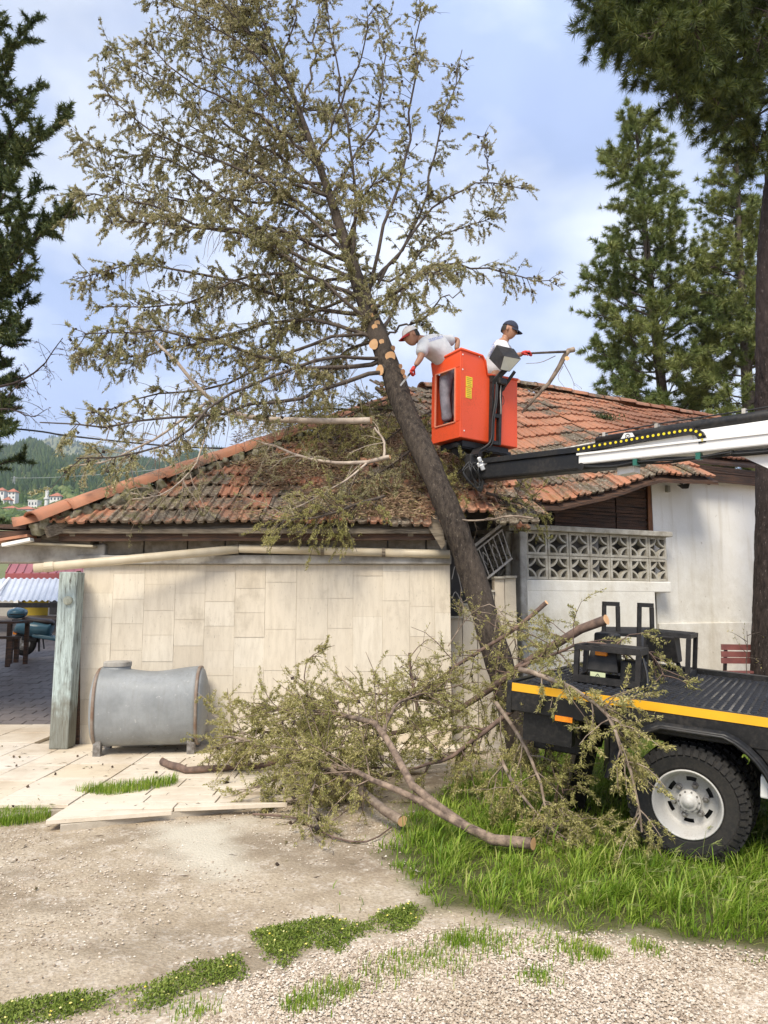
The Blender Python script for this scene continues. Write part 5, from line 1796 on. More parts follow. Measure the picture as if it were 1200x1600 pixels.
# small white plate with a round emblem
pl = [on_plane(a_, b__, BP(0, -hw + .0, 0), by) for a_, b__ in ((967, 691), (993, 687), (987, 676), (975, 677))]
g = Geo(); slab(g, pl, by * 0.02); pl_o = obj("emblem_plate", g, M["white"], boom)
g = Geo()
ec = on_plane(980.5, 682, BP(0, -hw - .003, 0), by)
th = np.linspace(0, 2 * math.pi, 17)
tubes(g, ec + 0.024 * (np.cos(th)[:, None] * bx + np.sin(th)[:, None] * bz_), 0.003, 0.003, 4)
tubes(g, ec + np.array([bx * -.012 + bz_ * .006, bz_ * -.010, bx * .012 + bz_ * .006]), 0.003, 0.003, 4)
obj("round_emblem", g, M["black_rough"], pl_o)

# ---- knuckle at the boom tip with hoses
g = Geo()
box(g, BP(-0.06, 0, -0.01), (0.20, 0.19, 0.19), BR); box(g, BP(-0.14, 0, 0.09), (0.10, 0.15, 0.26), BR)
kn = obj("boom_knuckle", g, M["black_rough"], boom, bevel=0.02)
g = Geo()
vb = P(756, 724, 8.14)
for o_, s_ in (((0, 0, 0), (.16, .05, .055)), ((-.05, -.02, .035), (.045, .045, .06)), ((.06, -.02, .03), (.05, .05, .05)), ((-.02, -.01, -.05), (.05, .04, .07)), ((.07, 0, -.05), (.04, .04, .06))):
    box(g, vb + np.array(o_), s_, ((.93, 0, .37), (0, 1, 0), (-.37, 0, .93)))
obj("valve_block", g, simple("valve_metal", (0.55, 0.55, 0.53), (0.36, 0.36, 0.35), 30, 0.4, metal=0.5), kn, bevel=0.008)
hr = random.Random(9)
for i in range(9):
    x_ = 728 + hr.uniform(-3, 24)
    g = Geo()
    pts = [P(738 + hr.uniform(-8, 18), 722, 8.2), P(x_ - 2, 735, 8.16 + hr.uniform(-.04, .08)), P(x_ + 4, 752 + hr.uniform(-4, 4), 8.18), P(750 + hr.uniform(-4, 6), 764 + hr.uniform(-8, 6), 8.2), P(756 + hr.uniform(-2, 6), 742, 8.2)]
    tubes(g, spline(pts, 5), 0.009, 0.009, 6); obj("hose", g, M["hose"], kn, True)

# ================================================================== BASKET
C0 = P(719, 683, 8.3)
ba = np.array((math.cos(math.radians(38)), math.sin(math.radians(38)), 0))
bb = np.array((-ba[1], ba[0], 0))
BH = P(719, 545, 8.3)[2] - C0[2]
# the basket hangs a touch tilted
bu = unit(np.array((0.02, 0.0, 1.0)))
def K(u, w, h): return C0 + ba * u + bb * w + bu * h
BLn, BWd = 0.97, 0.50
KR = np.array((ba, bb, bu))
step_u = 0.37                                               # the low notch starts here
h_low = BH * 0.795
h_hi2 = P(815, 564, 9.0)[2] - C0[2]
basket = None
g = Geo()
def panel(g, pts3, nrm_, th=0.02):
    slab(g, pts3, np.asarray(nrm_) * th)
# front face (u axis) with a notch: tall left part, low middle, tall-ish right end
front = [(0, 0.0), (BLn, -0.0), (BLn + .01, h_low * 1.0), (step_u + .10, h_low), (step_u, BH * 0.985), (0.02, BH)]
front = [(0.02, 0), (BLn - .02, 0.0), (BLn, h_low * 1.03), (step_u + .06, h_low * .985), (step_u + .03, BH * .93), (step_u - .02, BH * .985), (0.02, BH)]
panel(g, [K(u, 0, h) for u, h in front], bb)
# back face
panel(g, [K(u, BWd, h) for u, h in [(0.02, 0), (BLn - .02, 0), (BLn, h_low * 1.03), (0.02, h_low * 1.03)]], -bb)
# right end
panel(g, [K(BLn, w, h) for w, h in [(0, 0), (BWd, 0), (BWd, h_low * 1.03), (0, h_low * 1.03)]], -ba)
# left end: frame round a window
wu0, wu1, wh0, wh1 = 0.085, BWd - 0.075, BH * 0.185, BH * 0.80
hl_, hr_ = BH * 0.955, BH
left = [(0, 0), (BWd, 0), (BWd, hl_), (0, hr_)]
def K0(w, h): return K(0.0, w, h)
for quad in ([(0, 0), (BWd, 0), (BWd, wh0), (0, wh0)], [(0, wh1), (BWd, wh1), (BWd, hl_), (0, hr_)], [(0, wh0), (wu0, wh0), (wu0, wh1), (0, wh1)], [(wu1, wh0), (BWd, wh0), (BWd, wh1), (wu1, wh1)]):
    panel(g, [K0(w, h) for w, h in quad], ba)
# back upper part beside the first man, floor
panel(g, [K(u, 0.0, h) for u, h in [(0.0, 0.0), (0.021, 0.0), (0.021, BH), (0.0, BH)]], bb)
box(g, K(BLn / 2, BWd / 2, 0.012), (BLn - 0.01, BWd - 0.01, 0.02), KR)
basket = obj("basket", g, M["orange"], truck, bevel=0.012)
g = Geo()
for w in (wu0, wu1):
    beam(g, K(-0.006, w, wh0), K(-0.006, w, wh1), 0.014, 0.014, ba)
for h in (wh0, wh1):
    beam(g, K(-0.006, wu0, h), K(-0.006, wu1, h), 0.014, 0.014, ba)
obj("window_rim", g, simple("pale_orange_rim", (0.78, 0.30, 0.18), (0.70, 0.24, 0.14), 9, 0.5), basket)
g = Geo()
rim_pts = [K(u, -.004, h) for u, h in [(0.0, BH), (step_u - .02, BH * .988), (step_u + .028, BH * .935), (step_u + .062, h_low * .99), (BLn, h_low * 1.035)]]
tubes(g, rim_pts, 0.016, 0.016, 8, cap=True)
tubes(g, [K(0, 0, BH), K(0, BWd, hl_)], 0.016, 0.016, 8, cap=True)
tubes(g, [K(BLn, 0, h_low * 1.035), K(BLn, BWd, h_low * 1.035), K(0.02, BWd, h_low * 1.035), K(0, BWd, hl_)], 0.016, 0.016, 8, cap=True)
obj("rolled_rim", g, M["orange"], basket, True)
g = Geo()
box(g, K(BLn / 2, BWd / 2, -0.045), (BLn * 0.8, BWd * 0.75, 0.07), KR); box(g, K(BLn / 2, 0.12, -0.07), (BLn * .95, 0.07, 0.05), KR)
obj("floor_frame", g, M["black"], basket)
g = Geo()
beam(g, K(0.42, 0.12, -0.08), BP(-0.10, 0, 0.16), 0.09, 0.12); beam(g, K(0.15, 0.25, -0.08), BP(-0.14, 0, 0.14), 0.07, 0.08)
obj("mount_arm", g, M["black_rough"], basket)
# yellow stickers with faint print
for k_, (u, h, w_, hh_) in enumerate(((0.135, 0.645, 0.105, 0.125), (0.128, 0.518, 0.095, 0.125))):
    g = Geo(); box(g, K(u, -0.003, BH * h), (w_, 0.003, hh_), KR); st = obj("sticker", g, M["sticker"], basket)
    g = Geo()
    for i in range(5):
        box(g, K(u + hr.uniform(-.004, .004), -0.0055, BH * h - hh_ * .36 + i * hh_ * .18), (w_ * hr.uniform(.55, .8), 0.002, 0.006), KR)
    obj("sticker_print", g, M["sticker_ink"], st)
for u, h in ((0.03, .94), (0.03, .77), (0.30, .97), (0.06, .08)):
    g = Geo(); lathe(g, [(0.010, 0), (0.008, 0.006), (0, 0.007)], K(u, -0.001, BH * h), -bb, 8); obj("rivet", g, M["white"], basket)
# steel carrier on the front face
g = Geo()
m0, m1 = 0.475, 0.60
for u in (m0, m1):
    beam(g, K(u, -0.03, -0.02), K(u + (0.015 if u == m0 else 0.03), -0.03, h_low * 0.97), 0.046, 0.04, ba)
for h in (0.0, 0.315):
    beam(g, K(m0, -0.032, BH * h), K(m1, -0.032, BH * h), 0.036, 0.044)
beam(g, K(m0 + .01, -0.034, h_low * 0.86), K(m0 + 0.17, -0.16, h_low * 1.12), 0.06, 0.03, bb)
beam(g, K(m1 + .02, -0.034, h_low * 0.75), K(m0 + 0.27, -0.16, h_low * 1.06), 0.035, 0.02, bb)
carrier = obj("carrier_frame", g, M["black_rough"], basket)
g = Geo(); tubes(g, spline([K(m0 + .06, -.06, h_low * .9), K(m0 + .03, -.07, h_low * .6), K(m0 - .01, -.06, BH * .25), K(m0 - .04, -.06, 0), K(.30, 0, -.12), BP(-.1, -.05, .18)], 6), 0.012, 0.012, 7); obj("cable", g, M["hose"], carrier, True)
g = Geo(); tubes(g, spline([K(m0 + .08, -.06, h_low * .9), K(m0 + .05, -.075, h_low * .6), K(m0 + .015, -.065, BH * .25), K(m0 - .01, -.06, -.02), K(.34, 0, -.13), BP(-.05, -.05, .18)], 6), 0.010, 0.010, 7); obj("cable", g, M["hose"], carrier, True)
g = Geo(); tubes(g, spline([K(m1 + .0, -.07, h_low * .88), K(m1 + .0, -.06, h_low * .7), K(m1 + .01, -.06, BH * .42), K(m1 + .02, -.05, BH * .34)], 6), 0.006, 0.006, 6); obj("wire", g, M["rail_paint"], carrier, True)
for k_ in range(2):
    th = np.linspace(0, 2 * math.pi, 15)
    g = Geo(); tubes(g, K(m1 + .06 - k_ * .02, -.05, h_low * (.86 - .22 * k_)) + (np.cos(th)[:, None] * ba * .035 + np.sin(th)[:, None] * bu * .06), 0.004, 0.004, 5); obj("wire_loop", g, M["hose"], carrier, True)
g = Geo(); box(g, K(m0 + .13, -.07, h_low * .9), (0.13, 0.09, 0.09), KR); obj("junction_box", g, M["black"], carrier, bevel=0.02)
# control box: tilted, light front panel
q = lambda px, py, Yd: P(px, py, Yd)
cbY = K(m0 + .2, -.22, h_low * 1.16)[1]
f4 = [q(787, 556, cbY - .06), q(814, 561, cbY + .02), q(796, 581, cbY + .00), q(781, 578, cbY - .08)]
b4 = [q(776, 539, cbY + .12), q(803, 545, cbY + .20), q(787, 565, cbY + .18), q(764, 560, cbY + .10)]
g = Geo(); hexa(g, b4, f4)
cb = obj("control_box", g, M["black_rough"], basket)
g = Geo()
ctr = sum(f4) / 4
nf = unit(np.cross(f4[1] - f4[0], f4[3] - f4[0])); nf = nf if nf[1] < 0 else -nf
slab(g, [ctr + (p - ctr) * .93 + nf * .002 for p in f4], nf * .004); obj("front_panel", g, M["panel_grey"], cb)

# ================================================================== PEOPLE
def skin_obj(name, verts, edges, radii, mat, parent, sub=2, root=0):
    me = bpy.data.meshes.new(name)
    me.from_pydata([tuple(map(float, v)) for v in verts], edges, [])
    o = bpy.data.objects.new(name, me)
    COL.objects.link(o)
    sk = o.modifiers.new("skin", 'SKIN')
    sk.use_smooth_shade = True
    for i, sv in enumerate(me.skin_vertices[0].data):
        r = radii[i]
        sv.radius = (r, r) if not isinstance(r, (tuple, list)) else r
        sv.use_root = (i == root)
    ss = o.modifiers.new("sub", 'SUBSURF')
    ss.levels = ss.render_levels = sub
    dg = bpy.context.evaluated_depsgraph_get()
    me2 = bpy.data.meshes.new_from_object(o.evaluated_get(dg))
    bpy.data.objects.remove(o)
    me2.name = name
    me2.materials.clear()
    for p in me2.polygons: p.material_index = 0
    return link(name, me2, mat, parent)

M["skin"] = simple("skin", (0.42, 0.22, 0.135), (0.36, 0.18, 0.11), 12, 0.55)
M["hair"] = simple("hair", (0.02, 0.016, 0.012), (0.035, 0.028, 0.02), 60, 0.7)
M["shirt"] = simple("tee_shirt", (0.66, 0.67, 0.68), (0.52, 0.53, 0.55), 9, 0.9, bmp=1.0, bscale=9)
M["shirt2"] = simple("tee_shirt_white", (0.74, 0.75, 0.78), (0.62, 0.63, 0.66), 9, 0.9, bmp=1.0, bscale=9)
M["trousers"] = simple("work_trousers", (0.30, 0.285, 0.32), (0.17, 0.16, 0.185), 9, 0.9, bmp=0.8, bscale=12)
M["cap_navy"] = simple("navy_cap", (0.018, 0.022, 0.042), (0.028, 0.034, 0.06), 20, 0.85)
M["cap_white"] = simple("white_cap", (0.74, 0.72, 0.71), (0.64, 0.62, 0.61), 20, 0.85)
M["cap_red"] = simple("red_brim", (0.42, 0.03, 0.028), (0.34, 0.025, 0.022), 20, 0.85)
M["glove"] = simple("red_glove", (0.60, 0.055, 0.04), (0.48, 0.04, 0.03), 20, 0.8)
M["print"] = simple("blue_print", (0.14, 0.20, 0.48), (0.45, 0.48, 0.62), 55, 0.9, stops=(0.45, 0.55))
M["eye"] = simple("eye", (0.03, 0.02, 0.015), (0.04, 0.03, 0.02), 20, 0.3)

def head_mesh(parent, c, fwd, up, capm, brimm, R=0.098, cap_up=None):
    """head with face, ears, hair and a peaked cap; c = centre of the skull"""
    f, u = unit(fwd), unit(up)
    f = unit(f - u * (f @ u)); r = np.cross(f, u)
    A = np.array((f, r, u))
    v, q = [], []
    nu, nv = 28, 20
    for j in range(nv + 1):
        ph = math.pi * j / nv
        for i in range(nu):
            th = 2 * math.pi * i / nu
            x, y, z = math.sin(ph) * math.cos(th), math.sin(ph) * math.sin(th), math.cos(ph)
            X_, Y_, Z_ = x * R * 1.02, y * R * 0.80, z * R * 1.22
            if z < 0:                                        # jaw narrows and moves forward
                k = -z
                Y_ *= 1 - 0.30 * k; X_ = X_ * (1 - 0.12 * k) + 0.02 * k
                if x < -0.2: X_ *= 1 - 0.25 * k
            if x > 0.55 and abs(y) < 0.75: X_ = min(X_, R * 0.93) if z > -0.8 else X_
            fx = max(0.0, x)
            # nose, brow, eye sockets, lips, chin
            X_ += 0.026 * math.exp(-(Y_ / 0.013) ** 2) * math.exp(-((Z_ + 0.022) / 0.020) ** 2) * fx
            X_ += 0.010 * math.exp(-(Y_ / 0.010) ** 2) * math.exp(-((Z_ - 0.004) / 0.020) ** 2) * fx
            X_ += 0.006 * math.exp(-((Z_ - 0.022) / 0.009) ** 2) * fx
            X_ -= 0.009 * math.exp(-((abs(Y_) - 0.031) / 0.014) ** 2) * math.exp(-((Z_ - 0.004) / 0.010) ** 2) * fx
            X_ += 0.006 * math.exp(-(Y_ / 0.022) ** 2) * math.exp(-((Z_ + 0.062) / 0.009) ** 2) * fx
            X_ += 0.008 * math.exp(-(Y_ / 0.020) ** 2) * math.exp(-((Z_ + 0.10) / 0.012) ** 2) * fx
            v.append(c + np.array((X_, Y_, Z_)) @ A)
    for j in range(nv):
        for i in range(nu):
            q.append((j * nu + i, (j + 1) * nu + i, (j + 1) * nu + (i + 1) % nu, j * nu + (i + 1) % nu))
    g = Geo(); g.add(v, quads=q)
    hd_ = obj("head", g, M["skin"], parent, True)
    for sy in (-1, 1):
        e = c + np.array((0.0, sy * R * 0.80, -0.012)) @ A
        g = Geo(); loft(g, [e + np.array((0.016 * math.cos(t), sy * o_, 0.030 * math.sin(t)))[None, :] @ A if False else np.array([np.array((k_ * 0.017 * math.cos(t) - 0.004, sy * o_, k_ * 0.030 * math.sin(t))) @ A + e for t in np.linspace(0, 2 * math.pi, 10, endpoint=False)]) for o_, k_ in ((-0.006, .7), (0.008, 1.0), (0.014, .7))])
        obj("ear", g, M["skin"], hd_, True)
        g = Geo(); ec_ = c + np.array((R * 0.885, sy * 0.031, 0.003)) @ A; lathe(g, [(0.009, 0), (0.007, 0.004), (0, 0.005)], ec_, f, 10); obj("eye", g, M["eye"], hd_, True)
        g = Geo(); ec_ = c + np.array((R * 0.93, sy * 0.031, 0.020)) @ A; box(g, ec_, (0.008, 0.032, 0.006), A); obj("eyebrow", g, M["hair"], hd_)
    # hair: shell at the back and sides
    v, q = [], []
    for j in range(9):
        ph = math.radians(62 + j * 6.0)
        for i in range(19):
            th = math.radians(104 + i * 8.45)
            x, y, z = math.sin(ph) * math.cos(th), math.sin(ph) * math.sin(th), math.cos(ph)
            v.append(c + np.array((x * R * 1.045 - .002, y * R * 0.815, z * R * 1.20)) @ A)
    for j in range(8):
        for i in range(18):
            q.append((j * 19 + i, (j + 1) * 19 + i, (j + 1) * 19 + i + 1, j * 19 + i + 1))
    g = Geo(); g.add(v, quads=q); obj("hair", g, M["hair"], hd_, True)
    # cap
    tiltm = 0.10
    A2 = np.array((unit(f - u * tiltm), r, unit(u + f * tiltm)))
    v, q = [], []
    nu, nv = 24, 8
    for j in range(nv + 1):
        ph = math.radians(4 + 78 * j / nv)
        for i in range(nu):
            th = 2 * math.pi * i / nu
            v.append(c + np.array((math.sin(ph) * math.cos(th) * R * 1.10, math.sin(ph) * math.sin(th) * R * 0.90, 0.020 + math.cos(ph) * R * 1.12)) @ A2)
    for j in range(nv):
        for i in range(nu):
            q.append((j * nu + i, (j + 1) * nu + i, (j + 1) * nu + (i + 1) % nu, j * nu + (i + 1) % nu))
    g = Geo(); g.add(v, quads=q, tris=[(0, i, i + 1) for i in range(1, nu - 1)])
    capo = obj("cap", g, capm, parent, True)
    v, q = [], []
    for j in range(5):
        for i in range(13):
            th = math.radians(-68 + i * 136 / 12)
            k_ = j / 4
            rx, ry = R * 1.09 + k_ * 0.070 * math.cos(th) ** 0.7, R * 0.89
            v.append(c + np.array((math.cos(th) * rx + 0, math.sin(th) * ry * (1 - 0.1 * k_), 0.036 - 0.022 * k_ - 0.02 * (math.sin(th) ** 2))) @ A2)
    for j in range(4):
        for i in range(12):
            q.append((j * 13 + i, (j + 1) * 13 + i, (j + 1) * 13 + i + 1, j * 13 + i + 1))
    g = Geo(); g.add(v, quads=q); br_ = obj("brim", g, brimm, capo, True)
    so = br_.modifiers.new("solid", 'SOLIDIFY'); so.thickness = 0.004
    g = Geo(); lathe(g, [(0.008, 0), (0.006, 0.006), (0, 0.007)], c + np.array((0, 0, 0.02 + R * 1.115)) @ A2, A2[2], 8); obj("button", g, brimm, capo, True)

def hand_mesh(parent, wrist, d, palm, grip=1.0):
    """gloved hand: palm plus five bent fingers closing on what it holds"""
    d = unit(d); pn = unit(palm - d * (np.dot(palm, d))); sd = np.cross(d, pn)
    V, E, Rr = [wrist, wrist + d * 0.045, wrist + d * 0.085], [(0, 1), (1, 2)], [0.028, (0.040, 0.026), (0.040, 0.022)]
    ho = skin_obj("glove", V, E, Rr, M["glove"], parent)
    for i, (o_, L_) in enumerate(((-0.030, .070), (-0.010, .080), (0.010, .075), (0.030, .060))):
        b0 = wrist + d * 0.07 + sd * o_
        p1 = b0 + d * 0.035 + pn * 0.004
        p2 = p1 + (d * (1 - .7 * grip) + pn * grip * .9) * L_ * 0.45
        p3 = p2 + (d * (.2 - .8 * grip) + pn * .6) * L_ * 0.4
        skin_obj("finger", [b0, p1, p2, p3], [(0, 1), (1, 2), (2, 3)], [.010, .0105, .0095, .008], M["glove"], ho, 1)
    b0 = wrist + d * 0.03 - sd * 0.034
    p1 = b0 - sd * 0.022 + d * 0.028 + pn * 0.015
    p2 = p1 + d * 0.022 + pn * 0.026 + sd * 0.008
    skin_obj("thumb", [b0, p1, p2], [(0, 1), (1, 2)], [.013, .0115, .009], M["glove"], ho, 1)
    return ho

def person(label, J, head_c, fwd, up, capm, brimm, shirt, hands, print_at=None):
    """J: joints; body is one continuous mesh, shirt and trousers follow it"""
    t = empty("person", J["lf"], label, "person", None)
    keys = ["pelvis", "belly", "chest", "neck", "hb", "ls", "le", "lw", "rs", "re", "rw", "lh", "lk", "lf", "rh", "rk", "rf"]
    ix = {k: i for i, k in enumerate(keys)}
    V = [J[k] for k in keys]
    E = [("pelvis", "belly"), ("belly", "chest"), ("chest", "neck"), ("neck", "hb"), ("chest", "ls"), ("ls", "le"), ("le", "lw"), ("chest", "rs"), ("rs", "re"), ("re", "rw"),
         ("pelvis", "lh"), ("lh", "lk"), ("lk", "lf"), ("pelvis", "rh"), ("rh", "rk"), ("rk", "rf")]
    E = [(ix[a], ix[b]) for a, b in E]
    rd = dict(pelvis=.125, belly=.115, chest=.125, neck=.056, hb=.06, ls=.062, le=.040, lw=.029, rs=.062, re=.040, rw=.029, lh=.078, lk=.055, lf=.042, rh=.078, rk=.055, rf=.042)
    skin_obj("body", V, E, [rd[k] for k in keys], M["skin"], t)
    # shirt
    mid = lambda a, b, k: J[a] * (1 - k) + J[b] * k
    V = [mid("pelvis", "belly", -0.25), J["belly"], J["chest"], mid("chest", "neck", .62), J["ls"], mid("ls", "le", .42), mid("ls", "le", .78), J["rs"], mid("rs", "re", .42), mid("rs", "re", .78)]
    so = skin_obj("tee_shirt", V, [(0, 1), (1, 2), (2, 3), (2, 4), (4, 5), (5, 6), (2, 7), (7, 8), (8, 9)], [.150, .148, .152, .080, .086, .076, .078, .086, .076, .078], shirt, t)
    V = [mid("pelvis", "belly", .35), J["pelvis"], J["lh"], mid("lh", "lk", .5), J["lk"], mid("lk", "lf", .55), J["lf"], J["rh"], mid("rh", "rk", .5), J["rk"], mid("rk", "rf", .55), J["rf"]]
    skin_obj("trousers", V, [(0, 1), (1, 2), (2, 3), (3, 4), (4, 5), (5, 6), (1, 7), (7, 8), (8, 9), (9, 10), (10, 11)], [.130, .132, .088, .078, .066, .064, .070, .088, .078, .066, .064, .070], M["trousers"], t, root=1)
    for k in ("lf", "rf"):
        g = Geo(); p = J[k]; loft(g, [ell(p + (-.05, 0, -.035), .035, .03), ell(p + (0, 0, -.03), .045, .045), ell(p + (.10, 0, -.045), .045, .03), ell(p + (.17, 0, -.055), .03, .018)]); obj("boot", g, M["black_rough"], t, True)
    head_mesh(t, head_c, fwd, up, capm, brimm)
    for w, e, pal, grip in hands:
        hand_mesh(t, J[w], J[w] - J[e], np.asarray(pal, float), grip)
    return t, so

def patch_print(so, pa, pb, hgt, off, parent, rows=1):
    """flat print pressed onto a shirt: strip of marks that follows the cloth"""
    dg = bpy.context.evaluated_depsgraph_get()
    from mathutils.bvhtree import BVHTree
    bv = BVHTree.FromObject(so, dg)
    g = Geo()
    kx = 26
    rr_ = random.Random(4)
    pts = []
    vup = unit(np.cross(pb - pa, (0, 1, 0)));
    for i in range(kx + 1):
        for j in range(4):
            p = pa + (pb - pa) * i / kx + vup * hgt * (j / 3 - .5)
            hit = bv.ray_cast(Vector(CAM), Vector(unit(p - CAM)))
            q_ = np.array(hit[0]) if hit[0] else p
            pts.append(q_ - unit(p - CAM) * off)
    q = []
    for i in range(kx):
        if i % 3 == 2: continue
        for j in range(3):
            if rr_.random() < 0.12: continue
            q.append((i * 4 + j, i * 4 + j + 1, i * 4 + 5 + j, i * 4 + 4 + j))
    g.add(pts, quads=q)
    obj("shirt_print", g, M["print"], so)

fl = C0[2] + 0.075
# man bending over the left end
Yb = 8.62
J = dict(lf=K(0.13, 0.20, 0.075), rf=K(0.24, 0.36, 0.075), lk=K(0.12, 0.21, 0.50), rk=K(0.22, 0.36, 0.50), lh=K(0.12, 0.20, 0.88), rh=K(0.20, 0.36, 0.88))
J["pelvis"] = P(703, 573, 8.70)
J["belly"] = P(692, 553, 8.63); J["chest"] = P(671, 538, 8.58); J["neck"] = P(655, 530, 8.55); J["hb"] = P(648, 527, 8.54)
J["lh"] = P(697, 585, 8.66); J["rh"] = P(708, 583, 8.78); J["lk"] = P(695, 622, 8.655); J["rk"] = P(711, 622, 8.78); J["lf"] = P(699, 660, 8.66); J["rf"] = P(714, 656, 8.80)
J["ls"] = P(661, 540, 8.44); J["le"] = P(657, 560, 8.36); J["lw"] = P(648.5, 572, 8.34)
J["rs"] = P(690, 533, 8.78); J["re"] = P(716, 531, 8.85); J["rw"] = P(713, 547, 8.78)
p1, s1_ = person("man in white and red cap bending out of the basket with a saw", J, P(643, 525, 8.52), (-0.85, -0.25, -0.45), (-0.42, 0.0, 0.9), M["cap_white"], M["cap_red"], M["shirt"],
           [("lw", "le", (0.3, -0.3, -0.6), 1.0), ("rw", "re", (-0.5, -0.5, -0.5), 0.6)])
patch_print(s1_, P(670, 532, 8.45), P(692, 525.5, 8.5), 0.035, 0.004, p1)
# man at the right end holding a branch
J = {}
J["pelvis"] = P(772, 590, 8.98); J["belly"] = P(771, 568, 8.98); J["chest"] = P(778, 546, 8.97); J["neck"] = P(789, 530, 8.95); J["hb"] = P(793, 523, 8.94)
J["lh"] = P(778, 603, 8.90); J["rh"] = P(770, 603, 9.08); J["lk"] = P(776, 640, 8.90); J["rk"] = P(771, 640, 9.08); J["lf"] = P(773, 676, 8.90); J["rf"] = P(768, 674, 9.08)
J["ls"] = P(785, 541, 8.80); J["le"] = P(794, 560, 8.78); J["lw"] = P(814, 553, 8.74)
J["rs"] = P(783, 537, 9.13); J["re"] = P(800, 557, 9.10); J["rw"] = P(817, 553, 9.0)
p2, s2_ = person("man in navy cap and white tee shirt holding a cut branch in the basket", J, P(795.5, 516, 8.93), (0.86, -0.30, -0.36), (0.36, 0.0, 0.93), M["cap_navy"], M["cap_navy"], M["shirt2"],
           [("lw", "le", (0.1, 0.3, -0.6), 1.0), ("rw", "re", (0.1, -0.3, -0.6), 1.0)])
patch_print(s2_, P(764, 557, 8.8), P(772, 538, 8.8), 0.03, 0.004, p2)
# saw in the first man's hand
a, b_ = P(646, 577, 8.33), P(634, 592, 8.36)
t = empty("hand_saw", a, "small pruning saw in the red glove of the bending man", "saw")
g = Geo(); d_ = unit(b_ - a); tubes(g, [a - d_ * .05, a + d_ * .09], 0.013, 0.011, 8, cap=True); obj("handle", g, M["black_rough"], t, True)
g = Geo(); beam(g, a + d_ * .09, b_ + d_ * .10, 0.003, 0.022); obj("blade", g, M["steel"], t)
# ================================================================== VEGETATION
def rnd_dirs(tan, lo, hi, up=0.0):
    """directions at lo..hi degrees from the tangents"""
    n = len(tan)
    tan = unit(tan)
    a = unit(np.cross(tan, RNG.normal(size=(n, 3))))
    t = np.radians(RNG.uniform(lo, hi, n))[:, None]
    d = tan * np.cos(t) + a * np.sin(t)
    return unit(d + np.array((0, 0, up)))

def shoots(st, d, L, k=4, droop=0.0, wobble=0.12):
    n = len(st)
    out = [st]
    p = st.copy()
    d = unit(d)
    for i in range(k):
        d = unit(d + RNG.normal(size=(n, 3)) * wobble + np.array((0, 0, -droop)))
        p = p + d * (L / k)[:, None]
        out.append(p)
    return np.stack(out, 1)

def pick(pts, n, t0=0.1, t1=1.0, pw=1.0):
    """n random places on each polyline of the batch pts (m,k,3): points and tangents"""
    m, k, _ = pts.shape
    u = (t0 + (t1 - t0) * RNG.uniform(0, 1, (m, n)) ** pw) * (k - 1)
    i = np.clip(u.astype(int), 0, k - 2)
    f = (u - i)[..., None]
    r = np.arange(m)[:, None]
    a, b_ = pts[r, i], pts[r, i + 1]
    return (a + (b_ - a) * f).reshape(-1, 3), unit(b_ - a).reshape(-1, 3)

def resample(p, k=12):
    p = spline(p, 6)
    s = np.concatenate(([0], np.cumsum(np.linalg.norm(np.diff(p, axis=0), axis=1))))
    u = np.linspace(0, s[-1], k)
    return np.stack([np.interp(u, s, p[:, i]) for i in range(3)], 1), s[-1]

def dress(wood, leaf, cone, limb, L, dens=7, sl=(0.3, 0.9), t0=0.15, twig=9, tl=(0.12, 0.32), nl=11, ll=(0.016, 0.042), lw=0.0125, droop=0.05, r=0.006, ang=(40, 75), cones=0.0, up=0.0, dead=0.0):
    """side shoots, twigs and leaf sprays on one limb"""
    n = max(2, int(L * dens))
    st, tg = pick(limb[None], n, t0, 1.0)
    d = rnd_dirs(tg, *ang, up)
    sL = RNG.uniform(*sl, n)
    sp = shoots(st, d, sL, 4, droop)
    tubes(wood, sp, r, r * 0.35, 4)
    m = max(1, int(np.mean(sl) * twig))
    ts, tt = pick(sp, m, 0.15, 1.0)
    td = rnd_dirs(tt, 25, 65)
    tL = RNG.uniform(*tl, len(ts))
    tp = shoots(ts, td, tL, 2, droop * 1.6, 0.18)
    tubes(wood, tp, r * 0.4, r * 0.22, 3)
    if nl:
        if dead:
            tp = tp[RNG.uniform(size=len(tp)) > dead]
        lp, lt = pick(tp, nl, 0.05, 1.0)
        lp = lp + RNG.normal(size=lp.shape) * 0.008
        ld = unit(lt * 0.75 + RNG.normal(size=lt.shape) * 0.6)
        blades(leaf, lp, ld, RNG.uniform(*ll, len(lp)), lw, tri=True)
        tip, ttg = tp[:, -1], unit(tp[:, -1] - tp[:, -2])
        for _ in range(2):
            blades(leaf, tip, unit(ttg + RNG.normal(size=ttg.shape) * 0.35), RNG.uniform(*ll, len(tip)), lw, tri=True)
    if cones and cone is not None:
        k = int(n * cones)
        if k:
            cp, _ = pick(sp, 1, 0.2, 1.0)
            cp = cp[RNG.permutation(len(cp))[:k]]
            add_blobs(cone, cp + RNG.normal(size=cp.shape) * 0.012, RNG.uniform(0.014, 0.024, len(cp)))

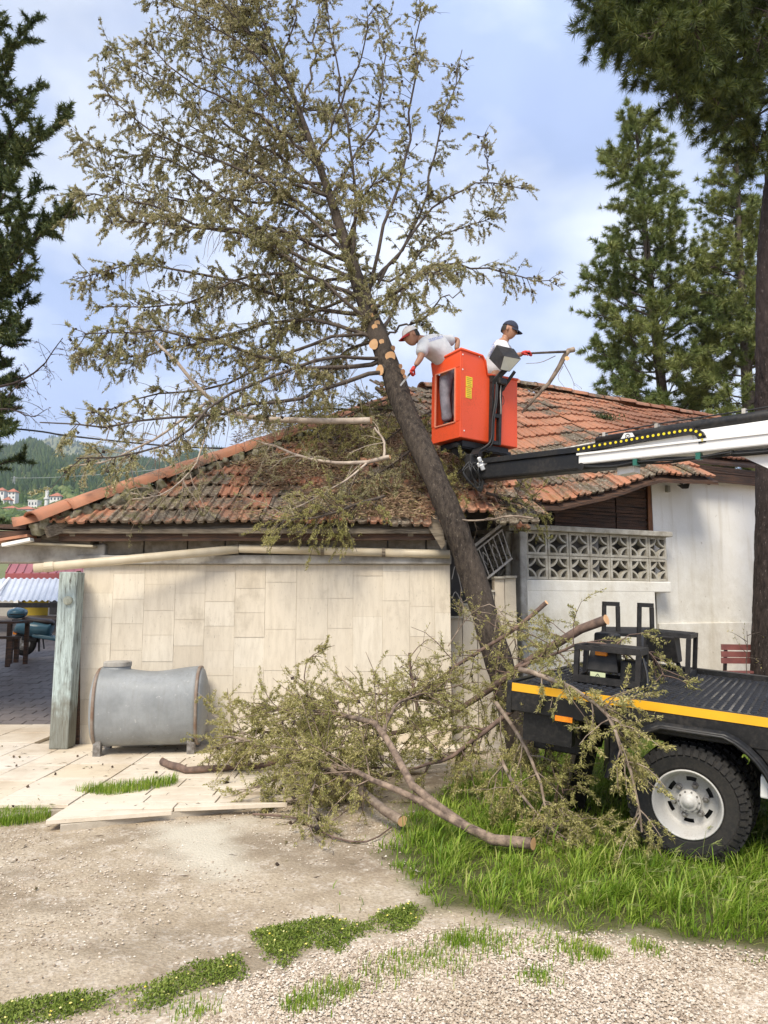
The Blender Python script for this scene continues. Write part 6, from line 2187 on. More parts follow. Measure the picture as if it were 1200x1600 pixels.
OCT = np.array([(1, 0, 0), (-1, 0, 0), (0, 1, 0), (0, -1, 0), (0, 0, 1), (0, 0, -1)], float)
OCTF = np.array([(0, 2, 4), (2, 1, 4), (1, 3, 4), (3, 0, 4), (2, 0, 5), (1, 2, 5), (3, 1, 5), (0, 3, 5)])
HALF = OCTF[:4]
def add_blobs(g, c, r, squash=(1, 1, 1), jit=0.25, half=False):
    n = len(c)
    if n == 0: return
    q = RNG.normal(size=(n, 3, 3))
    q, _ = np.linalg.qr(q)
    if half:
        a_ = RNG.uniform(0, 6.28, n); o_ = np.zeros(n); c_, s_ = np.cos(a_), np.sin(a_)
        q = np.stack((np.stack((c_, s_, o_), -1), np.stack((-s_, c_, o_), -1), np.stack((RNG.normal(size=n) * .3, RNG.normal(size=n) * .3, o_ + 1), -1)), 1)
    v = np.einsum('ij,njk->nik', OCT, q) * RNG.uniform(1 - jit, 1 + jit, (n, 6, 1)) * np.asarray(r)[:, None, None] * np.asarray(squash) + c[:, None, :]
    g.add(v.reshape(-1, 3), tris=(np.arange(n)[:, None, None] * 6 + (OCTF if not half else HALF)[None]).reshape(-1, 3))

def m_bark(name, lo, hi, fleck, scale=16):
    m, n, l, b = nodes(name)
    b.inputs["Roughness"].default_value = 0.95
    b.inputs["Specular IOR Level"].default_value = 0.2
    v = coords(n, l, "pos", (1.6, 1.6, 0.62))
    f = noise(n, l, v, scale, 6, 0.7)
    c = ramp(n, l, f, [(0.36, lo), (0.62, hi)])
    c = mix(n, l, ramp(n, l, noise(n, l, coords(n, l), 0.9, 4), [(0.4, 0.0), (0.7, 0.6)]), c, tuple(x * 1.5 for x in hi))
    k = noise(n, l, coords(n, l, "pos", (1.5, 1.5, 0.5)), scale * 2.6, 4, 0.6)
    c = mix(n, l, ramp(n, l, k, [(0.63, 0.0), (0.70, 0.7)]), c, fleck)
    l.new(c, b.inputs["Base Color"])
    bump(n, l, b, f, 1.0, 0.02)
    return m
M["bark_old"] = m_bark("dark_bark", (0.020, 0.016, 0.014), (0.078, 0.062, 0.049), (0.22, 0.185, 0.15))
M["bark_pine"] = m_bark("big_pine_bark", (0.012, 0.010, 0.009), (0.050, 0.038, 0.034), (0.24, 0.205, 0.19), 13)
def roughen(g, k, amp, seed):
    """knobbly bark: push whole rings of vertices in and out"""
    r = np.random.default_rng(seed)
    v = g.v[0]; m_ = len(v) // k
    vv = v.reshape(m_, k, 3)
    c = vv.mean(1, keepdims=True)
    h = r.normal(size=(m_, k)) * 0.6
    h = h + 0.7 * (np.roll(h, 1, 0) + np.roll(h, -1, 0)) + 0.35 * (np.roll(h, 2, 0) + np.roll(h, -2, 0)) 
    d = vv - c
    L_ = np.linalg.norm(d, axis=-1, keepdims=True)
    g.v[0] = (c + d * (1 + np.clip(h * amp, -2.2 * amp, 2.2 * amp)[..., None] / np.maximum(L_, 0.03) * np.clip(L_ / 0.1, 0, 1))).reshape(-1, 3)
M["bark"] = simple("dark_bark_stub", (0.105, 0.085, 0.068), (0.030, 0.024, 0.020), 9, 0.95, bmp=1.0, bscale=28, stretch=(2.2, 2.2, 0.7), stops=(0.32, 0.66))
M["bark2"] = simple("pine_bark", (0.080, 0.052, 0.042), (0.018, 0.013, 0.012), 11, 0.95, bmp=1.0, bscale=14, stretch=(2.5, 2.5, 0.6), stops=(0.4, 0.62))
M["limb_bark"] = simple("limb_bark", (0.12, 0.095, 0.075), (0.055, 0.042, 0.034), 14, 0.95, bmp=0.4)
M["pale_bark"] = simple("pale_bark", (0.36, 0.285, 0.215), (0.12, 0.085, 0.062), 12, 0.9, bmp=0.4)
M["stripped_bark"] = simple("stripped_bark", (0.54, 0.455, 0.37), (0.30, 0.235, 0.185), 9, 0.85, bmp=0.4)
M["butt_bark"] = simple("spotted_bark", (0.32, 0.235, 0.17), (0.085, 0.058, 0.044), 16, 0.9, bmp=0.6)
M["brown_bark"] = simple("brown_bark", (0.20, 0.13, 0.095), (0.09, 0.06, 0.048), 14, 0.9, bmp=0.4)
M["dry_leaf"] = island_mat("dry_cypress", [(0, (0.16, 0.158, 0.068)), (0.35, (0.37, 0.342, 0.160)), (0.72, (0.53, 0.475, 0.26)), (1, (0.60, 0.51, 0.37))], 0.75, (0.80, 0.84, 0.74), 1.1, 0.35)
M["fresh_leaf"] = island_mat("cut_cypress", [(0, (0.22, 0.21, 0.060)), (0.5, (0.41, 0.375, 0.130)), (1, (0.55, 0.475, 0.24))], 0.75, (0.80, 0.84, 0.74), 2.5, 0.28)
M["cone"] = simple("cypress_cone", (0.055, 0.038, 0.028), (0.025, 0.018, 0.014), 60, 0.9)
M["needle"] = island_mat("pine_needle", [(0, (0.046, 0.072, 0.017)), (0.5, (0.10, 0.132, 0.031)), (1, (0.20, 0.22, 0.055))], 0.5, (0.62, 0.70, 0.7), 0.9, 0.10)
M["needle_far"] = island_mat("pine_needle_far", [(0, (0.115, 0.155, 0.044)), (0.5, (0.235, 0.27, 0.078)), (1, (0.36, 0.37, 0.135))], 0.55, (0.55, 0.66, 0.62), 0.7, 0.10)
M["dark_needle"] = island_mat("dark_conifer", [(0, (0.052, 0.078, 0.026)), (0.6, (0.11, 0.142, 0.046)), (1, (0.20, 0.21, 0.065))], 0.6, (0.6, 0.7, 0.7), 1.2, 0.08)

# ---- the leaning tree
lt = empty("leaning_tree", G(815, 1186, 0), "tall half dry conifer with dark trunk leaning onto the outbuilding roof", "tree")
TK = [(826, 1215, 7.55), (809, 1140, 7.66), (790, 1070, 7.72), (766, 990, 7.80), (737, 895, 7.88), (704, 805, 7.92), (668, 720, 8.15), (634, 645, 8.45), (609, 575, 8.75), (581, 500, 9.05), (556, 430, 9.35), (530, 350, 9.7), (501, 265, 10.0), (470, 180, 10.3), (438, 100, 10.6), (402, 10, 10.9), (365, -80, 11.2), (330, -170, 11.5)]
tkp = np.array([P(*q) for q in TK])
wid = np.array([.158, .150, .144, .140, .137, .134, .132, .131, .130, .117, .092, .068, .052, .038, .028, .020, .014, .008])
tks = spline(tkp, 20)
u_ = np.linspace(0, len(wid) - 1, len(tks))
rad_ = np.interp(u_, np.arange(len(wid)), wid) * (1 + 0.025 * np.sin(u_ * 5.3) + 0.02 * np.sin(u_ * 11))
g = Geo()
tubes(g, tks, 1, 1, 30, prof=rad_)
roughen(g, 30, 0.0028, 4)
tk = obj("trunk", g, M["bark_old"], lt, True)
# low ridges in the bark: displace along normals with noise
def T_at(py):
    ys = np.array([q[1] for q in TK])[::-1]
    i = np.interp(py, ys, np.arange(len(TK))[::-1])
    return spline_at(tkp, i), np.interp(i, np.arange(len(wid)), wid)
def T_px(py):
    return np.interp(py, [q[1] for q in TK][::-1], [q[0] for q in TK][::-1])
def spline_at(p, i):
    k = int(min(max(i, 0), len(p) - 1.001)); f = i - k
    return p[k] * (1 - f) + p[k + 1] * f
# sawn stubs
for px, py in ((581, 484), (588, 509), (586, 515), (596, 538), (588, 541), (609, 546), (608, 561), (590, 580), (624, 574), (628, 583), (633, 590), (582, 497)):
    c, r_ = T_at(py - 6)
    c = P((px + T_px(py)) / 2, py, c[1]); tgt = P(px, py, c[1])
    dx_ = float(np.clip(tgt[0] - P(T_px(py), py, c[1])[0], -0.72 * r_, 0.72 * r_)); c = P(T_px(py), py, c[1])
    nrm_ = unit(np.array((dx_, -math.sqrt(r_ * r_ - dx_ * dx_), -0.02)))
    rr_ = 0.062 if (px, py) in ((608, 561), (590, 580), (588, 541)) else random.Random(px).uniform(0.026, 0.038)
    g = Geo(); tubes(g, [c + nrm_ * r_ * .7, c + nrm_ * (r_ + .058)], rr_ * 1.15, rr_, 10); st_ = obj("sawn_stub", g, M["bark"], tk, True)
    g = Geo(); disc(g, c + nrm_ * (r_ + .0595), nrm_ + (0.0, -0.10, -0.03), rr_ * 1.05, 12, jag=.06); obj("cut_face", g, M["tan_wood"], st_)
LIMBS = [  # pixel polyline from the trunk out, depth change at the tip, base radius, pale?
    ([(608, 556), (540, 575), (470, 574), (400, 556), (300, 522), (215, 515), (128, 522)], -1.2, .045, 0),
    ([(600, 535), (520, 510), (450, 500), (360, 520), (270, 545), (180, 560), (125, 545)], 0.8, .040, 0),
    ([(580, 492), (490, 480), (400, 452), (300, 425), (210, 412), (118, 436)], 0.3, .044, 0),
    ([(572, 470), (470, 420), (390, 372), (300, 350), (235, 318), (168, 306), (112, 312)], -0.8, .044, 0),
    ([(560, 440), (470, 400), (380, 340), (310, 275), (240, 240), (180, 245), (122, 218)], 1.2, .042, 0),
    ([(548, 410), (440, 362), (350, 362), (260, 352), (170, 345)], -1.6, .040, 0),
    ([(530, 360), (430, 290), (340, 250), (250, 215), (170, 150), (160, 105)], 0.2, .036, 0),
    ([(515, 310), (430, 240), (340, 190), (260, 135), (168, 72)], 1.2, .034, 0),
    ([(500, 265), (420, 190), (330, 150), (260, 100), (225, 60)], -1.0, .032, 0),
    ([(485, 220), (410, 140), (340, 100), (290, 60), (245, 48)], 0.9, .030, 0),
    ([(470, 180), (400, 90), (330, 40), (270, 5), (230, -20)], -0.8, .028, 0),
    ([(450, 130), (380, 40), (320, -10), (270, -60)], 0.6, .026, 0),
    ([(430, 80), (370, -10), (330, -80)], -0.5, .022, 0),
    ([(612, 580), (530, 600), (450, 625), (370, 640), (270, 655), (150, 668), (62, 660)], -1.9, .040, 0),
    ([(604, 560), (520, 560), (420, 590), (330, 640), (240, 700), (120, 716)], -2.3, .034, 0),
    ([(590, 520), (520, 530), (440, 560), (350, 600), (260, 612), (170, 640), (140, 665)], -0.6, .034, 0),
    ([(586, 510), (500, 440), (400, 430), (300, 470), (220, 478), (150, 480)], -0.2, .036, 0),
    ([(540, 395), (470, 330), (400, 310), (320, 320), (240, 300), (150, 270)], 0.9, .034, 0),
    # right-hand side
    ([(575, 465), (590, 400), (610, 330), (632, 240), (645, 150), (652, 60), (655, -10)], -0.5, .036, 0),
    ([(548, 410), (556, 330), (550, 250), (540, 180), (522, 90), (508, -10)], -0.9, .034, 0),
    ([(572, 462), (620, 395), (670, 330), (720, 300), (765, 284), (822, 296)], 0.4, .034, 0),
    ([(762, 286), (762, 255), (755, 212)], 0.0, .014, 0),
    ([(592, 520), (640, 440), (690, 414), (745, 418), (800, 428), (862, 438)], 0.9, .034, 0),
    ([(590, 445), (636, 380), (668, 290), (690, 210), (708, 150), (722, 78)], 0.6, .030, 0),
    ([(515, 310), (560, 240), (590, 180), (600, 110), (590, 20)], 0.4, .030, 0),
    ([(495, 250), (530, 170), (560, 100), (585, 10)], -0.7, .028, 0),
    ([(470, 180), (490, 90), (500, 0), (505, -60)], 0.3, .026, 0),
    ([(440, 100), (460, 20), (470, -60)], -0.3, .024, 0),
    ([(600, 530), (650, 500), (690, 470), (720, 455)], -0.6, .022, 0),
    ([(560, 440), (620, 430), (680, 372), (740, 352), (790, 330)], 1.3, .024, 0),
]
fol, cns = Geo(), Geo()
ys_t = np.array([q[1] for q in TK])[::-1]; dp_t = np.array([q[2] for q in TK])[::-1]
def limb_pts(pl, dd, d0=None):
    if d0 is None: d0 = np.interp(pl[0][1], ys_t, dp_t)
    seg_ = np.concatenate(([0], np.cumsum(np.hypot(*np.diff(np.array(pl, float), axis=0).T))))
    k = seg_ / seg_[-1]
    return np.array([P(x, y, d0 + dd * kk) for (x, y), kk in zip(pl, k)])
for pl, dd, r0, pale in LIMBS:
    d0 = None
    if pl[0] == (762, 286): d0 = 9.55
    lp_, L_ = resample(limb_pts(pl, dd, d0), 14)
    lp_[1:-1] += RNG.normal(size=(12, 3)) * 0.022
    w = Geo()
    tubes(w, lp_, r0 * 0.72, 0.006, 8)
    upper = pl[-1][1] < 350
    left = pl[-1][0] < 400
    low_ = pl[-1] in ((62, 660), (120, 716), (140, 665))
    dress(w, fol, cns, lp_, L_, dens=(8 if low_ else 19) if left else 13, sl=(0.10, 0.48) if left else (0.10, 0.38), t0=0.16 if left else 0.25, twig=16, nl=64 if left else 54, droop=0.13, tl=(0.06, 0.20), r=0.0058, cones=1.0, up=0.08 if upper else -0.05, dead=0.12)
    obj("limb", w, M["limb_bark"], lt, True)
# limbs towards and away from the viewer fill the crown
for i in range(18):
    py = 540 - i * 37 + RNG.uniform(-10, 10)
    c, r_ = T_at(py)
    az = RNG.uniform(0, 2 * np.pi)
    if math.cos(az) > 0.45: az += math.pi
    L_ = np.interp(py, [-150, 100, 350, 540], [0.8, 1.6, 2.3, 2.0]) * RNG.uniform(0.7, 1.1)
    d = unit(np.array((math.cos(az), math.sin(az) * 0.9, 0.25)))
    lp_ = shoots(c[None], d[None], np.array([L_]), 8, -0.02 if py < 300 else 0.05, 0.10)[0]
    w = Geo()
    tubes(w, lp_, 0.026, 0.006, 6)
    dress(w, fol, cns, lp_, L_, dens=16, sl=(0.10, 0.42), t0=0.2, twig=16, nl=60, tl=(0.06, 0.20), droop=0.12, cones=0.5, dead=0.12, r=0.0055)
    obj("limb", w, M["limb_bark"], lt, True)
# shoots straight on the upper trunk
w = Geo()
kk_ = int(len(tks) * 0.50)
dress(w, fol, cns, tks[kk_:], np.linalg.norm(np.diff(tks[kk_:], axis=0), axis=1).sum(), dens=22, sl=(0.12, 0.6), t0=0.02, twig=14, nl=50, tl=(0.06, 0.2), droop=0.06, r=0.006, cones=0.8, ang=(45, 85))
obj("shoots", w, M["limb_bark"], lt, kind="stuff")
# bare hanging twigs
w = Geo()
st, tg = pick(np.array([resample(limb_pts(pl, dd, 9.55 if pl[0] == (762, 286) else None), 14)[0] for pl, dd, r0, pale in LIMBS[:18]]), 32, 0.1, 0.9)
sp = shoots(st, rnd_dirs(tg, 50, 100, -0.6), RNG.uniform(0.15, 0.7, len(st)), 5, 0.22, 0.15)
tubes(w, sp, 0.0045, 0.002, 3)
obj("bare_twigs", w, M["pale_bark"], lt, kind="stuff")
obj("foliage", fol, M["dry_leaf"], lt, kind="stuff")
obj("cones", cns, M["cone"], lt, kind="stuff")

# ---- conifers with needle tufts
def pine(root, trunk, tr0, tr1, limbs, wmat, nmat, ndl=(0.10, 0.16), nw=0.006, per=34, dens=5.0, sl=(0.35, 0.8), sub=3, seedcones=0, spread=0.55, name_l="limb", cyl=0.0):
    w = Geo()
    if tr0 > 0.3:
        tp = spline(trunk, 60); tubes(w, tp, tr0, tr1, 40); roughen(w, 40, 0.006, 8)
        obj("trunk", w, M["bark_pine"], root)
    else:
        tp = spline(trunk, 6); tubes(w, tp, tr0, tr1, 16)
        obj("trunk", w, wmat, root, True)
    nd, cn_ = Geo(), Geo()
    allw = Geo()
    for lp_, r0 in limbs:
        L_ = np.linalg.norm(np.diff(lp_, axis=0), axis=1).sum()
        tubes(allw, lp_, r0, 0.006, 6)
        n = max(3, int(L_ * dens))
        st, tg = pick(lp_[None], n, 0.25, 1.0, 0.8)
        sp = shoots(st, rnd_dirs(tg, 25, 70, 0.12), RNG.uniform(*sl, n), 3, -0.03, 0.15)
        tubes(allw, sp, 0.008, 0.003, 3)
        ts, tt = pick(sp, sub, 0.3, 1.0)
        ts = np.vstack((ts, sp[:, -1], lp_[-1:])); tt = np.vstack((tt, unit(sp[:, -1] - sp[:, -2]), unit(lp_[-1:] - lp_[-2:-1])))
        P_, D_ = np.repeat(ts, per, 0), np.repeat(tt, per, 0)
        if cyl:
            P_ = P_ - D_ * (RNG.uniform(0, cyl, len(P_)))[:, None]
        D2 = unit(D_ * 0.75 + RNG.normal(size=D_.shape) * spread)
        blades(nd, P_, D2, RNG.uniform(*ndl, len(P_)), nw, tri=True)
        if seedcones:
            cp, _ = pick(lp_[None], seedcones, 0.3, 1)
            add_blobs(cn_, cp, RNG.uniform(0.02, 0.035, len(cp)))
    obj("limbs", allw, wmat, root, kind="stuff")
    obj("needles", nd, nmat, root, kind="stuff")
    if cn_.n: obj("cones", cn_, M["cone"], root, kind="stuff")

def crown_limbs(base, top, n, rad, t0, rise=0.3, seed=0, squash=1.0):
    """limbs spiralling up a trunk, rad(t) is their length"""
    r = np.random.default_rng(seed)
    out = []
    for i in range(n):
        t = t0 + (1 - t0) * (i + r.uniform(0, 1)) / n
        c = base + (top - base) * t
        az = i * 2.39996 + r.uniform(-0.3, 0.3)
        L_ = rad(t) * r.uniform(0.65, 1.1)
        d = unit(np.array((math.cos(az), math.sin(az) * squash, rise * r.uniform(0.3, 1.6))))
        k = np.linspace(0, 1, 7)[:, None]
        lp_ = c + d * L_ * k + np.array((0, 0, 0.10 * L_)) * k ** 2 + r.normal(size=(7, 3)) * 0.04 * k
        out.append((lp_, 0.012 + 0.012 * L_))
    return out

# two pines behind the house
for (pxb, pyt, Yp_, rmax, n_, lab, sd, lean) in ((992, 178, 21.5, 2.35, 100, "bushy light green pine with sparse cone bearing top behind the red roof", 5, 0.0), (1150, 215, 20.0, 1.75, 85, "second bushy pine partly hidden behind the big dark pine trunk", 9, 0.3)):
    top = P(pxb, pyt, Yp_); base = P(pxb + 60 if sd == 5 else pxb + 12, 700, Yp_); base = np.array((base[0], Yp_, 0.0))
    r_ = empty("pine_tree", base, lab, "tree", "pines behind the house")
    rad = lambda t, R_=rmax: np.interp(t, [0.26, 0.36, 0.52, 0.68, 0.80, 0.90, 1.0], [0.75, 1.0, 0.98, 0.72, 0.40, 0.42, 0.08]) * R_
    trunk_ = [base, base + (top - base) * 0.35 + (0.1, 0, 0), base + (top - base) * 0.7, top]
    lim = crown_limbs(base, top, n_, rad, 0.26, 0.32, sd)
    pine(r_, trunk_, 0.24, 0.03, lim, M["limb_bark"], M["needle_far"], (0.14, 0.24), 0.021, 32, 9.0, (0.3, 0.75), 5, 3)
# more distant trunk between them
base = np.array((P(1160, 640, 24)[0], 24.0, 0)); r_ = empty("pine_tree", base, "slim bare trunked pine farther back beside the dark pine trunk", "tree", "pines behind the house")
top = base + (0.2, 0, 15)
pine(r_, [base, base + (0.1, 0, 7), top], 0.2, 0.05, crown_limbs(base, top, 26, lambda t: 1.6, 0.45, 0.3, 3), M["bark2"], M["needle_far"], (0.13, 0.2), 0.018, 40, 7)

# big pine at the right edge
base = np.array((P(1204, 1050, 10.55)[0], 10.55, 0))
r_ = empty("pine_tree", base, "big dark pine with rough trunk at the right edge and canopy overhead", "tree")
tkb = [base, P(1215, 800, 10.5), P(1212, 600, 10.45), P(1212, 400, 10.4), P(1224, 240, 10.38), P(1228, 60, 10.35), P(1236, -120, 10.3), P(1246, -420, 10.3)]
lim = []
pg_ = np.random.default_rng(12)
TIPS = [(876, 30, 8.4), (905, 85, 8.6), (960, 120, 9.0), (1010, 150, 8.6), (1070, 168, 9.2), (1120, 150, 9.4), (935, 40, 9.6), (1000, 80, 10.2), (1060, 90, 9.6), (900, -20, 9.0), (960, -40, 9.6), (1020, 10, 8.8), (1090, 40, 10.4),
        (1140, 95, 9.0), (1180, 120, 11.4), (1100, 130, 11.6), (1150, 30, 11.8), (930, -90, 9.2), (1010, -110, 9.8), (1080, -80, 8.6), (1150, -60, 9.2), (1230, 60, 9.0), (1280, 110, 9.6), (1300, 0, 10.4), (1260, -90, 11.2),
        (985, 125, 8.8), (1020, 160, 9.0), (1078, 178, 8.8), (945, 95, 8.8), (915, 70, 9.0), (890, 45, 8.8), (1000, 110, 9.6), (1045, 140, 10.4), (1040, 60, 8.2), (970, 75, 8.2), (1110, -20, 8.2), (890, -120, 9.0), (1190, -140, 9.4)]
for (x, y, dpt) in TIPS:
    sy = min(y - pg_.uniform(60, 190), 150)
    a = on_plane(1214, sy, (0, 10.35, 0), (0, 1, 0))
    b_ = P(x + 42, y - 12, dpt)
    mid = a * .5 + b_ * .5 + np.array((pg_.normal() * .15, pg_.normal() * .2, 0.25))
    lim.append((resample([a, mid, b_], 8)[0], 0.045))
for (x, y, dpt) in ((1122, 190, 10.0), (1150, 215, 10.4), (1165, 255, 10.2), (1180, 240, 9.8), (1145, 188, 9.6), (1172, 200, 10.8), (1210, 240, 10.0), (1230, 210, 10.0)):
    a = P(1208, y - 50, 10.38); b_ = P(x, y, dpt)
    lim.append((resample([a, a * .5 + b_ * .5 + (0, 0, .06), b_], 8)[0], 0.02))
pine(r_, tkb, 0.31, 0.16, lim, M["bark2"], M["needle"], (0.10, 0.17), 0.0105, 30, 10, (0.25, 0.6), 7, 4, 0.6)

# dark conifer at the left edge
base = np.array((-8.1, 12.6, 0.3))
r_ = empty("conifer_tree", base, "dark green conifer with finger like branches at the left edge", "tree")
top = base + (0.2, 0, 12.5)
lim = []
FT = [(62, 25), (40, 60), (72, 132), (45, 160), (102, 180), (60, 200), (40, 235), (70, 290), (112, 318), (95, 330), (80, 350), (40, 330), (60, 405), (45, 430), (30, 370), (48, 470), (25, 500), (40, 520), (20, 560), (30, 600), (15, 630), (5, 590), (10, 660), (0, 680), (20, 100), (5, 30), (12, 130), (20, 280), (0, 400), (5, 470), (-20, 620), (-30, 690)]
for (x, y) in FT:
    dpt = 12.2 + pg_.uniform(-1.6, 1.2)
    b_ = P(x, y, dpt)
    zc = min(max(b_[2] - pg_.uniform(0.5, 1.3), 2.5), 12.3)
    a = base + (top - base) * ((zc - 0.3) / 12.5)
    lim.append((resample([a, a * .55 + b_ * .45 + (0, 0, -.18), b_], 8)[0], 0.03))
lim += crown_limbs(base, top, 60, lambda t: 1.9 * (1.05 - 0.55 * t), 0.15, 0.35, 17)
pine(r_, [base, base + (0.05, 0, 6), top], 0.26, 0.04, lim, M["bark2"], M["dark_needle"], (0.06, 0.12), 0.020, 24, 11, (0.14, 0.34), 5, 2, 0.7, cyl=0.14)
# one brown, dry branch on it
t = empty("dry_branch", P(40, 590, 11.2), "brown dead branch reaching out of the dark conifer on the left", "branch")
w, lf_ = Geo(), Geo()
lp_, L_ = resample([P(-30, 610, 12.0), P(30, 596, 11.4), P(68, 570, 11.2), P(88, 540, 11.1), P(98, 528, 11.1)], 10)
tubes(w, lp_, 0.028, 0.006, 6)
dress(w, lf_, None, lp_, L_, dens=9, sl=(0.15, 0.4), t0=0.3, nl=4, ll=(0.03, 0.06), droop=0.25)
lp2, L2 = resample([P(-10, 640, 11.6), P(20, 640, 11.2), P(50, 652, 11.0), P(72, 640, 11.0)], 8)
tubes(w, lp2, 0.018, 0.005, 5); dress(w, lf_, None, lp2, L2, dens=10, sl=(0.15, 0.45), t0=0.1, nl=3, droop=0.35)
obj("wood", w, M["bark2"], t, True)
obj("dead_leaves", lf_, island_mat("dead_leaf", [(0, (0.05, 0.032, 0.022)), (1, (0.16, 0.09, 0.06))], 0.8), t, kind="stuff")

# ---- cut branches
def branch(label, pl, r0, r1, dens, sl, mat, leafmat, nl=10, butt=True, group=None, forks=(), cones=0.0, droop=0.08, t0=0.2, twig=14, ll=(0.011, 0.030), k=14, up=0.0, loc=None, dead=0.0, ang=(35, 75)):
    pts = np.array(pl, float)
    lp_, L_ = resample(pts, k)
    lp_[1:-1] += RNG.normal(size=(k - 2, 3)) * r0 * 0.18
    t = empty("cut_branch", lp_[0], label, "branch", group)
    w, lf_, cn_ = Geo(), Geo(), Geo()
    tubes(w, lp_, r0, r1, 10)
    tw = Geo()
    dress(tw, lf_, cn_, lp_, L_, dens * 1.6, sl, t0, twig, nl=int(nl * 6.0), lw=0.0088, tl=(0.08, 0.24), ll=ll, droop=droop, cones=cones, up=up, r=0.0055, dead=dead, ang=ang)
    wo = obj("wood", w, mat, t, True)
    for fp, fr0, fr1 in forks:
        q, l2 = resample(np.array(fp, float), 12)
        q[1:-1] += RNG.normal(size=(10, 3)) * fr0 * 0.2
        w2 = Geo(); tubes(w2, q, fr0, fr1, 8); obj("fork", w2, mat, t, True)
        dress(tw, lf_, cn_, q, l2, dens * 1.6, sl, t0, twig, nl=int(nl * 6.0), lw=0.0088, tl=(0.08, 0.24), ll=ll, droop=droop, cones=cones, up=up, r=0.0055, dead=dead, ang=ang)
    obj("twigs", tw, mat, t, kind="stuff")
    if lf_.n: obj("foliage", lf_, leafmat, t, kind="stuff")
    if cn_.n: obj("cones", cn_, M["cone"], t, kind="stuff")
    if butt:
        nrm_ = unit(lp_[0] - lp_[1])
        g = Geo(); disc(g, lp_[0] + nrm_ * r0 * .35, nrm_ + np.array((0, -0.45, 0.0)), r0 * 1.05, 14, jag=.05); obj("cut_face", g, M["tan_wood"], t)
    return t
FL = M["fresh_leaf"]
b0 = G(830, 1318, 0.10)
branch("thick forked branch with orange cut end lying on the grass", [b0, G(770, 1312, 0.10), P(725, 1290, 5.1), P(685, 1262, 5.2), P(645, 1225, 5.3), P(618, 1180, 5.5), P(598, 1145, 5.7), P(575, 1128, 5.9), P(500, 1112, 6.6), P(425, 1108, 6.8)], 0.036, 0.010, 10, (0.2, 0.6), M["butt_bark"], FL, t0=0.45, cones=0.3,
       forks=[([G(775, 1312, 0.10), P(700, 1278, 5.15), P(650, 1250, 5.25), P(600, 1225, 5.4), P(560, 1208, 5.6), P(520, 1198, 6.1), P(470, 1170, 6.4)], 0.030, 0.009), ([P(598, 1145, 5.7), P(620, 1100, 6.1), P(660, 1085, 6.6), P(720, 1070, 6.7)], 0.016, 0.006)])
branch("branch with round pale cut end at the middle of the pile", [G(627, 1282, 0.09), P(592, 1262, 5.55), P(560, 1230, 5.8), P(515, 1200, 6.1), P(460, 1175, 6.4), P(400, 1160, 6.7), P(350, 1150, 6.9)], 0.036, 0.010, 10, (0.2, 0.6), M["pale_bark"], FL, t0=0.35, cones=0.3)
branch("long branch rising from the pile onto the truck with torn end", [P(945, 969, 6.35), P(900, 985, 6.45), P(860, 1012, 6.6), P(800, 1052, 6.75), P(745, 1092, 6.9), P(690, 1122, 6.9), P(620, 1145, 6.9), P(540, 1160, 6.9), P(470, 1175, 6.9)], 0.042, 0.012, 9, (0.2, 0.65), M["brown_bark"], FL, t0=0.05, cones=0.2, up=0.1)
branch("thin straight branch crossing in front of the leaning trunk", [P(853, 942, 6.95), P(800, 985, 7.0), P(745, 1020, 7.05), P(690, 1058, 7.0), P(630, 1100, 6.9), P(560, 1150, 6.8)], 0.022, 0.010, 6, (0.25, 0.6), M["brown_bark"], FL, t0=0.2, nl=5, up=0.15)
branch("branch hanging over the truck side in front of the wheel", [P(812, 1046, 5.45), P(860, 1060, 5.25), P(905, 1082, 5.05), P(950, 1120, 4.82), P(975, 1180, 4.66), P(993, 1240, 4.58), P(1003, 1300, 4.55)], 0.020, 0.006, 15, (0.14, 0.42), M["pale_bark"], FL, t0=0.08, nl=13, butt=False, droop=0.14)
branch("pale branch arching down in front of the outrigger leg", [P(775, 1098, 5.9), P(805, 1140, 5.7), P(832, 1190, 5.5), P(848, 1240, 5.35), P(860, 1292, 5.2), P(880, 1320, 5.1)], 0.018, 0.006, 14, (0.18, 0.5), M["pale_bark"], FL, t0=0.05, nl=12, butt=False)
branch("dark bent limb lying alone on the stone terrace", [G(254, 1190, TZ + .035), G(290, 1203, TZ + .035), G(340, 1200, TZ + .035), G(400, 1197, TZ + .035), P(470, 1178, 6.95)], 0.034, 0.022, 4, (0.15, 0.4), M["brown_bark"], FL, t0=0.35, nl=8)
branch("leafy branch at the wall side of the pile beside the tank", [P(560, 1135, 7.0), P(500, 1138, 7.1), P(440, 1142, 7.2), P(385, 1146, 7.25), P(340, 1140, 7.3)], 0.024, 0.007, 17, (0.2, 0.55), M["pale_bark"], FL, t0=0.05, nl=13, butt=False, up=0.05)
branch("upright leafy sprig standing out of the pile by the wall", [P(515, 1125, 6.9), P(485, 1095, 6.95), P(476, 1060, 7.0), P(482, 1030, 7.0), P(500, 1018, 7.0)], 0.010, 0.003, 9, (0.1, 0.28), M["brown_bark"], FL, t0=0.1, nl=12, butt=False)
branch("short upright dead stick with bare twigs in the pile", [P(652, 1112, 6.7), P(646, 1070, 6.75), P(641, 1042, 6.8), P(640, 1020, 6.8)], 0.016, 0.013, 9, (0.2, 0.45), M["brown_bark"], FL, t0=0.1, nl=1, butt=False)
branch("drooping twig with dark cones at the gravel edge of the pile", [P(520, 1165, 6.2), P(500, 1200, 5.9), P(486, 1245, 5.6), P(483, 1290, 5.35), P(505, 1325, 5.15)], 0.012, 0.004, 17, (0.12, 0.34), M["pale_bark"], FL, t0=0.05, nl=11, butt=False, cones=1.6)
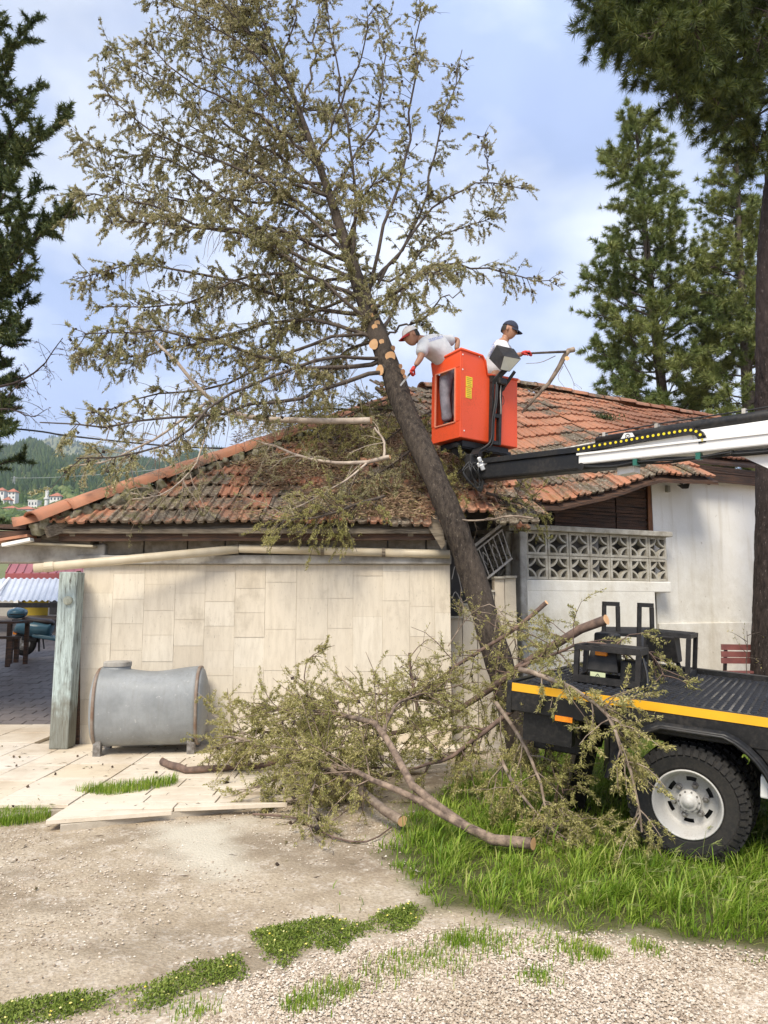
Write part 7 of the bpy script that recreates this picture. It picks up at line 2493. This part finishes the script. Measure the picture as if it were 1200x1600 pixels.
branch("leafy branch filling the pile between trunk and outrigger", [P(800, 1110, 6.3), P(750, 1150, 6.2), P(700, 1185, 6.1), P(640, 1200, 6.1), P(570, 1200, 6.2)], 0.022, 0.007, 17, (0.2, 0.6), M["brown_bark"], FL, t0=0.02, nl=13, butt=False, up=0.05)
branch("leafy branch spread over the grass below the outrigger", [P(780, 1180, 5.8), P(800, 1220, 5.6), P(830, 1260, 5.4), P(865, 1300, 5.2), P(890, 1330, 5.05)], 0.016, 0.005, 17, (0.2, 0.55), M["pale_bark"], FL, t0=0.02, nl=12, butt=False)
branch("leafy branch lying along the left flank of the pile", [P(600, 1185, 6.3), P(540, 1190, 6.3), P(480, 1205, 6.2), P(430, 1215, 6.2), P(405, 1230, 6.1)], 0.022, 0.007, 17, (0.2, 0.55), M["pale_bark"], FL, t0=0.02, nl=13, butt=False)
branch("leafy top of branch lying on the truck bed by the frames", [P(812, 1042, 6.3), P(860, 1025, 6.15), P(910, 1005, 6.0), P(960, 1010, 5.8), P(1000, 1040, 5.7)], 0.016, 0.005, 13, (0.14, 0.42), M["brown_bark"], FL, t0=0.05, nl=11, butt=False, droop=0.12)
branch("small leafy sprig hanging beside the tall step frame", [P(1000, 1015, 6.0), P(1015, 1020, 5.85), P(1030, 1040, 5.8), P(1040, 1060, 5.75)], 0.008, 0.003, 16, (0.08, 0.24), M["brown_bark"], FL, t0=0.05, nl=11, butt=False, droop=0.2)
branch("fine bare twigs curling over the stair beside the trunk", [P(700, 1010, 7.3), P(735, 960, 7.3), P(770, 945, 7.3), P(800, 985, 7.3), P(815, 1040, 7.2)], 0.006, 0.003, 9, (0.2, 0.5), M["pale_bark"], FL, t0=0.1, nl=2, butt=False)
branch("thin dark twig curving on the gravel below the pile", [G(395, 1272, .02), G(460, 1278, .02), G(520, 1308, .02), G(575, 1315, .02), G(612, 1292, .03)], 0.009, 0.005, 3, (0.1, 0.3), M["brown_bark"], FL, nl=2, butt=False)
branch("leafy branch on top of the pile against the travertine wall", [P(690, 1100, 6.9), P(640, 1085, 7.0), P(580, 1085, 7.1), P(520, 1100, 7.1), P(450, 1120, 7.1)], 0.016, 0.005, 16, (0.15, 0.5), M["pale_bark"], FL, t0=0.02, nl=13, butt=False, up=0.1)
branch("leafy branch under the truck tail beside the outrigger", [P(830, 1120, 6.0), P(850, 1160, 5.8), P(870, 1200, 5.6), P(880, 1240, 5.4)], 0.014, 0.005, 16, (0.15, 0.45), M["brown_bark"], FL, t0=0.02, nl=12, butt=False)
# on the roof
branch("long pale limb with cut end lying high on the roof", [P(578, 657, 8.55), P(500, 657, 8.5), P(430, 656, 8.45), P(372, 648, 8.4), P(335, 628, 8.35), P(305, 600, 8.3), P(270, 560, 8.3), P(215, 505, 8.4)], 0.040, 0.014, 5, (0.2, 0.6), M["stripped_bark"], M["dry_leaf"], t0=0.3, nl=9, droop=0.16,
       forks=[([P(330, 625, 8.35), P(285, 655, 8.3), P(235, 690, 8.3), P(160, 722, 8.1), P(108, 728, 8.0)], 0.019, 0.007), ([P(335, 628, 8.35), P(318, 690, 8.25), P(300, 735, 8.2), P(255, 772, 7.95), P(205, 780, 7.9)], 0.014, 0.006)])
branch("pale curved limb lying lower on the roof with torn end", [P(608, 714, 8.35), P(575, 722, 8.35), P(530, 724, 8.35), P(480, 716, 8.4), P(435, 700, 8.45), P(400, 688, 8.5)], 0.026, 0.010, 6, (0.2, 0.5), M["stripped_bark"], M["dry_leaf"], t0=0.1, nl=8, droop=0.12,
       forks=[([P(575, 722, 8.35), P(545, 748, 8.2), P(510, 768, 8.15), P(470, 790, 8.0), P(425, 806, 7.9)], 0.014, 0.006), ([P(600, 715, 8.35), P(600, 690, 8.4), P(585, 668, 8.4)], 0.016, 0.012)])
branch("thin stripped stick lying along the broken eave", [P(690, 793, 7.85), P(720, 812, 7.8), P(765, 812, 7.85), P(800, 806, 7.9), P(833, 810, 7.9)], 0.008, 0.012, 1, (0.1, 0.2), M["pale_bark"], FL, nl=0, butt=False)
RL = ["green leafy branch on the upper roof behind the trunk", "dense dark branch heap against the roof ridge", "leafy branch drooping over the eave above the gutter", "matted branch on the roof left of the trunk", "greenish branch in the roof valley under the basket", "tangled branch between the ridge and the limb", "leafy spray lying on the tiles by the broken eave"]
RP = [[(680, 640, 9.6), (640, 660, 9.4), (600, 690, 9.2), (560, 700, 9.0)], [(620, 640, 9.9), (560, 640, 9.9), (490, 640, 9.9), (420, 650, 9.9)],
      [(600, 775, 8.2), (550, 790, 8.0), (510, 805, 7.85), (450, 812, 7.8), (415, 810, 7.8)], [(660, 690, 8.9), (620, 720, 8.7), (580, 745, 8.5), (530, 760, 8.3)], [(745, 700, 9.3), (730, 730, 8.9), (700, 745, 8.6), (690, 760, 8.4)],
      [(640, 610, 10.2), (590, 630, 10.0), (540, 650, 9.7), (490, 680, 9.4)], [(760, 770, 8.3), (790, 780, 8.4), (820, 790, 8.3), (835, 800, 8.3)]]
for lab, pl in zip(RL, RP):
    branch(lab, [P(*q) for q in pl], 0.018, 0.006, 19, (0.2, 0.6), M["limb_bark"], M["dry_leaf"] if "dark" in lab or "matted" in lab else FL, t0=0.0, nl=11, butt=False, droop=0.10, cones=0.3, dead=0.25)
# the branch the man holds
t = branch("sawn forked branch in the red glove of the man in navy cap", [P(897, 546, 8.9), P(885, 551, 8.88), P(870, 580, 8.95), P(848, 608, 9.0), P(828, 630, 9.05), P(815, 645, 9.1)], 0.034, 0.016, 3, (0.15, 0.4), M["pale_bark"], FL, nl=1, dead=0.5)
g = Geo(); tubes(g, [P(818, 552.5, 8.74), P(850, 551, 8.78), P(884, 549.5, 8.86)], 0.013, 0.017, 8, cap=True); obj("side_stem", g, M["limb_bark"], t, True)
g = Geo(); disc(g, P(886, 560, 8.84), (-.1, -1, .1), 0.03, 10); obj("cut_scar", g, M["tan_wood"], t)
g = Geo(); tubes(g, spline([P(868, 556, 8.86), P(845, 566, 8.8), P(822, 568, 8.8)], 4), 0.005, 0.003, 4); tubes(g, spline([P(880, 572, 8.95), P(872, 590, 8.9), P(882, 605, 8.9)], 4), 0.004, 0.002, 4); obj("twig", g, M["pale_bark"], t)

# ---- litter on the roof: dry needles, twigs and scraps
n_ = 70000
px = RNG.uniform(360, 790, n_); d_y = RNG.uniform(8.02, 11.2, n_)
x = (px - 600) / FPX * d_y
zz = np.array([EZ + (b_ - EY) * SL for b_ in d_y]) + 0.075
wgt = np.clip(0.5 + wob(x * 1.4, d_y * 1.4, 2.0, 3) * 1.1, 0, 1) * np.clip(1.25 - np.abs(px - 600) / 240, 0.1, 1)
ok = RNG.uniform(size=n_) < wgt
ok &= ~((d_y < 8.35) & (px > 690) & (px < 770))
pp_ = np.stack((x, d_y, zz), -1)[ok]
dd_ = RNG.normal(size=pp_.shape) * (1, 0.9, 0.12) + np.array((0, 0, 0.03))
dd_[:, 2] += dd_[:, 1] * SL * 0.8
g = Geo(); blades(g, pp_ + RNG.normal(size=pp_.shape) * (0, 0, 0.012), dd_, RNG.uniform(0.03, 0.12, len(pp_)), 0.012)
M["litter"] = island_mat("roof_litter", [(0, (0.10, 0.062, 0.038)), (0.45, (0.26, 0.165, 0.10)), (0.82, (0.38, 0.28, 0.175)), (1, (0.21, 0.20, 0.06))], 0.9)
obj("litter", g, M["litter"], kind="stuff")
# moss cushions along eave and valley
# tuft of weed on the main roof
t = empty("weed_clump", HP(3.6, 1.35, mz(3.6, 1.35)), "small dark weed clump growing on the upper red roof", "plant")
lf_ = Geo(); c = on_plane(948, 652, HP(0, 1.35, mz(3.5, 1.35)), (0, 0, 1))
c = HP(s_at(948, 1.4), 1.4, 0); c[2] = mz(s_at(948, 1.4), 1.4) + 0.03
k_ = 260
blades(lf_, c + RNG.normal(size=(k_, 3)) * (0.16, 0.05, 0.02), RNG.normal(size=(k_, 3)) + (0, 0, 0.8), RNG.uniform(.04, .1, k_), 0.02)
obj("leaves", lf_, M["dark_needle"], t)

# ================================================================== TANK BY THE WALL
tkx0, tkx1 = P(150, 1110, 7.75)[0], P(306, 1110, 7.75)[0]
tcy, trz, try_ = 7.90, 0.392, 0.34
tcz = TZ + 0.07 + trz
tank = empty("fuel_tank", ((tkx0 + tkx1) / 2, tcy, TZ), "dented grey galvanised tank with round lid lying by the wall", "tank")
m, n, l, b = nodes("galvanised")
b.inputs["Metallic"].default_value = 0.15
v = coords(n, l)
gf = noise(n, l, v, 3.2, 7, 0.7)
gc = ramp(n, l, gf, [(0.3, (0.19, 0.20, 0.202)), (0.5, (0.25, 0.263, 0.266)), (0.7, (0.32, 0.333, 0.336))])
gc = mix(n, l, ramp(n, l, noise(n, l, coords(n, l, "pos", (14, 14, 1.2)), 2, 5, 0.6), [(0.5, 0.0), (0.75, 0.35)]), gc, (0.18, 0.175, 0.16))
gc = mix(n, l, ramp(n, l, noise(n, l, v, 17, 5, 0.7), [(0.62, 0.0), (0.70, 0.5)]), gc, (0.50, 0.50, 0.48))
l.new(gc, b.inputs["Base Color"])
l.new(ramp(n, l, gf, [(0.3, 0.52), (0.7, 0.75)]), b.inputs["Roughness"])
bump(n, l, b, noise(n, l, v, 6, 4, 0.5), 0.12, 0.02)
M["galv"] = m
yawt = math.radians(7)
tA = np.array((math.cos(yawt), math.sin(yawt), 0)); tB = np.array((-math.sin(yawt), math.cos(yawt), 0))
tc_ = np.array(((tkx0 + tkx1) / 2, tcy, tcz)); Lt = (tkx1 - tkx0) / math.cos(yawt)
def ring(u, sc=1.0, dent=True, k=56):
    th = np.arange(k) / k * 2 * np.pi
    e_ = 2 / 2.5
    cy_, cz_ = np.sign(np.cos(th)) * np.abs(np.cos(th)) ** e_, np.sign(np.sin(th)) * np.abs(np.sin(th)) ** e_
    zz = cz_ * trz * sc
    yy = cy_ * try_ * sc
    if dent:
        top_ = np.clip((cz_ - 0.55) / 0.45, 0, 1)
        zz = zz - top_ * 0.055 * np.exp(-((u - 0.52) / 0.30) ** 2) + top_ * 0.012
        fr_ = np.clip((-cy_ - 0.5) / 0.5, 0, 1)
        yy = yy + fr_ * 0.018 * math.sin(u * 7)
    return tc_ + tA * (u - 0.5) * Lt + yy[:, None] * tB + zz[:, None] * np.array((0, 0, 1))
g = Geo(); loft(g, [ring(u) for u in np.linspace(0.012, 0.988, 24)]); shell = obj("shell", g, M["galv"], tank, True)
for u0, u1, s_ in ((0.0, 0.03, 1), (0.97, 1.0, 1)):
    g = Geo(); loft(g, [ring(u0, 1.015, False), ring((u0 + u1) / 2, 1.03, False), ring(u1, 1.015, False)]); obj("rim_band", g, simple("rusty_band", (0.26, 0.22, 0.18), (0.18, 0.11, 0.07), 9, 0.6), tank, True)
g = Geo(); loft(g, [ring(0.005, .99, False), ring(-0.02, .92, False), ring(-0.045, .72, False), ring(-0.058, .42, False), ring(-0.062, .1, False)]); obj("end_cap", g, M["galv"], tank, True)
g = Geo(); loft(g, [ring(0.995, .99, False), ring(1.02, .92, False), ring(1.045, .72, False), ring(1.058, .42, False), ring(1.062, .1, False)]); obj("end_cap", g, M["galv"], tank, True)
lc = P(178, 1054, 7.78); lc = np.array((lc[0], tcy - 0.02, tc_[2] + trz - 0.03))
g = Geo(); lathe(g, [(0.135, 0), (0.135, 0.045), (0.125, 0.048)], lc, (0, 0, 1), 32); obj("neck", g, M["galv"], tank, True)
g = Geo(); lathe(g, [(0.142, 0.045), (0.142, 0.085), (0.132, 0.094), (0.0, 0.096)], lc, (0, 0, 1), 32); obj("lid", g, M["concrete"], tank)
for u in (0.05, 0.94):
    for sy in (-1, 1):
        q0 = tc_ + tA * (u - .5) * Lt + tB * sy * try_ * 0.62
        g = Geo(); box(g, (q0[0], q0[1], TZ + 0.085), (0.075, 0.06, 0.17)); obj("foot", g, M["steel"], tank)

# ================================================================== CABLE
t = empty("cable", P(150, 686, 12.5), "black overhead cable sagging across the sky above the hip tiles", "cable")
g = Geo(); tubes(g, spline([P(-300, 640, 13), P(25, 670, 12.8), P(100, 680, 12.7), P(200, 691, 12.7), P(300, 699, 12.7), P(420, 700, 12.75), P(560, 690, 12.8)], 6), 0.016, 0.016, 6); obj("wire", g, M["hose"], t, True)
t = empty("cable", P(60, 748, 300), "pale far power line crossing the wooded slope", "cable")
g = Geo(); tubes(g, spline([P(21, 747, 560), P(80, 746, 480), P(200, 738, 330), P(420, 715, 250)], 6), 0.16, 0.12, 5); obj("wire", g, M["pylon"], t)

# ================================================================== GROUND COVER
M["grass"] = island_mat("grass_blade", [(0, (0.125, 0.215, 0.020)), (0.45, (0.235, 0.350, 0.036)), (0.8, (0.36, 0.45, 0.075)), (1, (0.50, 0.47, 0.17))], 0.5, (0.74, 0.84, 0.6), 1.6, 0.35)
M["clover"] = island_mat("weed_leaf", [(0, (0.11, 0.160, 0.024)), (0.5, (0.205, 0.270, 0.046)), (1, (0.33, 0.37, 0.095))], 0.55, (0.75, 0.8, 0.6), 2.5, 0.2)
def in_poly(poly, n, soft=0.1, w=0.5, pad=0.3, seed=0):
    p = np.asarray(poly)[:, :2]
    lo, hi = p.min(0) - pad, p.max(0) + pad
    q = RNG.uniform(size=(n, 2)) * (hi - lo) + lo
    d = poly_mask(q[:, 0], q[:, 1], poly, soft) + wob(q[:, 0], q[:, 1], 4.0, seed) * w
    return q[d > RNG.uniform(-0.2, 0.6, n)]
def seen(q, mlo=-60, mhi=1260):
    px = 600 + FPX * q[:, 0] / (q[:, 1] * 1.02)
    return (px > mlo) & (px < mhi) & (q[:, 1] > 2.2) & (q[:, 1] < 8.8)
def grass_blades(g, q, h, w, z0=0.0, lean=0.5, out=None):
    n = len(q)
    b_ = np.column_stack((q, np.full(n, z0)))
    az = RNG.uniform(0, 2 * np.pi, n) 
    drift = np.array((0.35, -0.1))
    ld = np.stack((np.cos(az) + drift[0], np.sin(az) + drift[1], np.zeros(n)), -1) * (RNG.uniform(0.1, 1, n) * lean)[:, None]
    if out is not None:
        ld = np.column_stack((out, np.zeros(n)))
        az = np.arctan2(out[:, 1], out[:, 0])
    sd = np.stack((-np.sin(az), np.cos(az), np.zeros(n)), -1) * (w / 2)[:, None]
    up = np.array((0, 0, 1.0))
    p1 = b_ + (up * 0.5 + ld * 0.18) * h[:, None]
    p2 = b_ + (up * 0.85 + ld * 0.55) * h[:, None]
    p3 = b_ + (up * 0.98 + ld * 1.05) * h[:, None]
    v = np.stack((b_ - sd, b_ + sd, p1 + sd * .9, p1 - sd * .9, p2 + sd * .6, p2 - sd * .6, p3), 1)
    i = np.arange(n)[:, None, None] * 7
    g.add(v.reshape(-1, 3), quads=(i + np.array([(0, 1, 2, 3), (3, 2, 4, 5)])[None]).reshape(-1, 4), tris=(i + np.array([(5, 4, 6)])[None]).reshape(-1, 3))
g = Geo()
cl_ = in_poly(GRASS, 6400, 0.24, 0.6, 0.5)
cl_ = cl_[seen(cl_)]
ncl = len(cl_)
per_ = RNG.integers(18, 46, ncl)
rad_c = RNG.uniform(0.02, 0.075, ncl)
hc = RNG.uniform(0.034, 0.095, ncl) * np.clip(1 + wob(cl_[:, 0], cl_[:, 1], 2.4, 8) * 0.8, 0.35, 1.7) * np.clip(poly_mask(cl_[:, 0], cl_[:, 1], GRASS, 0.4) + 0.45, 0.42, 1)
bd = np.min([np.hypot(cl_[:, 0] - w_[0], cl_[:, 1] - w_[1] + 0.12) for w_ in [G(x_, y_) for x_, y_ in ((835, 1325), (810, 1320), (785, 1318), (760, 1310), (735, 1300), (710, 1290), (685, 1280), (660, 1270))]], 0)
hc = hc * np.clip(0.35 + bd * 2.2, 0.35, 1)
ci = np.repeat(np.arange(ncl), per_)
off = RNG.normal(size=(len(ci), 2)) * rad_c[ci][:, None]
q = cl_[ci] + off
out = off / (rad_c[ci][:, None] + 1e-6) * 0.55 + RNG.normal(size=off.shape) * 0.35 + np.array((0.30, -0.10))
h_ = hc[ci] * RNG.uniform(0.55, 1.25, len(ci))
grass_blades(g, q, h_, RNG.uniform(0.004, 0.009, len(ci)), 0.0, 1.0, out)
q2 = q[RNG.uniform(size=len(q)) < 0.02]
grass_blades(g, q2, RNG.uniform(0.12, 0.22, len(q2)), RNG.uniform(0.006, 0.011, len(q2)), 0, 1.1)
q3 = in_poly(GRASS, 36000, 0.5, 1.2, 0.7); q3 = q3[seen(q3)]
grass_blades(g, q3, RNG.uniform(0.012, 0.05, len(q3)), RNG.uniform(0.004, 0.008, len(q3)), 0, 1.3)
for poly, nn_, z0 in ((WEED3, 6000, 0.0), (WEED4, 5000, TZ)):
    q = in_poly(poly, nn_, 0.05, 0.4, 0.05)
    grass_blades(g, q, RNG.uniform(0.03, 0.09, len(q)), RNG.uniform(0.003, 0.006, len(q)), z0)
# stray tufts in the gravel
for (cx, cy) in ((712, 1472), (770, 1478), (500, 1560), (470, 1572), (660, 1500), (905, 1490), (935, 1495), (610, 1520), (720, 1475), (840, 1530), (540, 1550), (300, 1585), (1010, 1485), (880, 1480), (760, 1470), (690, 1505)):
    c = G(cx, cy)
    q = c[:2] + RNG.normal(size=(170, 2)) * RNG.uniform(0.03, 0.09)
    grass_blades(g, q, RNG.uniform(0.015, 0.05, len(q)), RNG.uniform(0.003, 0.006, len(q)))
obj("grass", g, M["grass"], kind="stuff")
# barley-like heads
g = Geo()
q = in_poly(GRASS, 2000, 0.2, 0.4); q = q[seen(q)]
q = q[wob(q[:, 0], q[:, 1], 1.3, 4) > -0.1]
k_ = len(q)
hh = RNG.uniform(0.10, 0.20, k_)
az = RNG.uniform(-0.9, 0.9, k_)
dr = np.stack((np.cos(az), np.sin(az), RNG.uniform(-0.1, 0.7, k_)), -1)
st = np.column_stack((q, np.zeros(k_)))
sp = np.stack((st, st + np.array((0, 0, 1)) * (hh * .6)[:, None] + dr * 0.02, st + np.array((0, 0, 1)) * hh[:, None] + dr * 0.05), 1)
tubes(g, sp, 0.0016, 0.0012, 3)
hp_ = np.repeat(sp[:, -1], 11, 0) + np.repeat(dr, 11, 0) * RNG.uniform(0, 0.05, (k_ * 11, 1))
blades(g, hp_, np.repeat(unit(dr), 11, 0) + RNG.normal(size=hp_.shape) * 0.25, RNG.uniform(0.03, 0.06, len(hp_)), 0.004)
obj("grass_heads", g, island_mat("grass_head", [(0, (0.16, 0.21, 0.05)), (1, (0.34, 0.34, 0.13))], 0.6, None, 1, 0.2), kind="stuff")
# low weeds in the strips
g = Geo(); fl_ = Geo()
for poly, nn_ in ((WEED1, 90000), (WEED2, 90000)):
    q = in_poly(poly, nn_, 0.08, 0.45, 0.3, 3)
    q = q[RNG.uniform(size=len(q)) < np.clip(0.9 + wob(q[:, 0], q[:, 1], 7, 9) * 1.2, 0.08, 1)]
    hgt = np.clip(poly_mask(q[:, 0], q[:, 1], poly, 0.12) + 0.4, 0.2, 1) * (1 + wob(q[:, 0], q[:, 1], 9, 2) * 0.5)
    p_ = np.column_stack((q, RNG.uniform(0.003, 0.034, len(q)) * hgt))
    blades(g, p_, RNG.normal(size=p_.shape) + np.array((0, 0, 0.35)), RNG.uniform(0.009, 0.022, len(q)), RNG.uniform(0.006, 0.011, len(q)))
    sel = RNG.uniform(size=len(p_)) < 0.0065
    add_blobs(fl_, p_[sel] + (0, 0, 0.012), np.full(sel.sum(), 0.0065), (1, 1, 0.6))
obj("weeds", g, M["clover"], kind="stuff")
obj("weed_flowers", fl_, simple("yellow_flower", (0.80, 0.62, 0.05), (0.75, 0.7, 0.35), 40, 0.7), kind="stuff")
# gravel stones
g = Geo()
q = in_poly(GRAVEL, 420000, 0.15, 0.5, 0.0, 2)
q = q[seen(q, -40, 1240) & (q[:, 1] < 5.2)]
qn = q[:62000]
add_blobs(g, np.column_stack((qn, RNG.uniform(0.0, 0.008, len(qn)))), RNG.uniform(0.0035, 0.0088, len(qn)), (1, 1, 0.7), 0.25, True)
q = np.column_stack((RNG.uniform(-3.2, 1.2, 26000), RNG.uniform(3.0, 6.7, 26000)))
q = q[(RNG.uniform(size=len(q)) < np.clip(0.35 + wob(q[:, 0], q[:, 1], 2.0, 5), 0.03, 1)) & (poly_mask(q[:, 0], q[:, 1], GRASS, .2) < 0.3)]
q = q[q[:, 1] < edge_y(q[:, 0]) - 0.03]
add_blobs(g, np.column_stack((q, RNG.uniform(0.0, 0.005, len(q)))), RNG.uniform(0.003, 0.009, len(q)), (1, 1, 0.7), 0.25, True)
M["pebble"] = island_mat("gravel_stone", [(0, (0.22, 0.165, 0.12)), (0.3, (0.46, 0.37, 0.28)), (0.7, (0.58, 0.50, 0.40)), (1, (0.72, 0.66, 0.57))], 0.85, (0.86, 0.84, 0.80), 0.9)
obj("gravel", g, M["pebble"], kind="stuff")
# twigs, cones and leaf scraps on terrace and soil
g = Geo()
k_ = 900
q = np.column_stack((RNG.uniform(-4.2, 1.0, k_), RNG.uniform(4.2, 8.2, k_)))
q = q[RNG.uniform(size=k_) < np.clip((q[:, 1] - 3.6) / 4.5, 0.1, 1)]
zt = np.where(q[:, 1] > edge_y(q[:, 0]), TZ + 0.004, 0.006)
p_ = np.column_stack((q, zt))
az = RNG.uniform(0, 6.28, len(q))
blades(g, p_, np.stack((np.cos(az), np.sin(az), np.full(len(q), 0.05)), -1), RNG.uniform(0.02, 0.09, len(q)), RNG.uniform(0.004, 0.008, len(q)))
add_blobs(g, p_[::14] + (0, 0, 0.008), RNG.uniform(0.010, 0.017, len(p_[::14])))
obj("fallen_litter", g, island_mat("ground_litter", [(0, (0.04, 0.028, 0.02)), (0.6, (0.11, 0.075, 0.05)), (1, (0.17, 0.16, 0.06))], 0.9), kind="stuff")
# bush scraps at the wall behind the bench
t = empty("young_shoot", P(1165, 1000, 10.4), "thin young leafy shoot beside the bench and pine trunk", "plant")
w, lf_ = Geo(), Geo()
lp_, L_ = resample([np.array((P(1166, 1040, 10.3)[0], 10.3, 0)), P(1166, 1040, 10.3), P(1168, 1010, 10.3), P(1167, 986, 10.3)], 10)
tubes(w, lp_, 0.01, 0.004, 5); dress(w, lf_, None, lp_, L_ * .5, dens=9, sl=(.1, .22), t0=.6, nl=6)
obj("stem", w, M["limb_bark"], t); obj("leaves", lf_, M["fresh_leaf"], t, kind="stuff")
